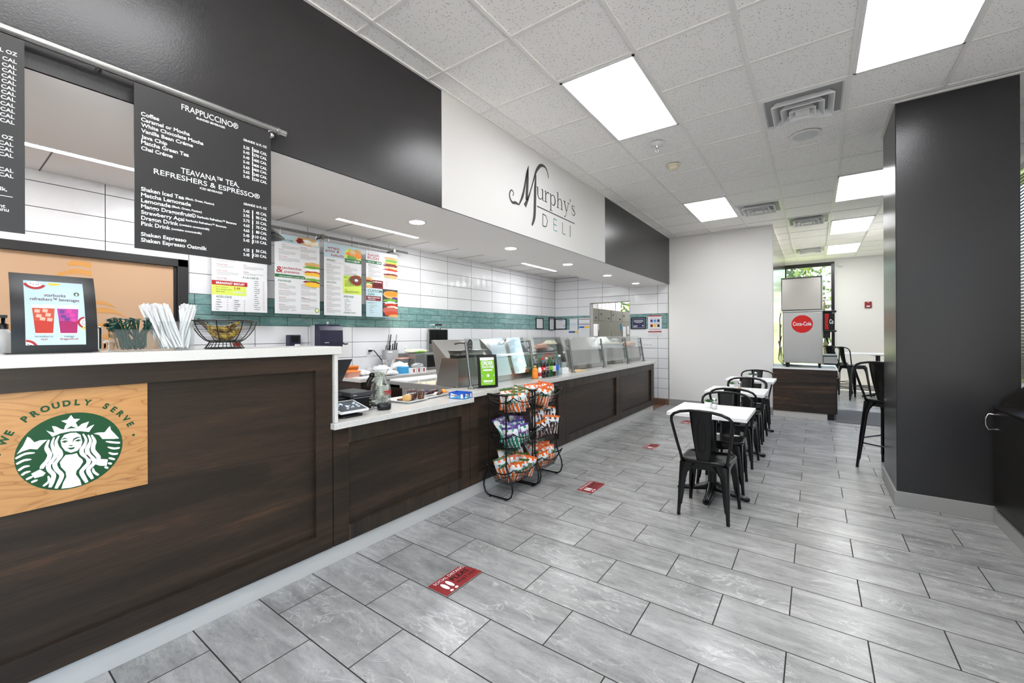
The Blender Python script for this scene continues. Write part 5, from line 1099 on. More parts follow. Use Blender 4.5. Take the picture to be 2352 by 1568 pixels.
for k, y in enumerate(py):
    t = thing('guard_post', PL[k], 'post', (-2.615, y, ST), 'sneeze guard posts on the serving worktop')
    MB().lathe([(.034, 0), (.034, .01), (.022, .014), (.02, .03)], 'steel_post', (-2.615, y, ST), 18).build('base_flange', t)
    MB().cyl((-2.615, y, ST+.01), (post_at(1.37), y, 1.37), .0145, 'steel_post', 14).build('tube', t)
    if k < 2: MB().tube([(post_at(1.37), y, 1.362), (post_at(1.37)-.07, y-.005, 1.364), (post_at(1.37)-.13, y-.01, 1.352)], .013, 'steel_post', 10).build('arm', t)
    m = MB()
    for z in (1.055, 1.285): m.cyl((post_at(z)-.01, y-.03, z), (post_at(z)-.01, y+.03, z), .011, 'steel_post', 10).cyl((post_at(z), y, z), (post_at(z)-.02, y, z), .008, 'steel_post', 8)
    m.build('clamp', t)
for k in range(5):
    a, b = py[k]+.014, py[k+1]-.014
    m = MB(); x = lambda z: post_at(z)-.022
    m.loft([[(x(1.01), y, 1.01), (x(1.405), y, 1.405), (x(1.405)-.006, y, 1.405), (x(1.01)-.006, y, 1.01)] for y in (a, b)], 'glass', True, True, False)
    single(m, 'guard_glass', 'clear sneeze guard pane between the %s posts' % ('first and second', 'second and third', 'third and fourth', 'fourth and fifth', 'fifth and last')[k], 'glass panel', 'sneeze guard panes', loc=(-2.67, (a+b)/2, 1.01))
t = thing('payment_decal', 'dark grey rounded decal on the glass beside the nearest post', 'decal', (-2.7, 3.06, 1.31))
m = MB(faceX(-2.688)); P = [(3.02+.036+.036*math.cos(PI*k/10), 1.35+.045*math.sin(PI*k/10)) for k in range(11)]+[(3.025, 1.3), (3.035, 1.285), (3.077, 1.285), (3.088, 1.3)]
m.poly(P, 0, 'dark_grey_plastic').disc(3.056, 1.362, .013, .0005, 'grey', 18).disc(3.056, 1.362, .0115, .0008, 'dark_grey_plastic', 18).text('•)', 3.056, 1.357, .0012, 'white_print', cap=.01, align='c')
for q in range(3): m.rect(3.03+q*.02, 3.042+q*.02, 1.328, 1.334, .0008, 'grey')
m.text('Clover', 3.056, 1.296, .0008, 'white_print', cap=.009, align='c'); m.build('sticker', t)

# ---------------------------------------------------------------- bottles on the serving worktop
def bottle(label, y, h, r, liquid, cap, lab, prof=None, x=-2.6, lz=(.35, .55), fill=.75, glassy='water_clear', mark=None, mc='white'):
    c = (x, y, ST); t = thing('drink_bottle', label, 'bottle', c, 'drink bottles on the serving worktop')
    pf = prof or [(.0, .0), (.82, .0), (1, .03), (1, .33), (.94, .36), (.94, .56), (1, .6), (.98, .66), (.62, .8), (.38, .9), (.38, .93), (0, .93)]
    cut = [p for p in pf if p[1] <= fill]; last = pf[len(cut)]
    a = (fill-cut[-1][1])/(last[1]-cut[-1][1]); cut.append((lerp(cut[-1][0], last[0], a), fill))
    MB().lathe([(p[0]*r, p[1]*h) for p in cut], liquid, c, 18).build('filled_body', t)
    MB().lathe([(cut[-1][0]*r, fill*h)]+[(p[0]*r, p[1]*h) for p in pf[len(cut)-1:]], glassy, c, 18).build('neck', t)
    MB().lathe([(.44*r, .915*h), (.44*r, h), (.40*r, h*1.004), (0, h*1.004)], cap, c, 16).build('cap', t)
    if lab:
        MB().lathe([(1.02*r, lz[0]*h), (1.02*r, lz[1]*h), (.9*r, lz[1]*h)], lab, c, 20).build('label_band', t)
        if mark:
            m = MB()
            for q in range(5):
                a = -.55+q*.12; m.at(FRM((c[0]+1.03*r*math.cos(a), c[1]+1.03*r*math.sin(a), ST+(lz[0]+lz[1])/2*h-.008), (-math.sin(a), math.cos(a), 0), (0, 0, 1)))
                if q < len(mark): m.text(mark[q], 0, 0, .0005, mc, cap=.017, align='c', off=.03)
            m.build('lettering', t)
bottle('small orange juice bottle beside the second guard post', 4.075, .15, .033, 'juice_orange', 'yellow', 'orange', lz=(.1, .55), fill=.85)
bottle('small white and red bottle with green cap, second in the drink row', 4.172, .145, .026, 'white', 'green', 'red', lz=(.15, .45), fill=.85)
bottle('cola bottle with red cap and red label', 4.245, .232, .035, 'cola_liquid', 'cola_red', 'cola_red', mark='Coke')
bottle('cola bottle with silver cap and grey label', 4.325, .232, .035, 'cola_liquid', 'light_grey', 'grey', mark='Coke', mc='red')
bottle('green lemon-lime soda bottle with bright green cap', 4.405, .236, .035, 'green_glass', 'green', 'bright_green', glassy='green_glass')
bottle('dark soda bottle with maroon cap and pale label', 4.485, .228, .035, 'cola_liquid', 'maroon', 'light_grey', lz=(.25, .55))
bottle('clear water bottle with teal cap and blue label', 4.56, .236, .034, 'water_clear', 'bluegreen', 'blue', lz=(.3, .55))
bottle('clear water bottle with white cap and purple-blue mark, last in the front row', 4.645, .25, .033, 'water_clear', 'white', None)
bottle('brown bottle with white label standing behind the water bottles', 4.98, .28, .035, 'brownie', 'white', 'white', x=-2.72, lz=(.2, .5))
m = MB(); rr = random.Random(9); open_ = [(-2.71, 4.88), (-2.6, 4.88), (-2.6, 5.02), (-2.71, 5.02)]
m.box(-2.7, -2.61, 4.79, 4.98, ST, ST+.004, 'white')
for k in range(14):
    x, y = rr.uniform(-2.69, -2.62), rr.uniform(4.8, 4.97); a = rr.uniform(0, 3); m.at(Matrix.Translation((x, y, ST+.03)) @ Matrix.Rotation(a, 4, 'Z')); m.prism([(-.03, 0), (0, .03), (.03, 0), (0, -.02)], -.026, rr.uniform(.02, .045), 'white')
single(m, 'napkin_stack', 'torn stack of white napkins beside the third guard post', 'napkins', loc=(-2.655, 4.885, ST))
single(MB().box(-2.73, -2.6, 5.12, 5.42, ST+.001, ST+.012, 'tan'), 'cardboard_sheet', 'flat tan cardboard sheet behind the third guard post', 'cardboard', loc=(-2.66, 5.27, ST))

# ---------------------------------------------------------------- bread, trays on the prep tables
def lumpy(name, label, cat, c, r, m_, seed=1, group=None, jag=.12, n=14, k=9):
    rr = random.Random(seed); b = MB(Matrix.Translation(c)); secs = []
    for i in range(k+1):
        th = PI*(i+.03)/(k+.06); secs.append([(r[0]*math.sin(th)*math.cos(2*PI*j/n)*(1+rr.uniform(-jag, jag)), r[1]*math.sin(th)*math.sin(2*PI*j/n)*(1+rr.uniform(-jag, jag)), r[2]*(1-math.cos(th))*(1+rr.uniform(-jag, jag)*.5)) for j in range(n)])
    b.loft(secs, m_, True, True, False)
    return single(b, name, label, cat, group, loc=c)
lumpy('bread_bag', 'bagged pink rolls on the black tray behind the drink bottles', 'bread', (-2.95, 4.78, 1.22), (.07, .15, .05), 'peach', 3)
lumpy('bread_bag', 'small clear bag beside the pink rolls', 'bread', (-2.95, 4.98, 1.205), (.05, .07, .03), 'pack_plastic', 5)
single(MB().loft([[(p[0], p[1], z) for p in rrect(.17*k, .34*k, .03, 4, -2.92, 4.8)] for k, z in ((.85, 1.206), (1, 1.222))], 'black_plastic'), 'black_tray', 'black tray under the bagged rolls', 'tray', loc=(-2.92, 4.8, 1.205))
t = thing('steel_container', 'small grey steel container with lid beside the middle prep hood', 'container', (-3.15, 5.34, .9))
MB().box(-3.22, -3.08, 5.26, 5.42, .9005, 1.3, 'steel_satin').build('body', t, .004); MB().loft([[(-3.23, 5.25, 1.3), (-3.07, 5.25, 1.3), (-3.07, 5.43, 1.3), (-3.23, 5.43, 1.3)], [(-3.2, 5.32, 1.35), (-3.12, 5.32, 1.35), (-3.12, 5.42, 1.35), (-3.2, 5.42, 1.35)]], 'cream', True, True, False).build('lid', t)
t = thing('food_tray', 'clear tray with foil-topped food on the far prep table', 'tray', (-2.84, 6.98, 1.194))
R = lambda w_, d_, z: [(p[0], p[1], z) for p in rrect(w_, d_, .03, 4, -2.85, 6.98)]
MB().loft([R(.2, .42, 1.195), R(.23, .46, 1.27), R(.26, .5, 1.272), R(.26, .5, 1.276), R(.22, .45, 1.27)], 'milky_plastic').build('tray_body', t); MB().box(-2.94, -2.77, 6.82, 7.1, 1.276, 1.3, 'cream').build('food', t, .006)
lumpy('plastic_wrap', 'crumpled clear wrap lying on the far food tray', 'plastic wrap', (-2.86, 7.08, 1.3), (.06, .14, .03), 'pack_plastic', 8)
lumpy('bread_loaf', 'long bagged bread loaf on the far prep table', 'bread', (-2.85, 7.72, 1.194), (.09, .34, .055), 'peach', 9, jag=.06)
# ---------------------------------------------------------------- back counter against the tiled wall
BZ = .925
t = thing('back_cabinet', 'dark wood cabinet under the white back worktop by the tiled wall', 'cabinet', (-4.7, 4.3, 0))
MB().box(-5.03, -4.32, 2.98, 5.6, .0, BZ-.04, 'dark_walnut_across').build('body', t)
for k in range(4): MB().box(-4.32, -4.304, 3.0+k*.65, 3.635+k*.65, .1, BZ-.05, 'dark_walnut').build('door', t, .001)
t = thing('back_worktop', 'white quartz back worktop crowded with bags and containers', 'countertop', (-4.7, 4.3, BZ-.04))
MB().box(-5.035, -4.29, 2.95, 5.62, BZ-.04, BZ, 'white_speckled_quartz').build('slab', t, .002)
BZ += .0005
def tub(label, c, sx, sy, h, m_, lid=None, group=None, cat='container', name='food_container'):
    t = thing(name, label, cat, c, group)
    R = lambda k, z: [(p[0], p[1], c[2]+z) for p in rrect(sx*k, sy*k, .02, 4, c[0], c[1])]
    MB().loft([R(.86, 0), R(1, h), R(1.04, h), R(1.04, h+.004)], m_).build('tub', t)
    if lid: MB().loft([R(1.06, h+.004), R(1.06, h+.014), R(.9, h+.018)], lid).build('lid', t)
    return t
tub('large orange-lidded tub at the near corner of the back worktop', (-4.62, 3.04, BZ), .16, .2, .06, 'peach', 'plastic_orange', 'orange tubs on the back worktop')
tub('smaller orange tub behind the first one, nearer the tiled wall', (-4.86, 3.2, BZ), .13, .17, .1, 'plastic_orange', 'plastic_orange', 'orange tubs on the back worktop')
t = thing('clear_cup', 'clear domed cup lying behind the orange tubs', 'cup', (-4.72, 3.37, BZ)); MB().ell((-4.72, 3.37, BZ+.05), (.05, .055, .05), 'pack_plastic', 16, 8).build('dome', t)
single(MB(Matrix.Rotation(.0, 4, 'Z')).box(-4.52, -4.36, 3.0, 3.22, BZ, BZ+.006, 'white'), 'paper_sheet', 'loose white paper sheets at the near edge of the back worktop', 'paper', loc=(-4.44, 3.1, BZ))
def bag(label, c, r, seed, m_='white'):
    return lumpy('plastic_bag', label, 'bag', (c[0], c[1], c[2]+.001), tuple(x*1.2 for x in r), m_, seed, 'crumpled bags on the back worktop', .22, 12, 7)
bag('crumpled white bag with a red mark behind the tip jar', (-4.7, 3.56, BZ), (.1, .11, .045), 12)
bag('crumpled white bag left of the blue box', (-4.62, 3.8, BZ), (.09, .1, .06), 14)
bag('flat white bag at the front edge, right of the tip jar', (-4.42, 3.46, BZ), (.08, .12, .025), 15)
bag('white bag beside the paper sheets', (-4.66, 3.22, BZ), (.08, .09, .03), 18)
bag('clear bag on top of the white and red cartons', (-4.42, 3.94, BZ+.065), (.06, .08, .025), 16, 'pack_plastic')
t = thing('knife_holder', 'grey plastic bin full of black-handled knives on the back worktop', 'knife holder', (-4.9, 3.86, BZ))
MB().loft([[(p[0], p[1], z) for p in rrect(.12*k, .235*k, .04, 5, -4.9, 3.86)] for k, z in ((.9, BZ), (1, BZ+.3), (.95, BZ+.3), (.9, BZ+.1))], 'grey').build('bin', t); MB().box(-4.842, -4.838, 3.78, 3.85, BZ+.26, BZ+.285, 'white').build('tag', t)
rr = random.Random(6); hb = None
for k in range(11):
    L = rr.choice((.07, .09, .1, .13, .22)); y = 3.765+k*.0185; x = rr.uniform(-4.93, -4.87)
    t = thing('knife', 'black-handled utensil upright in the grey bin', 'knife', (x, y, BZ+.2), 'black-handled utensils in the grey bin')
    MB().tube([(x, y, BZ+.2), (x, y+L*.08, BZ+.3)], [.006, .006], 'brushed_steel', 6).build('blade', t)
    MB().tube([(x, y+L*.08, BZ+.295), (x, y+L*.25, BZ+.3+L)], [.009, .007], 'black_plastic' if k % 4 else 'steel_satin', 8).build('handle', t)
t = thing('utensil_cup', 'clear cup with a bundle of steel whisks and tongs before the grey bin', 'utensil holder', (-4.72, 3.66, BZ))
MB().lathe([(.03, 0), (.036, .07), (.034, .07), (.028, .003)], 'pack_plastic', (-4.72, 3.66, BZ)).build('cup', t)
for k in range(7): MB().tube([(-4.72, 3.66, BZ+.02), (-4.72+rr.uniform(-.01, .01), 3.61+k*.012, BZ+.13), (-4.72, 3.59+k*.016, BZ+.18)], [.003, .003, .008], 'chrome', 6).build('utensil', t)
t = thing('utensil', 'steel tongs leaning right of the clear utensil cup', 'tongs', (-4.7, 3.73, BZ)); MB().tube([(-4.7, 3.7, BZ+.05), (-4.7, 3.75, BZ+.17), (-4.7, 3.78, BZ+.2)], [.004, .008, .006], 'chrome', 8).build('arm', t); MB().tube([(-4.7, 3.71, BZ+.05), (-4.69, 3.755, BZ+.16), (-4.69, 3.785, BZ+.19)], [.004, .006, .005], 'chrome', 8).build('arm', t)
t = tub('square clear tub of nuts with peach lid, left of the microwave', (-4.8, 3.99, BZ), .13, .16, .17, 'pack_plastic', 'peach'); m = MB(); rr = random.Random(8)
for k in range(40): m.ell((-4.8+rr.uniform(-.05, .05), 3.99+rr.uniform(-.065, .065), BZ+.02+rr.uniform(0, .07)), rr.uniform(.01, .016), 'tan', 6, 4)
o = single(m, 'nuts', 'brown nuts filling the clear tub', 'nuts', loc=(-4.8, 3.99, BZ+.02)); o['kind'] = 'stuff'
t = thing('microwave', 'stainless microwave with a black glass door on the back worktop', 'microwave', (-4.78, 4.33, BZ))
MB().box(-5.02, -4.6, 4.06, 4.62, BZ+.01, BZ+.245, 'brushed_steel_flat').build('body', t, .006); MB().box(-4.6, -4.585, 4.24, 4.6, BZ+.02, BZ+.235, 'brushed_steel').build('door_frame', t, .003); MB().box(-4.586, -4.58, 4.27, 4.58, BZ+.04, BZ+.215, 'black_gloss').build('door_glass', t)
MB().box(-4.62, -4.56, 4.22, 4.62, BZ+.001, BZ+.012, 'steel_satin').build('base', t)
lumpy('vegetable_bag', 'clear bag of green and orange vegetables on the microwave', 'bag', (-4.8, 4.25, BZ+.246), (.14, .2, .03), 'cream', 21); single(MB().tube([(-4.68, 4.12, BZ+.262), (-4.67, 4.2, BZ+.268), (-4.67, 4.3, BZ+.262)], .012, 'lettuce', 8), 'lettuce_strip', 'green leaves inside the bag on the microwave', 'vegetables')
t = thing('blue_box', 'small bright blue box between the white bag and the cartons', 'box', (-4.5, 3.78, BZ)); MB().box(-4.56, -4.44, 3.7, 3.82, BZ, BZ+.085, 'sky_blue').build('carton', t, .002)
for k, (y, lb) in enumerate(((3.84, 'white and red carton next to the blue box'), (3.93, 'white and red carton in the middle of the three'), (4.02, 'white and red carton closest to the microwave'))):
    t = thing('carton', lb, 'box', (-4.42, y, BZ), 'white and red cartons'); MB().box(-4.46, -4.38, y-.042, y+.042, BZ, BZ+.065, 'white').build('carton_body', t, .002); MB().box(-4.38, -4.3785, y-.012, y+.012, BZ+.008, BZ+.056, 'red').build('label_band', t)
t = thing('panini_press', 'open panini press with a tall black ribbed lid behind the near prep hood', 'sandwich press', (-4.9, 4.88, BZ))
MB().box(-5.03, -4.7, 4.67, 5.07, BZ, BZ+.16, 'steel_satin').build('base', t, .006)
m = MB().box(-4.97, -4.945, 4.675, 5.06, 1.3, 1.522, 'black_metal')
for k in range(16): m.box(-4.947, -4.938, 4.69+k*.023, 4.7+k*.023, 1.31, 1.512, 'black_metal')
m.build('lid_plate', t); MB().box(-5.0, -4.968, 4.665, 5.07, BZ+.14, 1.535, 'brushed_steel').build('lid_shell', t, .004)
MB().tube([(-4.97, 4.69, 1.525), (-4.95, 4.655, 1.6), (-4.95, 5.05, 1.605), (-4.97, 5.045, 1.525)], .006, 'chrome', 8).cyl((-4.95, 4.78, 1.602), (-4.95, 4.93, 1.604), .014, 'black_plastic', 12).tube([(-4.97, 4.8, 1.525), (-4.95, 4.81, 1.555), (-4.95, 4.91, 1.555), (-4.97, 4.92, 1.525)], .006, 'chrome', 8).build('handle', t)
# wall fittings
t = thing('towel_dispenser', 'smoky blue paper towel dispenser with a lever on the tiled wall', 'paper towel dispenser', (-4.95, 2.93, 1.28))
m = MB(FRM((0, 2.775, 0), (1, 0, 0), (0, 0, 1))); pf = [(-4.9, 1.27), (-4.835, 1.3), (-4.825, 1.36), (-4.83, 1.5), (-4.86, 1.555), (-4.9, 1.572), (-4.95, 1.575), (-4.95, 1.27)]
m.prism(pf, -.3, 0, 'smoke_plastic').build('cover', t, .006); MB().box(XB, -4.95, 2.765, 3.085, 1.27, 1.56, 'light_grey').build('back_plate', t, .005); MB().box(-4.93, -4.9, 2.9, 2.93, 1.57, 1.605, 'chrome').build('key_lock', t, .006)
MB().tube([(-4.86, 3.075, 1.34), (-4.83, 3.11, 1.325), (-4.82, 3.14, 1.33)], [.012, .009, .008], 'black_plastic', 8).build('lever', t)
m = MB(faceX(-4.823)); m.text('TORK', 2.83, 1.345, 0, 'white_print', cap=.012, off=.03) if False else m.rect(2.83, 2.885, 1.345, 1.353, 0, 'light_grey'); m.build('badge', t)
t = thing('soap_dispenser', 'small square dark soap dispenser left of the paper towel dispenser', 'soap dispenser', (-5.0, 2.54, 1.3))
MB().box(XB, -4.96, 2.47, 2.61, 1.305, 1.445, 'smoke_plastic').build('body', t, .008); MB().box(-4.965, -4.955, 2.535, 2.6, 1.31, 1.335, 'white').build('push_bar', t, .003); MB().box(-4.96, -4.956, 2.5, 2.58, 1.36, 1.43, 'black_gloss').build('window', t)
def plate_(label, M, w_, h_, kind='outlet', n=1):
    t = thing('wall_outlet' if kind == 'outlet' else 'switch_plate', label, 'outlet' if kind == 'outlet' else 'light switch', tuple(M.translation))
    MB(M).prism(rrect(w_, h_, .006), 0, .006, 'white_plastic').build('cover_plate', t, .001)
    m = MB(M)
    for k in range(n):
        x = (k-(n-1)/2)*.06
        if kind == 'outlet':
            for y in (-.02, .02): m.prism(rrect(.03, .026, .006, 3, x, y), .006, .008, 'light_grey').rect(x-.007, x-.005, y-.004, y+.006, .0085, 'ink').rect(x+.005, x+.007, y-.004, y+.006, .0085, 'ink')
        else: m.box(x-.01, x+.01, -.015, .015, .006, .014, 'light_grey')
    m.build('socket' if kind == 'outlet' else 'toggle', t)
plate_('wall outlet with a black plug, left of the grey knife bin', faceX(XB, 3.61, 1.2), .08, .13)
plate_('wall outlet right of the grey knife bin', faceX(XB, 4.24, 1.215), .08, .13)
plate_('wall outlet high on the white tiles, right of the menu boards', faceX(XB, 4.8, 2.136), .08, .13)
plate_('four-gang switch plate on the tiled wall behind the last guard post', faceY(YE, -2.86, 1.22), .25, .125, 'switch', 4)
t = thing('power_cord', 'black power cord plugged into the outlet left of the knife bin', 'cable', (-5.02, 3.61, 1.2)); MB().tube([(-5.02, 3.61, 1.225), (-4.99, 3.66, 1.22), (-4.95, 3.74, 1.1), (-4.9, 3.79, 1.0), (-4.88, 3.8, .95)], .007, 'black_plastic', 8).build('cord', t); MB().box(-5.033, -5.0, 3.59, 3.63, 1.205, 1.235, 'black_plastic').build('plug', t, .004)
def framed(name, label, M, w_, h_, frame, paper, art, cat='framed certificate'):
    t = thing(name, label, cat, tuple(M.translation))
    if frame:
        m = MB(M); b = .016
        for a in ((-w_/2, -w_/2+b, -h_/2, h_/2), (w_/2-b, w_/2, -h_/2, h_/2), (-w_/2, w_/2, -h_/2, -h_/2+b), (-w_/2, w_/2, h_/2-b, h_/2)): m.box(*a, 0, .018, frame)
        m.build('frame', t)
    MB(M).box(-w_/2+.004, w_/2-.004, -h_/2+.004, h_/2-.004, .001, .006, paper).build('sheet', t)
    m = MB(M); art(m, w_, h_); m.build('print', t)
def lines_art(cols):
    def f(m, w_, h_):
        for u0, u1, v, c, th in cols: m.rect(lerp(-w_/2, w_/2, u0), lerp(-w_/2, w_/2, u1), h_/2-v*h_-th*h_, h_/2-v*h_, .0065, c)
    return f
txt = [(.2, .8, v, 'light_grey', .02) for v in (.2, .26, .4, .46, .52, .6, .66, .78)]
framed('wall_certificate', 'black framed certificate on the teal band, farther from the corner', faceX(XB, 8.085, 1.686), .31, .245, 'black_metal', 'paper', lines_art(txt))
framed('wall_certificate', 'narrow-looking black framed certificate right at the wall corner', faceX(XB, 8.62, 1.686), .24, .3, 'black_metal', 'paper', lines_art(txt+[(.2, .8, .12, 'red', .05)]))
def cert(m, w_, h_):
    lines_art([(.3, .7, .15, 'blue', .04)]+txt[2:6])(m, w_, h_); m.disc(w_*.33, -h_*.2, .014, .007, 'blue', 16)
framed('wall_certificate', 'black framed certificate with a blue seal, beside the posted notices', faceY(YE, -4.885, 1.684), .3, .25, 'black_metal', 'paper', cert)
framed('wall_notice', 'white notice with blue lines between the certificate and the large poster', faceY(YE, -4.545, 1.672), .21, .275, None, 'paper', lines_art([(.1, .9, .05, 'grey', .03), (.1, .9, .45, 'sky_blue', .03), (.1, .9, .55, 'sky_blue', .02)]+txt[5:]), 'notice')
framed('wall_notice', 'small white notice with a photo strip, posted below the others', faceY(YE, -4.56, 1.455), .25, .13, None, 'paper', lines_art([(.05, .45, .05, 'blue', .3), (.45, .7, .05, 'ink', .3), (.7, .98, .05, 'yellow', .3), (.1, .9, .7, 'light_grey', .06)]), 'notice')
framed('wall_notice', 'tall white notice with navy bars beside the doorway', faceY(YE, -4.275, 1.604), .28, .42, None, 'paper', lines_art([(.03, .97, .06, 'maroon', .03), (.03, .97, .3, 'maroon', .02), (.03, .97, .36, 'navy', .025), (.05, .5, .46, 'blue', .09), (.5, .95, .46, 'yellow', .09), (.2, .8, .6, 'light_grey', .02), (.2, .8, .64, 'light_grey', .02), (.3, .7, .75, 'light_grey', .02)]), 'notice')
def plaque(m, w_, h_):
    m.rect(-w_/2+.022, w_/2-.022, -h_/2+.022, h_/2-.022, .0063, 'light_grey'); m.rect(-w_/2+.027, w_/2-.027, -h_/2+.027, h_/2-.027, .0066, 'navy')
    for k, (a, b) in enumerate(((.2, .8), (.16, .84), (.18, .82), (.3, .7))): m.rect(lerp(-w_/2, w_/2, a), lerp(-w_/2, w_/2, b), h_*(.24-.07*k), h_*(.27-.07*k), .007, 'light_grey')
    m.rect(-w_*.36, -w_*.05, -h_*.25, -h_*.2, .007, 'light_grey'); m.rect(-w_*.36, -w_*.1, -h_*.33, -h_*.28, .007, 'light_grey')
    m.poly([(w_*.3+.02*(1 if k % 2 == 0 else .45)*math.cos(PI/2+k*PI/5), -h_*.22+.02*(1 if k % 2 == 0 else .45)*math.sin(PI/2+k*PI/5)) for k in range(10)], .007, 'white')
framed('wall_plaque', 'navy blue framed plaque with a star on the tiled wall right of the doorway', faceY(YE, -3.018, 1.668), .31, .245, 'black_metal', 'navy', plaque, 'plaque')
framed('wall_poster', 'red and white choking aid poster right of the navy plaque', faceY(YE, -2.678, 1.608), .285, .44, None, 'paper', lines_art([(.02, .98, .01, 'red', .05), (.1, .9, .13, 'red', .012), (.18, .36, .2, 'purple', .13), (.42, .62, .2, 'sky_blue', .13), (.68, .85, .2, 'navy', .13), (.1, .9, .38, 'red', .012), (.18, .36, .43, 'maroon', .13), (.42, .62, .43, 'yellow', .13), (.68, .85, .43, 'navy', .13), (.1, .9, .65, 'red', .02), (.02, .98, .75, 'red', .055), (.3, .7, .86, 'grey', .01)]+[(.05+.14*k, .13+.14*k, .92, 'light_grey', .03) for k in range(6)]), 'poster')
# pendant lamp half hidden by the black menu
t = thing('pendant_lamp', 'black cone pendant lamp peeking out behind the black drinks menu', 'pendant lamp', (-3.7, 1.62, 2.2))
MB().lathe([(.03, .13), (.05, .12), (.15, .03), (.19, .0), (.186, .0), (.145, .025), (.0, .1)], 'black_metal', (-3.7, 1.60, 2.25), 28).build('shade', t); MB().cyl((-3.7, 1.6, 2.37), (-3.7, 1.6, ZA), .005, 'black_plastic', 8).build('cord', t); MB().ell((-3.7, 1.6, 2.29), .035, 'white_plastic', 12, 8).build('bulb', t)

# kitchen cold units beyond the doorway
KX = -4.6
ys = [9.5, 10.33, 11.16, 11.98, 12.8]
for k in range(4):
    a, b = ys[k]+.006, ys[k+1]-.006
    t = thing('upright_freezer', ('first dark steel upright unit seen through the doorway, mostly hidden', 'dark steel upright unit with two papers taped on it', 'dark steel upright unit in the middle of the doorway view', 'last dark steel upright unit, below the small window')[k], 'freezer', (KX-.4, (a+b)/2, 0), 'dark steel upright units')
    MB().box(KX-.75, KX-.02, a, b, .1, 2.11, 'dark_steel').build('body', t); MB().box(KX-.02, KX, a+.006, b-.006, 1.8, 2.11, 'dark_steel').build('top_panel', t, .003); d = MB().box(KX-.02, KX, a+.006, b-.006, .14, 1.785, 'dark_steel').build('door', t, .003)
    MB().box(KX, KX+.025, b-.06, b-.045, 1.55, 1.75, 'sky_blue' if k > 1 else 'chrome').build('handle', d)
    m = MB()
    for y, z in ((a+.15, 1.98), (b-.15, 1.87)): m.lathe([(.03, 0), (.03, .004)], 'navy', (0, 0, 0), 12) if False else m.ell((KX+.006, y, z), (.008, .04, .025), 'navy', 10, 6)
    m.build('latch', t)
for c, w_, h_, lb in (((10.12, 1.55), .26, .31, 'white paper sheet taped on the dark unit, left in the doorway view'), ((12.16, 1.51), .24, .3, 'white paper strip taped on the farther dark unit'), ((12.46, 1.56), .16, .25, 'small white paper at the right edge of the doorway view')):
    t = thing('taped_paper', lb, 'paper', (KX+.004, c[0], c[1])); MB().box(KX+.002, KX+.004, c[0]-w_/2, c[0]+w_/2, c[1]-h_/2, c[1]+h_/2, 'paper').build('sheet', t)
    m = MB(faceX(KX+.005)); [m.rect(c[0]-w_*.35, c[0]+w_*.3, c[1]+h_*(.35-.1*q), c[1]+h_*(.37-.1*q), 0, 'light_grey') for q in range(7)]; m.build('print', t)

# ---------------------------------------------------------------- floor stickers
def sticker(label, x0, x1, y0, y1, worn):
    t = thing('floor_sticker', label, 'floor sticker', ((x0+x1)/2, (y0+y1)/2, 0), 'red distancing stickers on the floor')
    w_, h_ = y1-y0, x1-x0                      # run along +Y, top of the print towards -X
    M = FRM((x1, y0, .0006), (0, 1, 0), (-1, 0, 0))
    P = [(0, 0), (w_, 0)]+([(w_, h_*.12), (w_*.985, h_*.22), (w_*1.0, h_*.34), (w_*.97, h_*.5), (w_*.95, h_*.62), (w_*.955, h_*.74), (w_*.9, h_*.84), (w_*.87, h_*.98), (w_*.84, h_)] if worn else [(w_, h_)])+[(0, h_)]
    MB(M).poly(P, 0, 'sticker_red').build('sheet', t)
    m = MB(M); m.text('SOCIAL DISTANCING' if not worn else 'SOCIAL DISTANC', .03*w_/.3, h_*.8, .0004, 'white_print', cap=h_*.14, width=w_*(.8 if worn else .86), off=.0)
    def sole(u, v):
        m.poly([(u-.002+.022*w_/.3*math.cos(a)*.62, v+.028*h_/.15*1.3*math.sin(a)) for a in [2*PI*k/16 for k in range(16)]], .0004, 'white_print'); m.poly([(u-.002+.012*w_/.3*math.cos(2*PI*k/12), v-.045*h_/.15+.009*h_/.15*math.sin(2*PI*k/12)-.008) for k in range(12)], .0004, 'white_print')
    sole(.06*w_/.3, h_*.47); sole(.098*w_/.3, h_*.47)
    m.build('white_print', t, label='white footprints and heading')
    m = MB(M); m.text('PLEASE' if not worn else 'PLEAS', w_*.42, h_*.48, .0004, 'black', cap=h_*.22, width=w_*.46, off=.02); m.text('WAIT HERE' if not worn else 'WAIT HER', w_*.42, h_*.2, .0004, 'black', cap=h_*.18, width=w_*.53); m.build('dark_print', t, label='dark lettering')
sticker('worn red floor sticker nearest the viewer, its corner torn', -1.797, -1.645, 1.67, 1.972, True)
sticker('red floor sticker with white footprints, level with the snack racks', -1.79, -1.637, 3.508, 3.81, False)
sticker('red floor sticker third from the viewer, left of the first chair', -1.775, -1.63, 5.29, 5.56, True)
sticker('farthest red floor sticker, partly behind the first chair back', -1.774, -1.62, 7.11, 7.4, False)
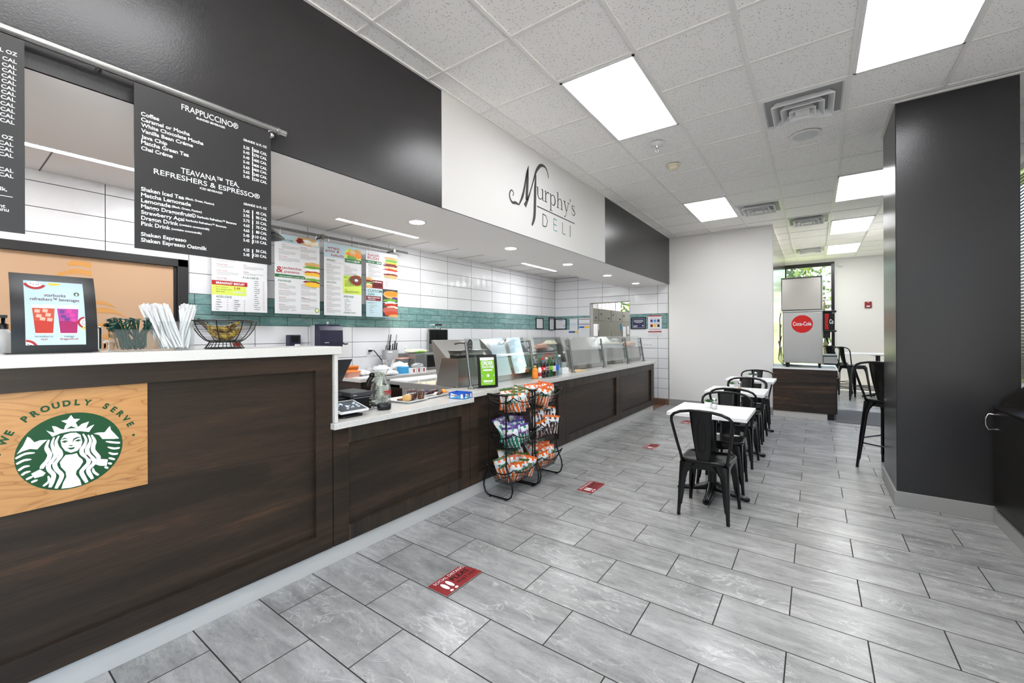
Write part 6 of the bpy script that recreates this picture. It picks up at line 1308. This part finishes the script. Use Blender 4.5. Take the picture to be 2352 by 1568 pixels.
# ---------------------------------------------------------------- dining set
def chair(label, x, y, rz, seat=.45, stool=False, group='black metal dining chairs', sx=1.0, name='dining_chair'):
    t = thing(name, label, 'chair' if not stool else 'bar stool', (0, 0, 0), group)
    bm = 'black_metal'; S = seat
    out = [(p[0]*(1+.04*(p[1] > 0)), p[1]) for p in rrect(.36, .355, .07, 5)]
    R = lambda k, z: [(p[0]*k, p[1]*k, z) for p in out]
    MB().loft([R(.97, S-.022), R(1.0, S-.018), R(1.01, S-.008), R(.985, S), R(.9, S-.002), R(.86, S-.007), R(.3, S-.008)], bm).build('seat', t)
    MB().loft([R(.9, S-.075), R(.955, S-.05), R(.965, S-.02)], bm, True, False).build('apron', t)
    spl = .022 if not stool else .05
    for i, (qx, qy) in enumerate(((1, 1), (-1, 1), (-1, -1), (1, -1))):
        c0 = (qx*.165, qy*.158); f = (qx*(.19 if qy > 0 else .178)+qx*(spl-.022), qy*.2+qy*(spl-.022))
        secs = []
        for z, wd, th in ((S-.03, .118, .01), (S-.07, .088, .012), (S-.11, .062, .013), (S-.17, .05, .014), (S*.35, .04, .013), (.09, .033, .012), (.085, .026, .014), (0, .022, .014)):
            a = (S-.03-z)/(S-.03); px, py = lerp(c0[0], f[0], a), lerp(c0[1], f[1], a)
            prof = [(-wd, .0), (-wd*.35, .004), (0, -.002), (.002, -wd*.35) if False else (-.002, -wd*.3), (0, -wd), (-th, -wd), (-th*1.4, -wd*.4), (-wd*.4, -th*1.4), (-wd, -th)]
            secs.append([(px+qx*(u+.012), py+qy*(v+.012), z) for u, v in prof])
        if qx*qy < 0: secs = [list(reversed(s)) for s in secs]
        lg = MB().loft(secs, bm).build('leg', t)
        m = MB(); a0 = .3
        P = []
        for q in range(6):
            a = .3+q*.1; P.append((lerp(c0[0], f[0], a)+qx*.006, lerp(c0[1], f[1], a)+qy*.006, (S-.03)*(1-a)))
        m.tube(P, [.003, .008, .009, .008, .006, .003], bm, 8).build('leg_rib', lg)
        MB().lathe([(.013, .0), (.014, .006), (.012, .02)], 'black_plastic', (f[0]+qx*.0, f[1]+qy*.0, 0), 10).build('rubber_foot', lg)
    if stool:
        for z, k in ((S*.36, 1.0), (S*.42, 1.0)):
            a = (S-.03-z)/(S-.03); X = lerp(.165, .19+spl-.022, a); Y = lerp(.158, .2+spl-.022, a)
            m = MB()
            if k and z < S*.4: m.cyl((-X, Y, z), (X, Y, z), .008, bm, 8).cyl((-X, -Y, z), (X, -Y, z), .008, bm, 8)
            else: m.cyl((X, -Y, z), (X, Y, z), .008, bm, 8).cyl((-X, -Y, z), (-X, Y, z), .008, bm, 8)
            m.build('foot_rail', t)
    else:
        m = MB(); z = .2
        m.tube([(-.17, -.17, S-.1), (0, 0, S-.06), (.17, .17, S-.1)], .006, bm, 6).tube([(.17, -.17, S-.1), (0, 0, S-.065), (-.17, .17, S-.1)], .006, bm, 6).build('cross_brace', t)
    P = [(-.165, -.15, S-.03), (-.172, -.165, S+.03), (-.19, -.19, S+.12), (-.212, -.22, S+.24), (-.222, -.235, S+.3), (-.218, -.245, S+.335), (-.195, -.252, S+.362), (-.15, -.258, S+.382), (-.08, -.262, S+.394), (0, -.263, S+.398)]
    P = P+[(-p[0], p[1], p[2]) for p in reversed(P[:-1])]
    MB().tube(P, .0115, bm, 10).build('back_hoop', t)
    sp = []
    for q in range(7):
        a = q/6; z = lerp(S-.01, S+.392, a); hw = lerp(.05, .082, a); yy = -.168-.092*a-.012*math.sin(PI*a)
        sp.append([(-hw, yy+.004, z), (-hw*.6, yy-.002, z), (hw*.6, yy-.002, z), (hw, yy+.004, z), (hw, yy+.007, z), (hw*.6, yy+.002, z), (-hw*.6, yy+.002, z), (-hw, yy+.007, z)])
    s = MB().loft(sp, bm).build('backrest', t)
    Q = []
    for k in range(24):
        a = 2*PI*k/24; f = .52+.32*math.sin(a) if True else 0; u = .03*math.cos(a)*(1 if abs(math.cos(a)) < .7 else 1)
        zz = lerp(S-.01, S+.392, f); yy = -.168-.092*f-.012*math.sin(PI*f); Q.append((u, yy-.0025, zz))
    MB().tube(Q, .003, bm, 6, True).build('embossed_line', s)
    t.location = (x, y, 0); t.rotation_euler = (0, 0, rz); t.scale = (sx, sx, 1); return t
c0 = chair('black metal chair in the foreground, its back to the viewer', -.70, 3.70, -.03)
for x, y, rz, lb in ((-.715, 4.45, PI+.02, 'black metal chair on the far side of the nearest white table'), (-.715, 5.31, -.02, 'black metal chair on the near side of the middle white table'), (-.735, 6.12, PI, 'black metal chair on the far side of the middle white table'), (-.735, 6.69, .01, 'black metal chair on the near side of the farthest white table'), (-.75, 7.6, PI+.02, 'black metal chair on the far side of the farthest white table')):
    copy_tree(c0, lb, 'black metal dining chairs', (x, y, 0), (0, 0, rz))
def table(label, x, y, w_=.62, d_=.62, z=.76, name='dining_table', grp='white-topped dining tables', rz=0, col=.036):
    t = thing(name, label, 'table', (x, y, 0), grp)
    MB().box(x-w_/2, x+w_/2, y-d_/2, y+d_/2, z-.032, z, 'white_laminate').build('tabletop', t, .003)
    MB().cyl((x, y, .05), (x, y, z-.04), col, 'black_metal', 20).build('column', t)
    MB().lathe([(.13, z-.05), (.13, z-.04), (.14, z-.034), (0, z-.034)], 'black_metal', (x, y, 0), 16).build('top_plate', t)
    for k in range(4):
        a = PI/2*k+rz; dx, dy = math.cos(a), math.sin(a); secs = []
        for r, z0, z1, wd in ((.02, .05, .13, .04), (.06, .045, .1, .036), (.14, .028, .066, .028), (.24, .014, .045, .026), (.28, .008, .034, .026), (.295, .012, .024, .018)):
            secs.append([(x+dx*r+dy*wd*u, y+dy*r-dx*wd*u, lerp(z0, z1, v)) for u, v in ((-1, 0), (1, 0), (1, .7), (.5, 1), (-.5, 1), (-1, .7))])
        l = MB().loft(secs, 'black_metal').build('leg', t); MB().lathe([(.016, 0), (.018, .012), (.0, .014)], 'black_plastic', (x+dx*.265, y+dy*.265, 0), 10).build('foot', l)
    return t
TZ = .7605
TB = [(-.745, 4.1), (-.76, 5.7), (-.775, 7.2)]
for (x, y), lb in zip(TB, ('nearest small white dining table, with salt and a succulent', 'middle small white dining table, with a pepper shaker', 'farthest small white dining table, by the white wall')): table(lb, x, y)
def plant(label, x, y, z, seed, col='succulent'):
    t = thing('potted_succulent', label, 'potted plant', (x, y, z), 'succulents on the dining tables')
    MB().loft([[(x+p[0]*k, y+p[1]*k, z+h) for p in rrect(.06, .06, .012, 3)] for k, h in ((.78, 0), (1, .055), (.9, .055), (.8, .04))], 'white_plastic').build('pot', t)
    rr = random.Random(seed); m = MB()
    for k in range(22):
        a = k*2.4; e = .25+1.1*k/22; L = .048-.0009*k; d = Vector((math.cos(a)*math.cos(e), math.sin(a)*math.cos(e), math.sin(e))); p0 = Vector((x, y, z+.05))
        sd = Vector((-math.sin(a), math.cos(a), 0)); m.loft([[tuple(p0+d*L*f+sd*w_), tuple(p0+d*L*f+Vector((0, 0, h))), tuple(p0+d*L*f-sd*w_), tuple(p0+d*L*f-Vector((0, 0, h)))] for f, w_, h in ((0, .004, .002), (.5, .008, .003), (.85, .005, .002), (1, .0008, .0005))], col)
    m.build('leaves', t)
def shaker_(label, x, y, z, fill, fc):
    t = thing('shaker', label, 'shaker', (x, y, z), 'glass shakers on the dining tables')
    P = [(.024, 0), (.024, .004), (.019, .06), (.017, .075)]
    MB().lathe([(0, .001)]+P+[(0, .076)], 'clear_plastic', (x, y, z), 8).build('glass_body', t); MB().lathe([(.0, .003), (.021, .003), (.018, fill), (0, fill)], fc, (x, y, z), 8).build('contents', t)
    MB().lathe([(.019, .073), (.02, .09), (.014, .1), (0, .102)], 'chrome', (x, y, z), 14).build('cap', t)
plant('green succulent in a white pot on the nearest table', -.792, 4.185, TZ, 2); shaker_('salt shaker with a steel cap on the nearest table', -.733, 4.14, TZ, .045, 'white')
plant('dark spiky succulent in a white pot on the middle table', -.83, 5.83, TZ, 4); shaker_('pepper shaker with a steel cap on the middle table', -.735, 5.74, TZ, .03, 'tan')
plant('succulent in a white pot on the farthest table', -.79, 7.28, TZ, 6); shaker_('salt shaker on the farthest table', -.72, 7.28, TZ, .045, 'white')

# ---------------------------------------------------------------- wire snack racks
def rack(label, y0, y1):
    t = thing('snack_rack', label, 'display rack', (-2.26, (y0+y1)/2, 0), 'black wire snack racks'); bm = 'black_metal'
    xa, xb = -2.353, -2.168
    for y in (y0, y1):
        P = [(xa, y, .9), (xa, y, .3), (xa-.02, y, .24), (xa-.06, y, .15), (xa-.066, y, .09), (xa-.05, y, .04), (xa-.02, y, .016), (xa+.02, y, .012), (xb-.02, y, .012), (xb+.02, y, .016), (xb+.05, y, .04), (xb+.066, y, .09), (xb+.06, y, .15), (xb+.02, y, .24), (xb, y, .3), (xb, y, .9)]
        MB().tube(P, .0072, bm, 8).build('end_frame', t); MB().box(xa-.02, xb+.02, y-.009, y+.009, .9, .916, bm).build('top_bar', t, .002)
        m = MB()
        for x in (xa+.005, xb-.005): m.cyl((x, y, 0), (x, y, .012), .01, 'black_plastic', 10)
        m.build('foot', t)
    for zr, zb in ((.865, .735), (.555, .425), (.245, .125)):
        ya, yb = y0+.008, y1-.008; XA, XB_ = -2.385, -2.095
        def rim(n=10):
            P = []
            C = [(XA, ya), (XB_, ya), (XB_, yb), (XA, yb)]
            for k in range(4):
                a, b = C[k], C[(k+1) % 4]
                for q in range(n):
                    f = q/n; P.append((lerp(a[0], b[0], f), lerp(a[1], b[1], f), zr+.03-.06*math.sin(PI*f)**.7 if q else zr+.03))
            return P
        P = rim(); bk = MB().tube(P, .0055, bm, 6, True).build('basket', t)
        B = [(lerp(-2.325, -2.16, (p[0]-XA)/(XB_-XA)), lerp(ya+.04, yb-.04, (p[1]-ya)/(yb-ya)), zb) for p in P]
        m = MB()
        for k in range(0, len(P), 1): m.tube([P[k], (lerp(P[k][0], B[k][0], .7), lerp(P[k][1], B[k][1], .7), lerp(P[k][2], B[k][2], .6)), B[k]], .002, bm, 4)
        for f in (.35, .7): m.tube([(lerp(a[0], b[0], f), lerp(a[1], b[1], f), lerp(a[2], b[2], f)) for a, b in zip(P, B)], .0018, bm, 4, True)
        m.tube(B, .0025, bm, 5, True)
        for k in range(1, 10): m.cyl(B[k], B[30-k], .0012, bm, 4); m.cyl(B[10+k], B[40-k], .0012, bm, 4)
        m.build('wire_mesh', bk)
    return t
rack('black three-tier wire snack rack nearer to the register', 2.93, 3.35)
rack('black three-tier wire snack rack farther from the register', 3.39, 3.80)
def bag_mesh(mn, w_=.15, h_=.19, seed=0):
    rr = random.Random(seed); nx, nz = 8, 12; V = {}; m = MB(); F = []
    for s in (1, -1):
        P = []
        for k in range(nz+1):
            v = k/nz
            for i in range(nx+1):
                u = i/nx*2-1; b = (max(0, 1-abs(u)**2.6)*max(0, math.sin(PI*min(1, max(0, (v-.07)/.86))))**.55)*.046
                wd = 1-.07*math.sin(PI*v)
                P.append((u*w_/2*wd, s*(b+.0006)+rr.uniform(-.002, .002)*(b > .004)-.006*math.cos(9*u+seed)*(v < .06 or v > .94), v*h_))
        b0 = []
        for k in range(nz):
            for i in range(nx):
                q = (k*(nx+1)+i, k*(nx+1)+i+1, (k+1)*(nx+1)+i+1, (k+1)*(nx+1)+i); b0.append(q if s < 0 else tuple(reversed(q)))
        m.add(P, b0, mn, True)
    return m
PROTO = {}
def snack(kind, label, p, rz, rx, ry, group):
    if kind not in PROTO:
        t = thing('snack_bag', label, 'snack bag', (0, 0, 0), group); PROTO[kind] = t
        bag_mesh('bag_'+kind, seed=len(kind)).build('pouch', t)
        m = MB(FRM((0, -.049, .118), (1, .0, .12), (-.12, 0, 1))); m.text('Zapp’s', 0, 0, 0, {'orange': 'dark_green', 'green': 'dark_green', 'teal': 'purple', 'brown': 'black'}[kind], cap=.032, width=.095, align='c', off=.05); m.build('lettering', t)
        o = t
    else: o = copy_tree(PROTO[kind], label, group)
    o.location = p; o.rotation_euler = (rx, ry, rz); return o
def fill(y0, zb, kinds, where, cols, rowsx, seed, sticks=0):
    """stand bags in a basket: rows from the counter side (x low) to the aisle side, seen front faces turned to +X and -Y"""
    rr = random.Random(seed); yc = y0+.21
    names = ['near', 'middle', 'far', 'farthest']
    for r in range(rowsx):
        for c in range(cols):
            x = -2.30+.15*(r+.5)/rowsx+rr.uniform(-.008, .008); y = lerp(y0+.085, y0+.335, (c+.5)/cols)+rr.uniform(-.01, .01)
            rz = 1.0+rr.uniform(-.6, .6); kd = kinds[(r*cols+c) % len(kinds)]
            col = {'orange': 'orange-striped', 'green': 'orange-striped', 'teal': 'teal-striped', 'brown': 'brown-striped'}[kd]
            lb = '%s chip bag, %s, %s %s' % (col, where, ('counter-side', 'aisle-side')[r], ('near end', 'middle', 'far end')[c])
            snack(kd, lb, (x, y, zb+.004+(.02 if r == 0 else 0)+rr.uniform(0, .012)), rz, rr.uniform(-.1, .42)*(1 if r else .4), rr.uniform(-.32, .32), 'chip bags in the wire racks')
def top_bags(y0, zb, kd, where, seed):
    rr = random.Random(seed)
    for k, e in enumerate(('near', 'far')):
        col = {'orange': 'orange-striped', 'green': 'orange-striped', 'teal': 'teal-striped', 'brown': 'brown-striped'}[kd]
        snack(kd, '%s chip bag lying tilted over the others, %s, %s side' % (col, where, e), (-2.235+rr.uniform(-.02, .02), y0+.13+.17*k, zb+.105), 1.1+rr.uniform(-.7, .7), -.75+rr.uniform(-.2, .25), rr.uniform(-.3, .3), 'chip bags in the wire racks')
fill(2.93, .735, ['green'], 'top basket of nearer rack', 3, 2, 1)
fill(2.93, .425, ['teal'], 'middle basket of nearer rack', 3, 2, 2)
fill(2.93, .125, ['green', 'orange'], 'bottom basket of nearer rack', 3, 2, 3)
fill(3.39, .735, ['orange'], 'top basket of farther rack', 3, 2, 4)
fill(3.39, .425, ['brown'], 'middle basket of farther rack', 3, 2, 5)
fill(3.39, .125, ['orange'], 'bottom basket of farther rack', 3, 2, 6)

for a in ((2.93, .425, 'teal', 'middle basket of nearer rack', 12), (2.93, .125, 'green', 'bottom basket of nearer rack', 13), (3.39, .425, 'brown', 'middle basket of farther rack', 15), (3.39, .125, 'orange', 'bottom basket of farther rack', 16)): top_bags(*a)

# ---------------------------------------------------------------- drink station
DY = 8.69
t = thing('drink_cabinet', 'dark wood cabinet carrying the steel drink machine', 'cabinet', (-.15, 9.2, 0))
MB().box(-.597, .285, DY, 9.78, .1, .825, 'dark_walnut_across').build('body', t, .002); MB().box(-.59, .17, DY+.01, 9.7, 0, .1, 'aluminium_kick').build('kick_plate', t); MB().box(.17, .26, DY+.03, 9.7, 0, .1, 'black').build('kick_recess', t)
for k in range(2):
    d = MB().box(.285, .303, DY+.02+k*.53, DY+.53+k*.53, .11, .82, 'dark_walnut').build('door', t, .001)
    MB().tube([(.303, DY+.07+k*.4, .7), (.325, DY+.07+k*.4, .7), (.325, DY+.07+k*.4, .8), (.303, DY+.07+k*.4, .8)], .005, 'chrome', 8).build('handle', d)
t = thing('drink_worktop', 'thin white worktop over the drink station cabinet', 'countertop', (-.15, 9.2, .826)); MB().box(-.597, .31, DY-.012, 9.8, .826, .852, 'white_laminate').build('slab', t, .002)
DZ0 = .9; my0, my1 = 8.74, 9.5
t = thing('drink_dispenser', 'tall stainless drink dispenser with a round red logo plate', 'drink dispenser', (-.165, 9.1, .853))
MB().box(-.447, .117, my0, my1, .93, 1.805, 'brushed_steel').build('body', t, .012); MB().box(-.455, .12, my0-.005, my1, 1.805, 1.832, 'brushed_steel_flat').build('collar', t, .004)
for x in (-.39, .07):
    for y in (my0+.06, my1-.06): MB().lathe([(.014, 0), (.022, .06), (.022, .08)], 'black_metal', (x, y, .8525), 12).build('leg', t)
m = MB(faceY(my0-.003, -.17, 1.598)); m.prism([(.151*math.cos(2*PI*k/40), .151*math.sin(2*PI*k/40)) for k in range(40)], 0, .006, 'cola_red'); lg = m.build('logo_plate', t, .002, 'round red logo plate')
m = MB(faceY(my0-.0095, -.17, 1.598)); m.text('Coca-Cola', 0, -.026, .0008, 'white_print', cap=.062, width=.262, align='c', off=.02)
m.build('logo_script', lg, label='white script lettering')
MB().box(.117, .24, my0+.1, my1-.02, 1.49, 1.79, 'black_plastic').build('dispense_head', t, .01); MB().box(.117, .3, my0+.08, my1, 1.79, 1.82, 'black_plastic').box(.117, .3, my0+.08, my1, 1.46, 1.49, 'black_plastic').build('head_trim', t, .008)
m = MB(FRM((0, my0+.097, 0), (1, 0, 0), (0, 0, 1))); m.rect(.145, .24, 1.5, 1.765, 0, 'cola_red').poly([(.195, 1.5), (.25, 1.5), (.25, 1.765), (.2, 1.765), (.185, 1.62)], .0006, 'black').text('Co', .205, 1.6, .001, 'white_print', cap=.07, width=.055, off=.03); m.build('lit_sign', t, label='red and black printed front')
m = MB(FRM((.301, my0+.1, 0), (0, 1, 0), (0, 0, 1))); m.rect(.0, .64, 1.5, 1.78, -.06, 'cola_red').text('Coca-Cola', .32, 1.6, -.059, 'white_print', cap=.1, width=.5, align='c', off=.02); m.build('front_panel', t)
MB().box(.12, .22, my0+.12, my1-.05, 1.36, 1.46, 'black_plastic').build('valve_block', t, .006)
for k in range(5): MB().tube([(.17, my0+.16+k*.12, 1.36), (.185, my0+.16+k*.12, 1.3), (.2, my0+.15+k*.12, 1.26)], [.014, .01, .006], 'black_plastic', 8).build('nozzle', t)
MB().box(.12, .305, my0+.05, my1, .935, 1.05, 'brushed_steel').build('drip_tray', t, .005); MB().box(.118, .31, my0+.045, my1, 1.05, 1.068, 'black_plastic').build('drip_grate', t, .003)
t = thing('ice_bin', 'stainless ice machine standing on top of the drink dispenser', 'ice machine', (-.18, 9.1, 1.833))
MB().box(-.47, .102, my0-.01, my1, 1.834, 2.39, 'mirror_steel').build('body', t, .014); MB().box(-.475, .118, my0-.015, my1, 2.39, 2.402, 'dark_steel').build('lid', t, .003); MB().box(.102, .116, my0-.012, my1, 1.84, 2.39, 'light_grey').build('side_panel', t)
t = thing('drink_hoses', 'loose hoses and wires behind the left edge of the drink dispenser', 'hose', (-.52, 9.1, .853))
for k, (c, r) in enumerate((('black_plastic', .007), ('milky_plastic', .01), ('maroon', .006), ('milky_plastic', .008))): MB().tube([(-.485, 8.9+.1*k, 1.8-.2*k), (-.5, 8.88+.1*k, 1.7-.2*k), (-.49-.015*k, 8.85+.1*k, 1.3), (-.52+.02*k, 8.85+.1*k, .98), (-.45, 8.9+.1*k, .875), (-.2+.05*k, 9.0, .866)], r, c, 8).build('hose', t)
for k in range(3): MB().tube([(-.33, 8.9+.05*k, .866), (-.1, 8.85+.06*k, .872), (.1, 8.88+.05*k, .866)], .007, 'grey', 8).build('hose', t)

# ---------------------------------------------------------------- far seating
single(MB().box(.28, 1.5, 8.58, 10.0, 0, .008, 'mat_grey'), 'floor_mat', 'grey floor mat beside the drink station', 'mat', loc=(.9, 9.3, 0))
s0 = chair('tall black metal stool just left of the charcoal pillar', .67, 5.92, -.6, .74, True, 'tall black metal stools', name='bar_stool')
for x, y, rz, lb in ((.68, 11.85, -.95, 'tall black metal stool in the far room, right of the drip tray'), (.42, 12.75, -.6, 'tall black stool farthest back, half hidden by the drink dispenser')):
    copy_tree(s0, lb, 'tall black metal stools', (x, y, 0), (0, 0, rz))
t = table('high white table in the far room by the white wall', 1.15, 12.4, 1.2, .7, .985, 'high_table', None, .2, .042)
t = thing('fire_alarm', 'red fire alarm strobe on the far white wall', 'fire alarm', (1.098, YF, 2.146)); MB(faceY(YF, 1.098, 2.146)).prism(rrect(.134, .16, .01), 0, .03, 'alarm_red').build('body', t, .004); MB(faceY(YF-.03, 1.098, 2.11)).prism(rrect(.07, .04, .008), 0, .025, 'light_grey').build('strobe', t); m = MB(faceY(YF-.0305, 1.098, 2.2)); m.text('FIRE', 0, 0, 0, 'white_print', cap=.016, align='c', off=.02); m.build('lettering', t)
t = thing('motion_sensor', 'small white motion sensor high on the far white wall', 'sensor', (.56, YF, 3.2)); MB().box(.51, .6, YF-.04, YF, 3.17, 3.24, 'white_plastic').build('body', t, .008); MB().box(.52, .59, YF-.055, YF-.03, 3.15, 3.18, 'light_grey').build('lens', t, .004)

# ---------------------------------------------------------------- waste cabinet at the right edge
t = thing('waste_cabinet', 'near-black wooden cabinet with a chrome handle at the right edge', 'cabinet', (1.45, 3.9, 0))
MB().box(1.115, 1.8, 3.0, 4.70, .0, .87, 'near_black_wood').build('body', t, .002)
for a, b in ((3.86, 4.69), (3.01, 3.84)):
    d = MB().box(1.095, 1.115, a, b, .13, .865, 'near_black_wood').build('door', t, .002)
    MB().tube([(1.095, b-.035, .715), (1.06, b-.035, .712), (1.048, b-.035, .74), (1.045, b-.035, .77), (1.048, b-.035, .8), (1.06, b-.035, .828), (1.095, b-.035, .825)], .0055, 'chrome', 8).build('handle', d, label='chrome handle')
MB().box(1.09, 1.8, 3.0, 4.705, .87, .885, 'near_black_wood').build('top', t, .002)
m = MB(FRM((0, 4.70, 0), (1, 0, 0), (0, 0, 1))); m.prism([(1.14, .886), (1.145, .93), (1.165, .96), (1.2, .985), (1.3, 1.1), (1.45, 1.25), (1.78, 1.25), (1.78, .886)], 0, .018, 'near_black_wood').build('side_guard', t, .002)
MB().box(1.55, 1.6, 3.0, 4.66, .886, 1.25, 'near_black_wood').build('back_guard', t, .002)
MB().box(1.1, 1.115, 3.0, 4.71, 0, .1, 'grey_base_tile').build('kick_plate', t)
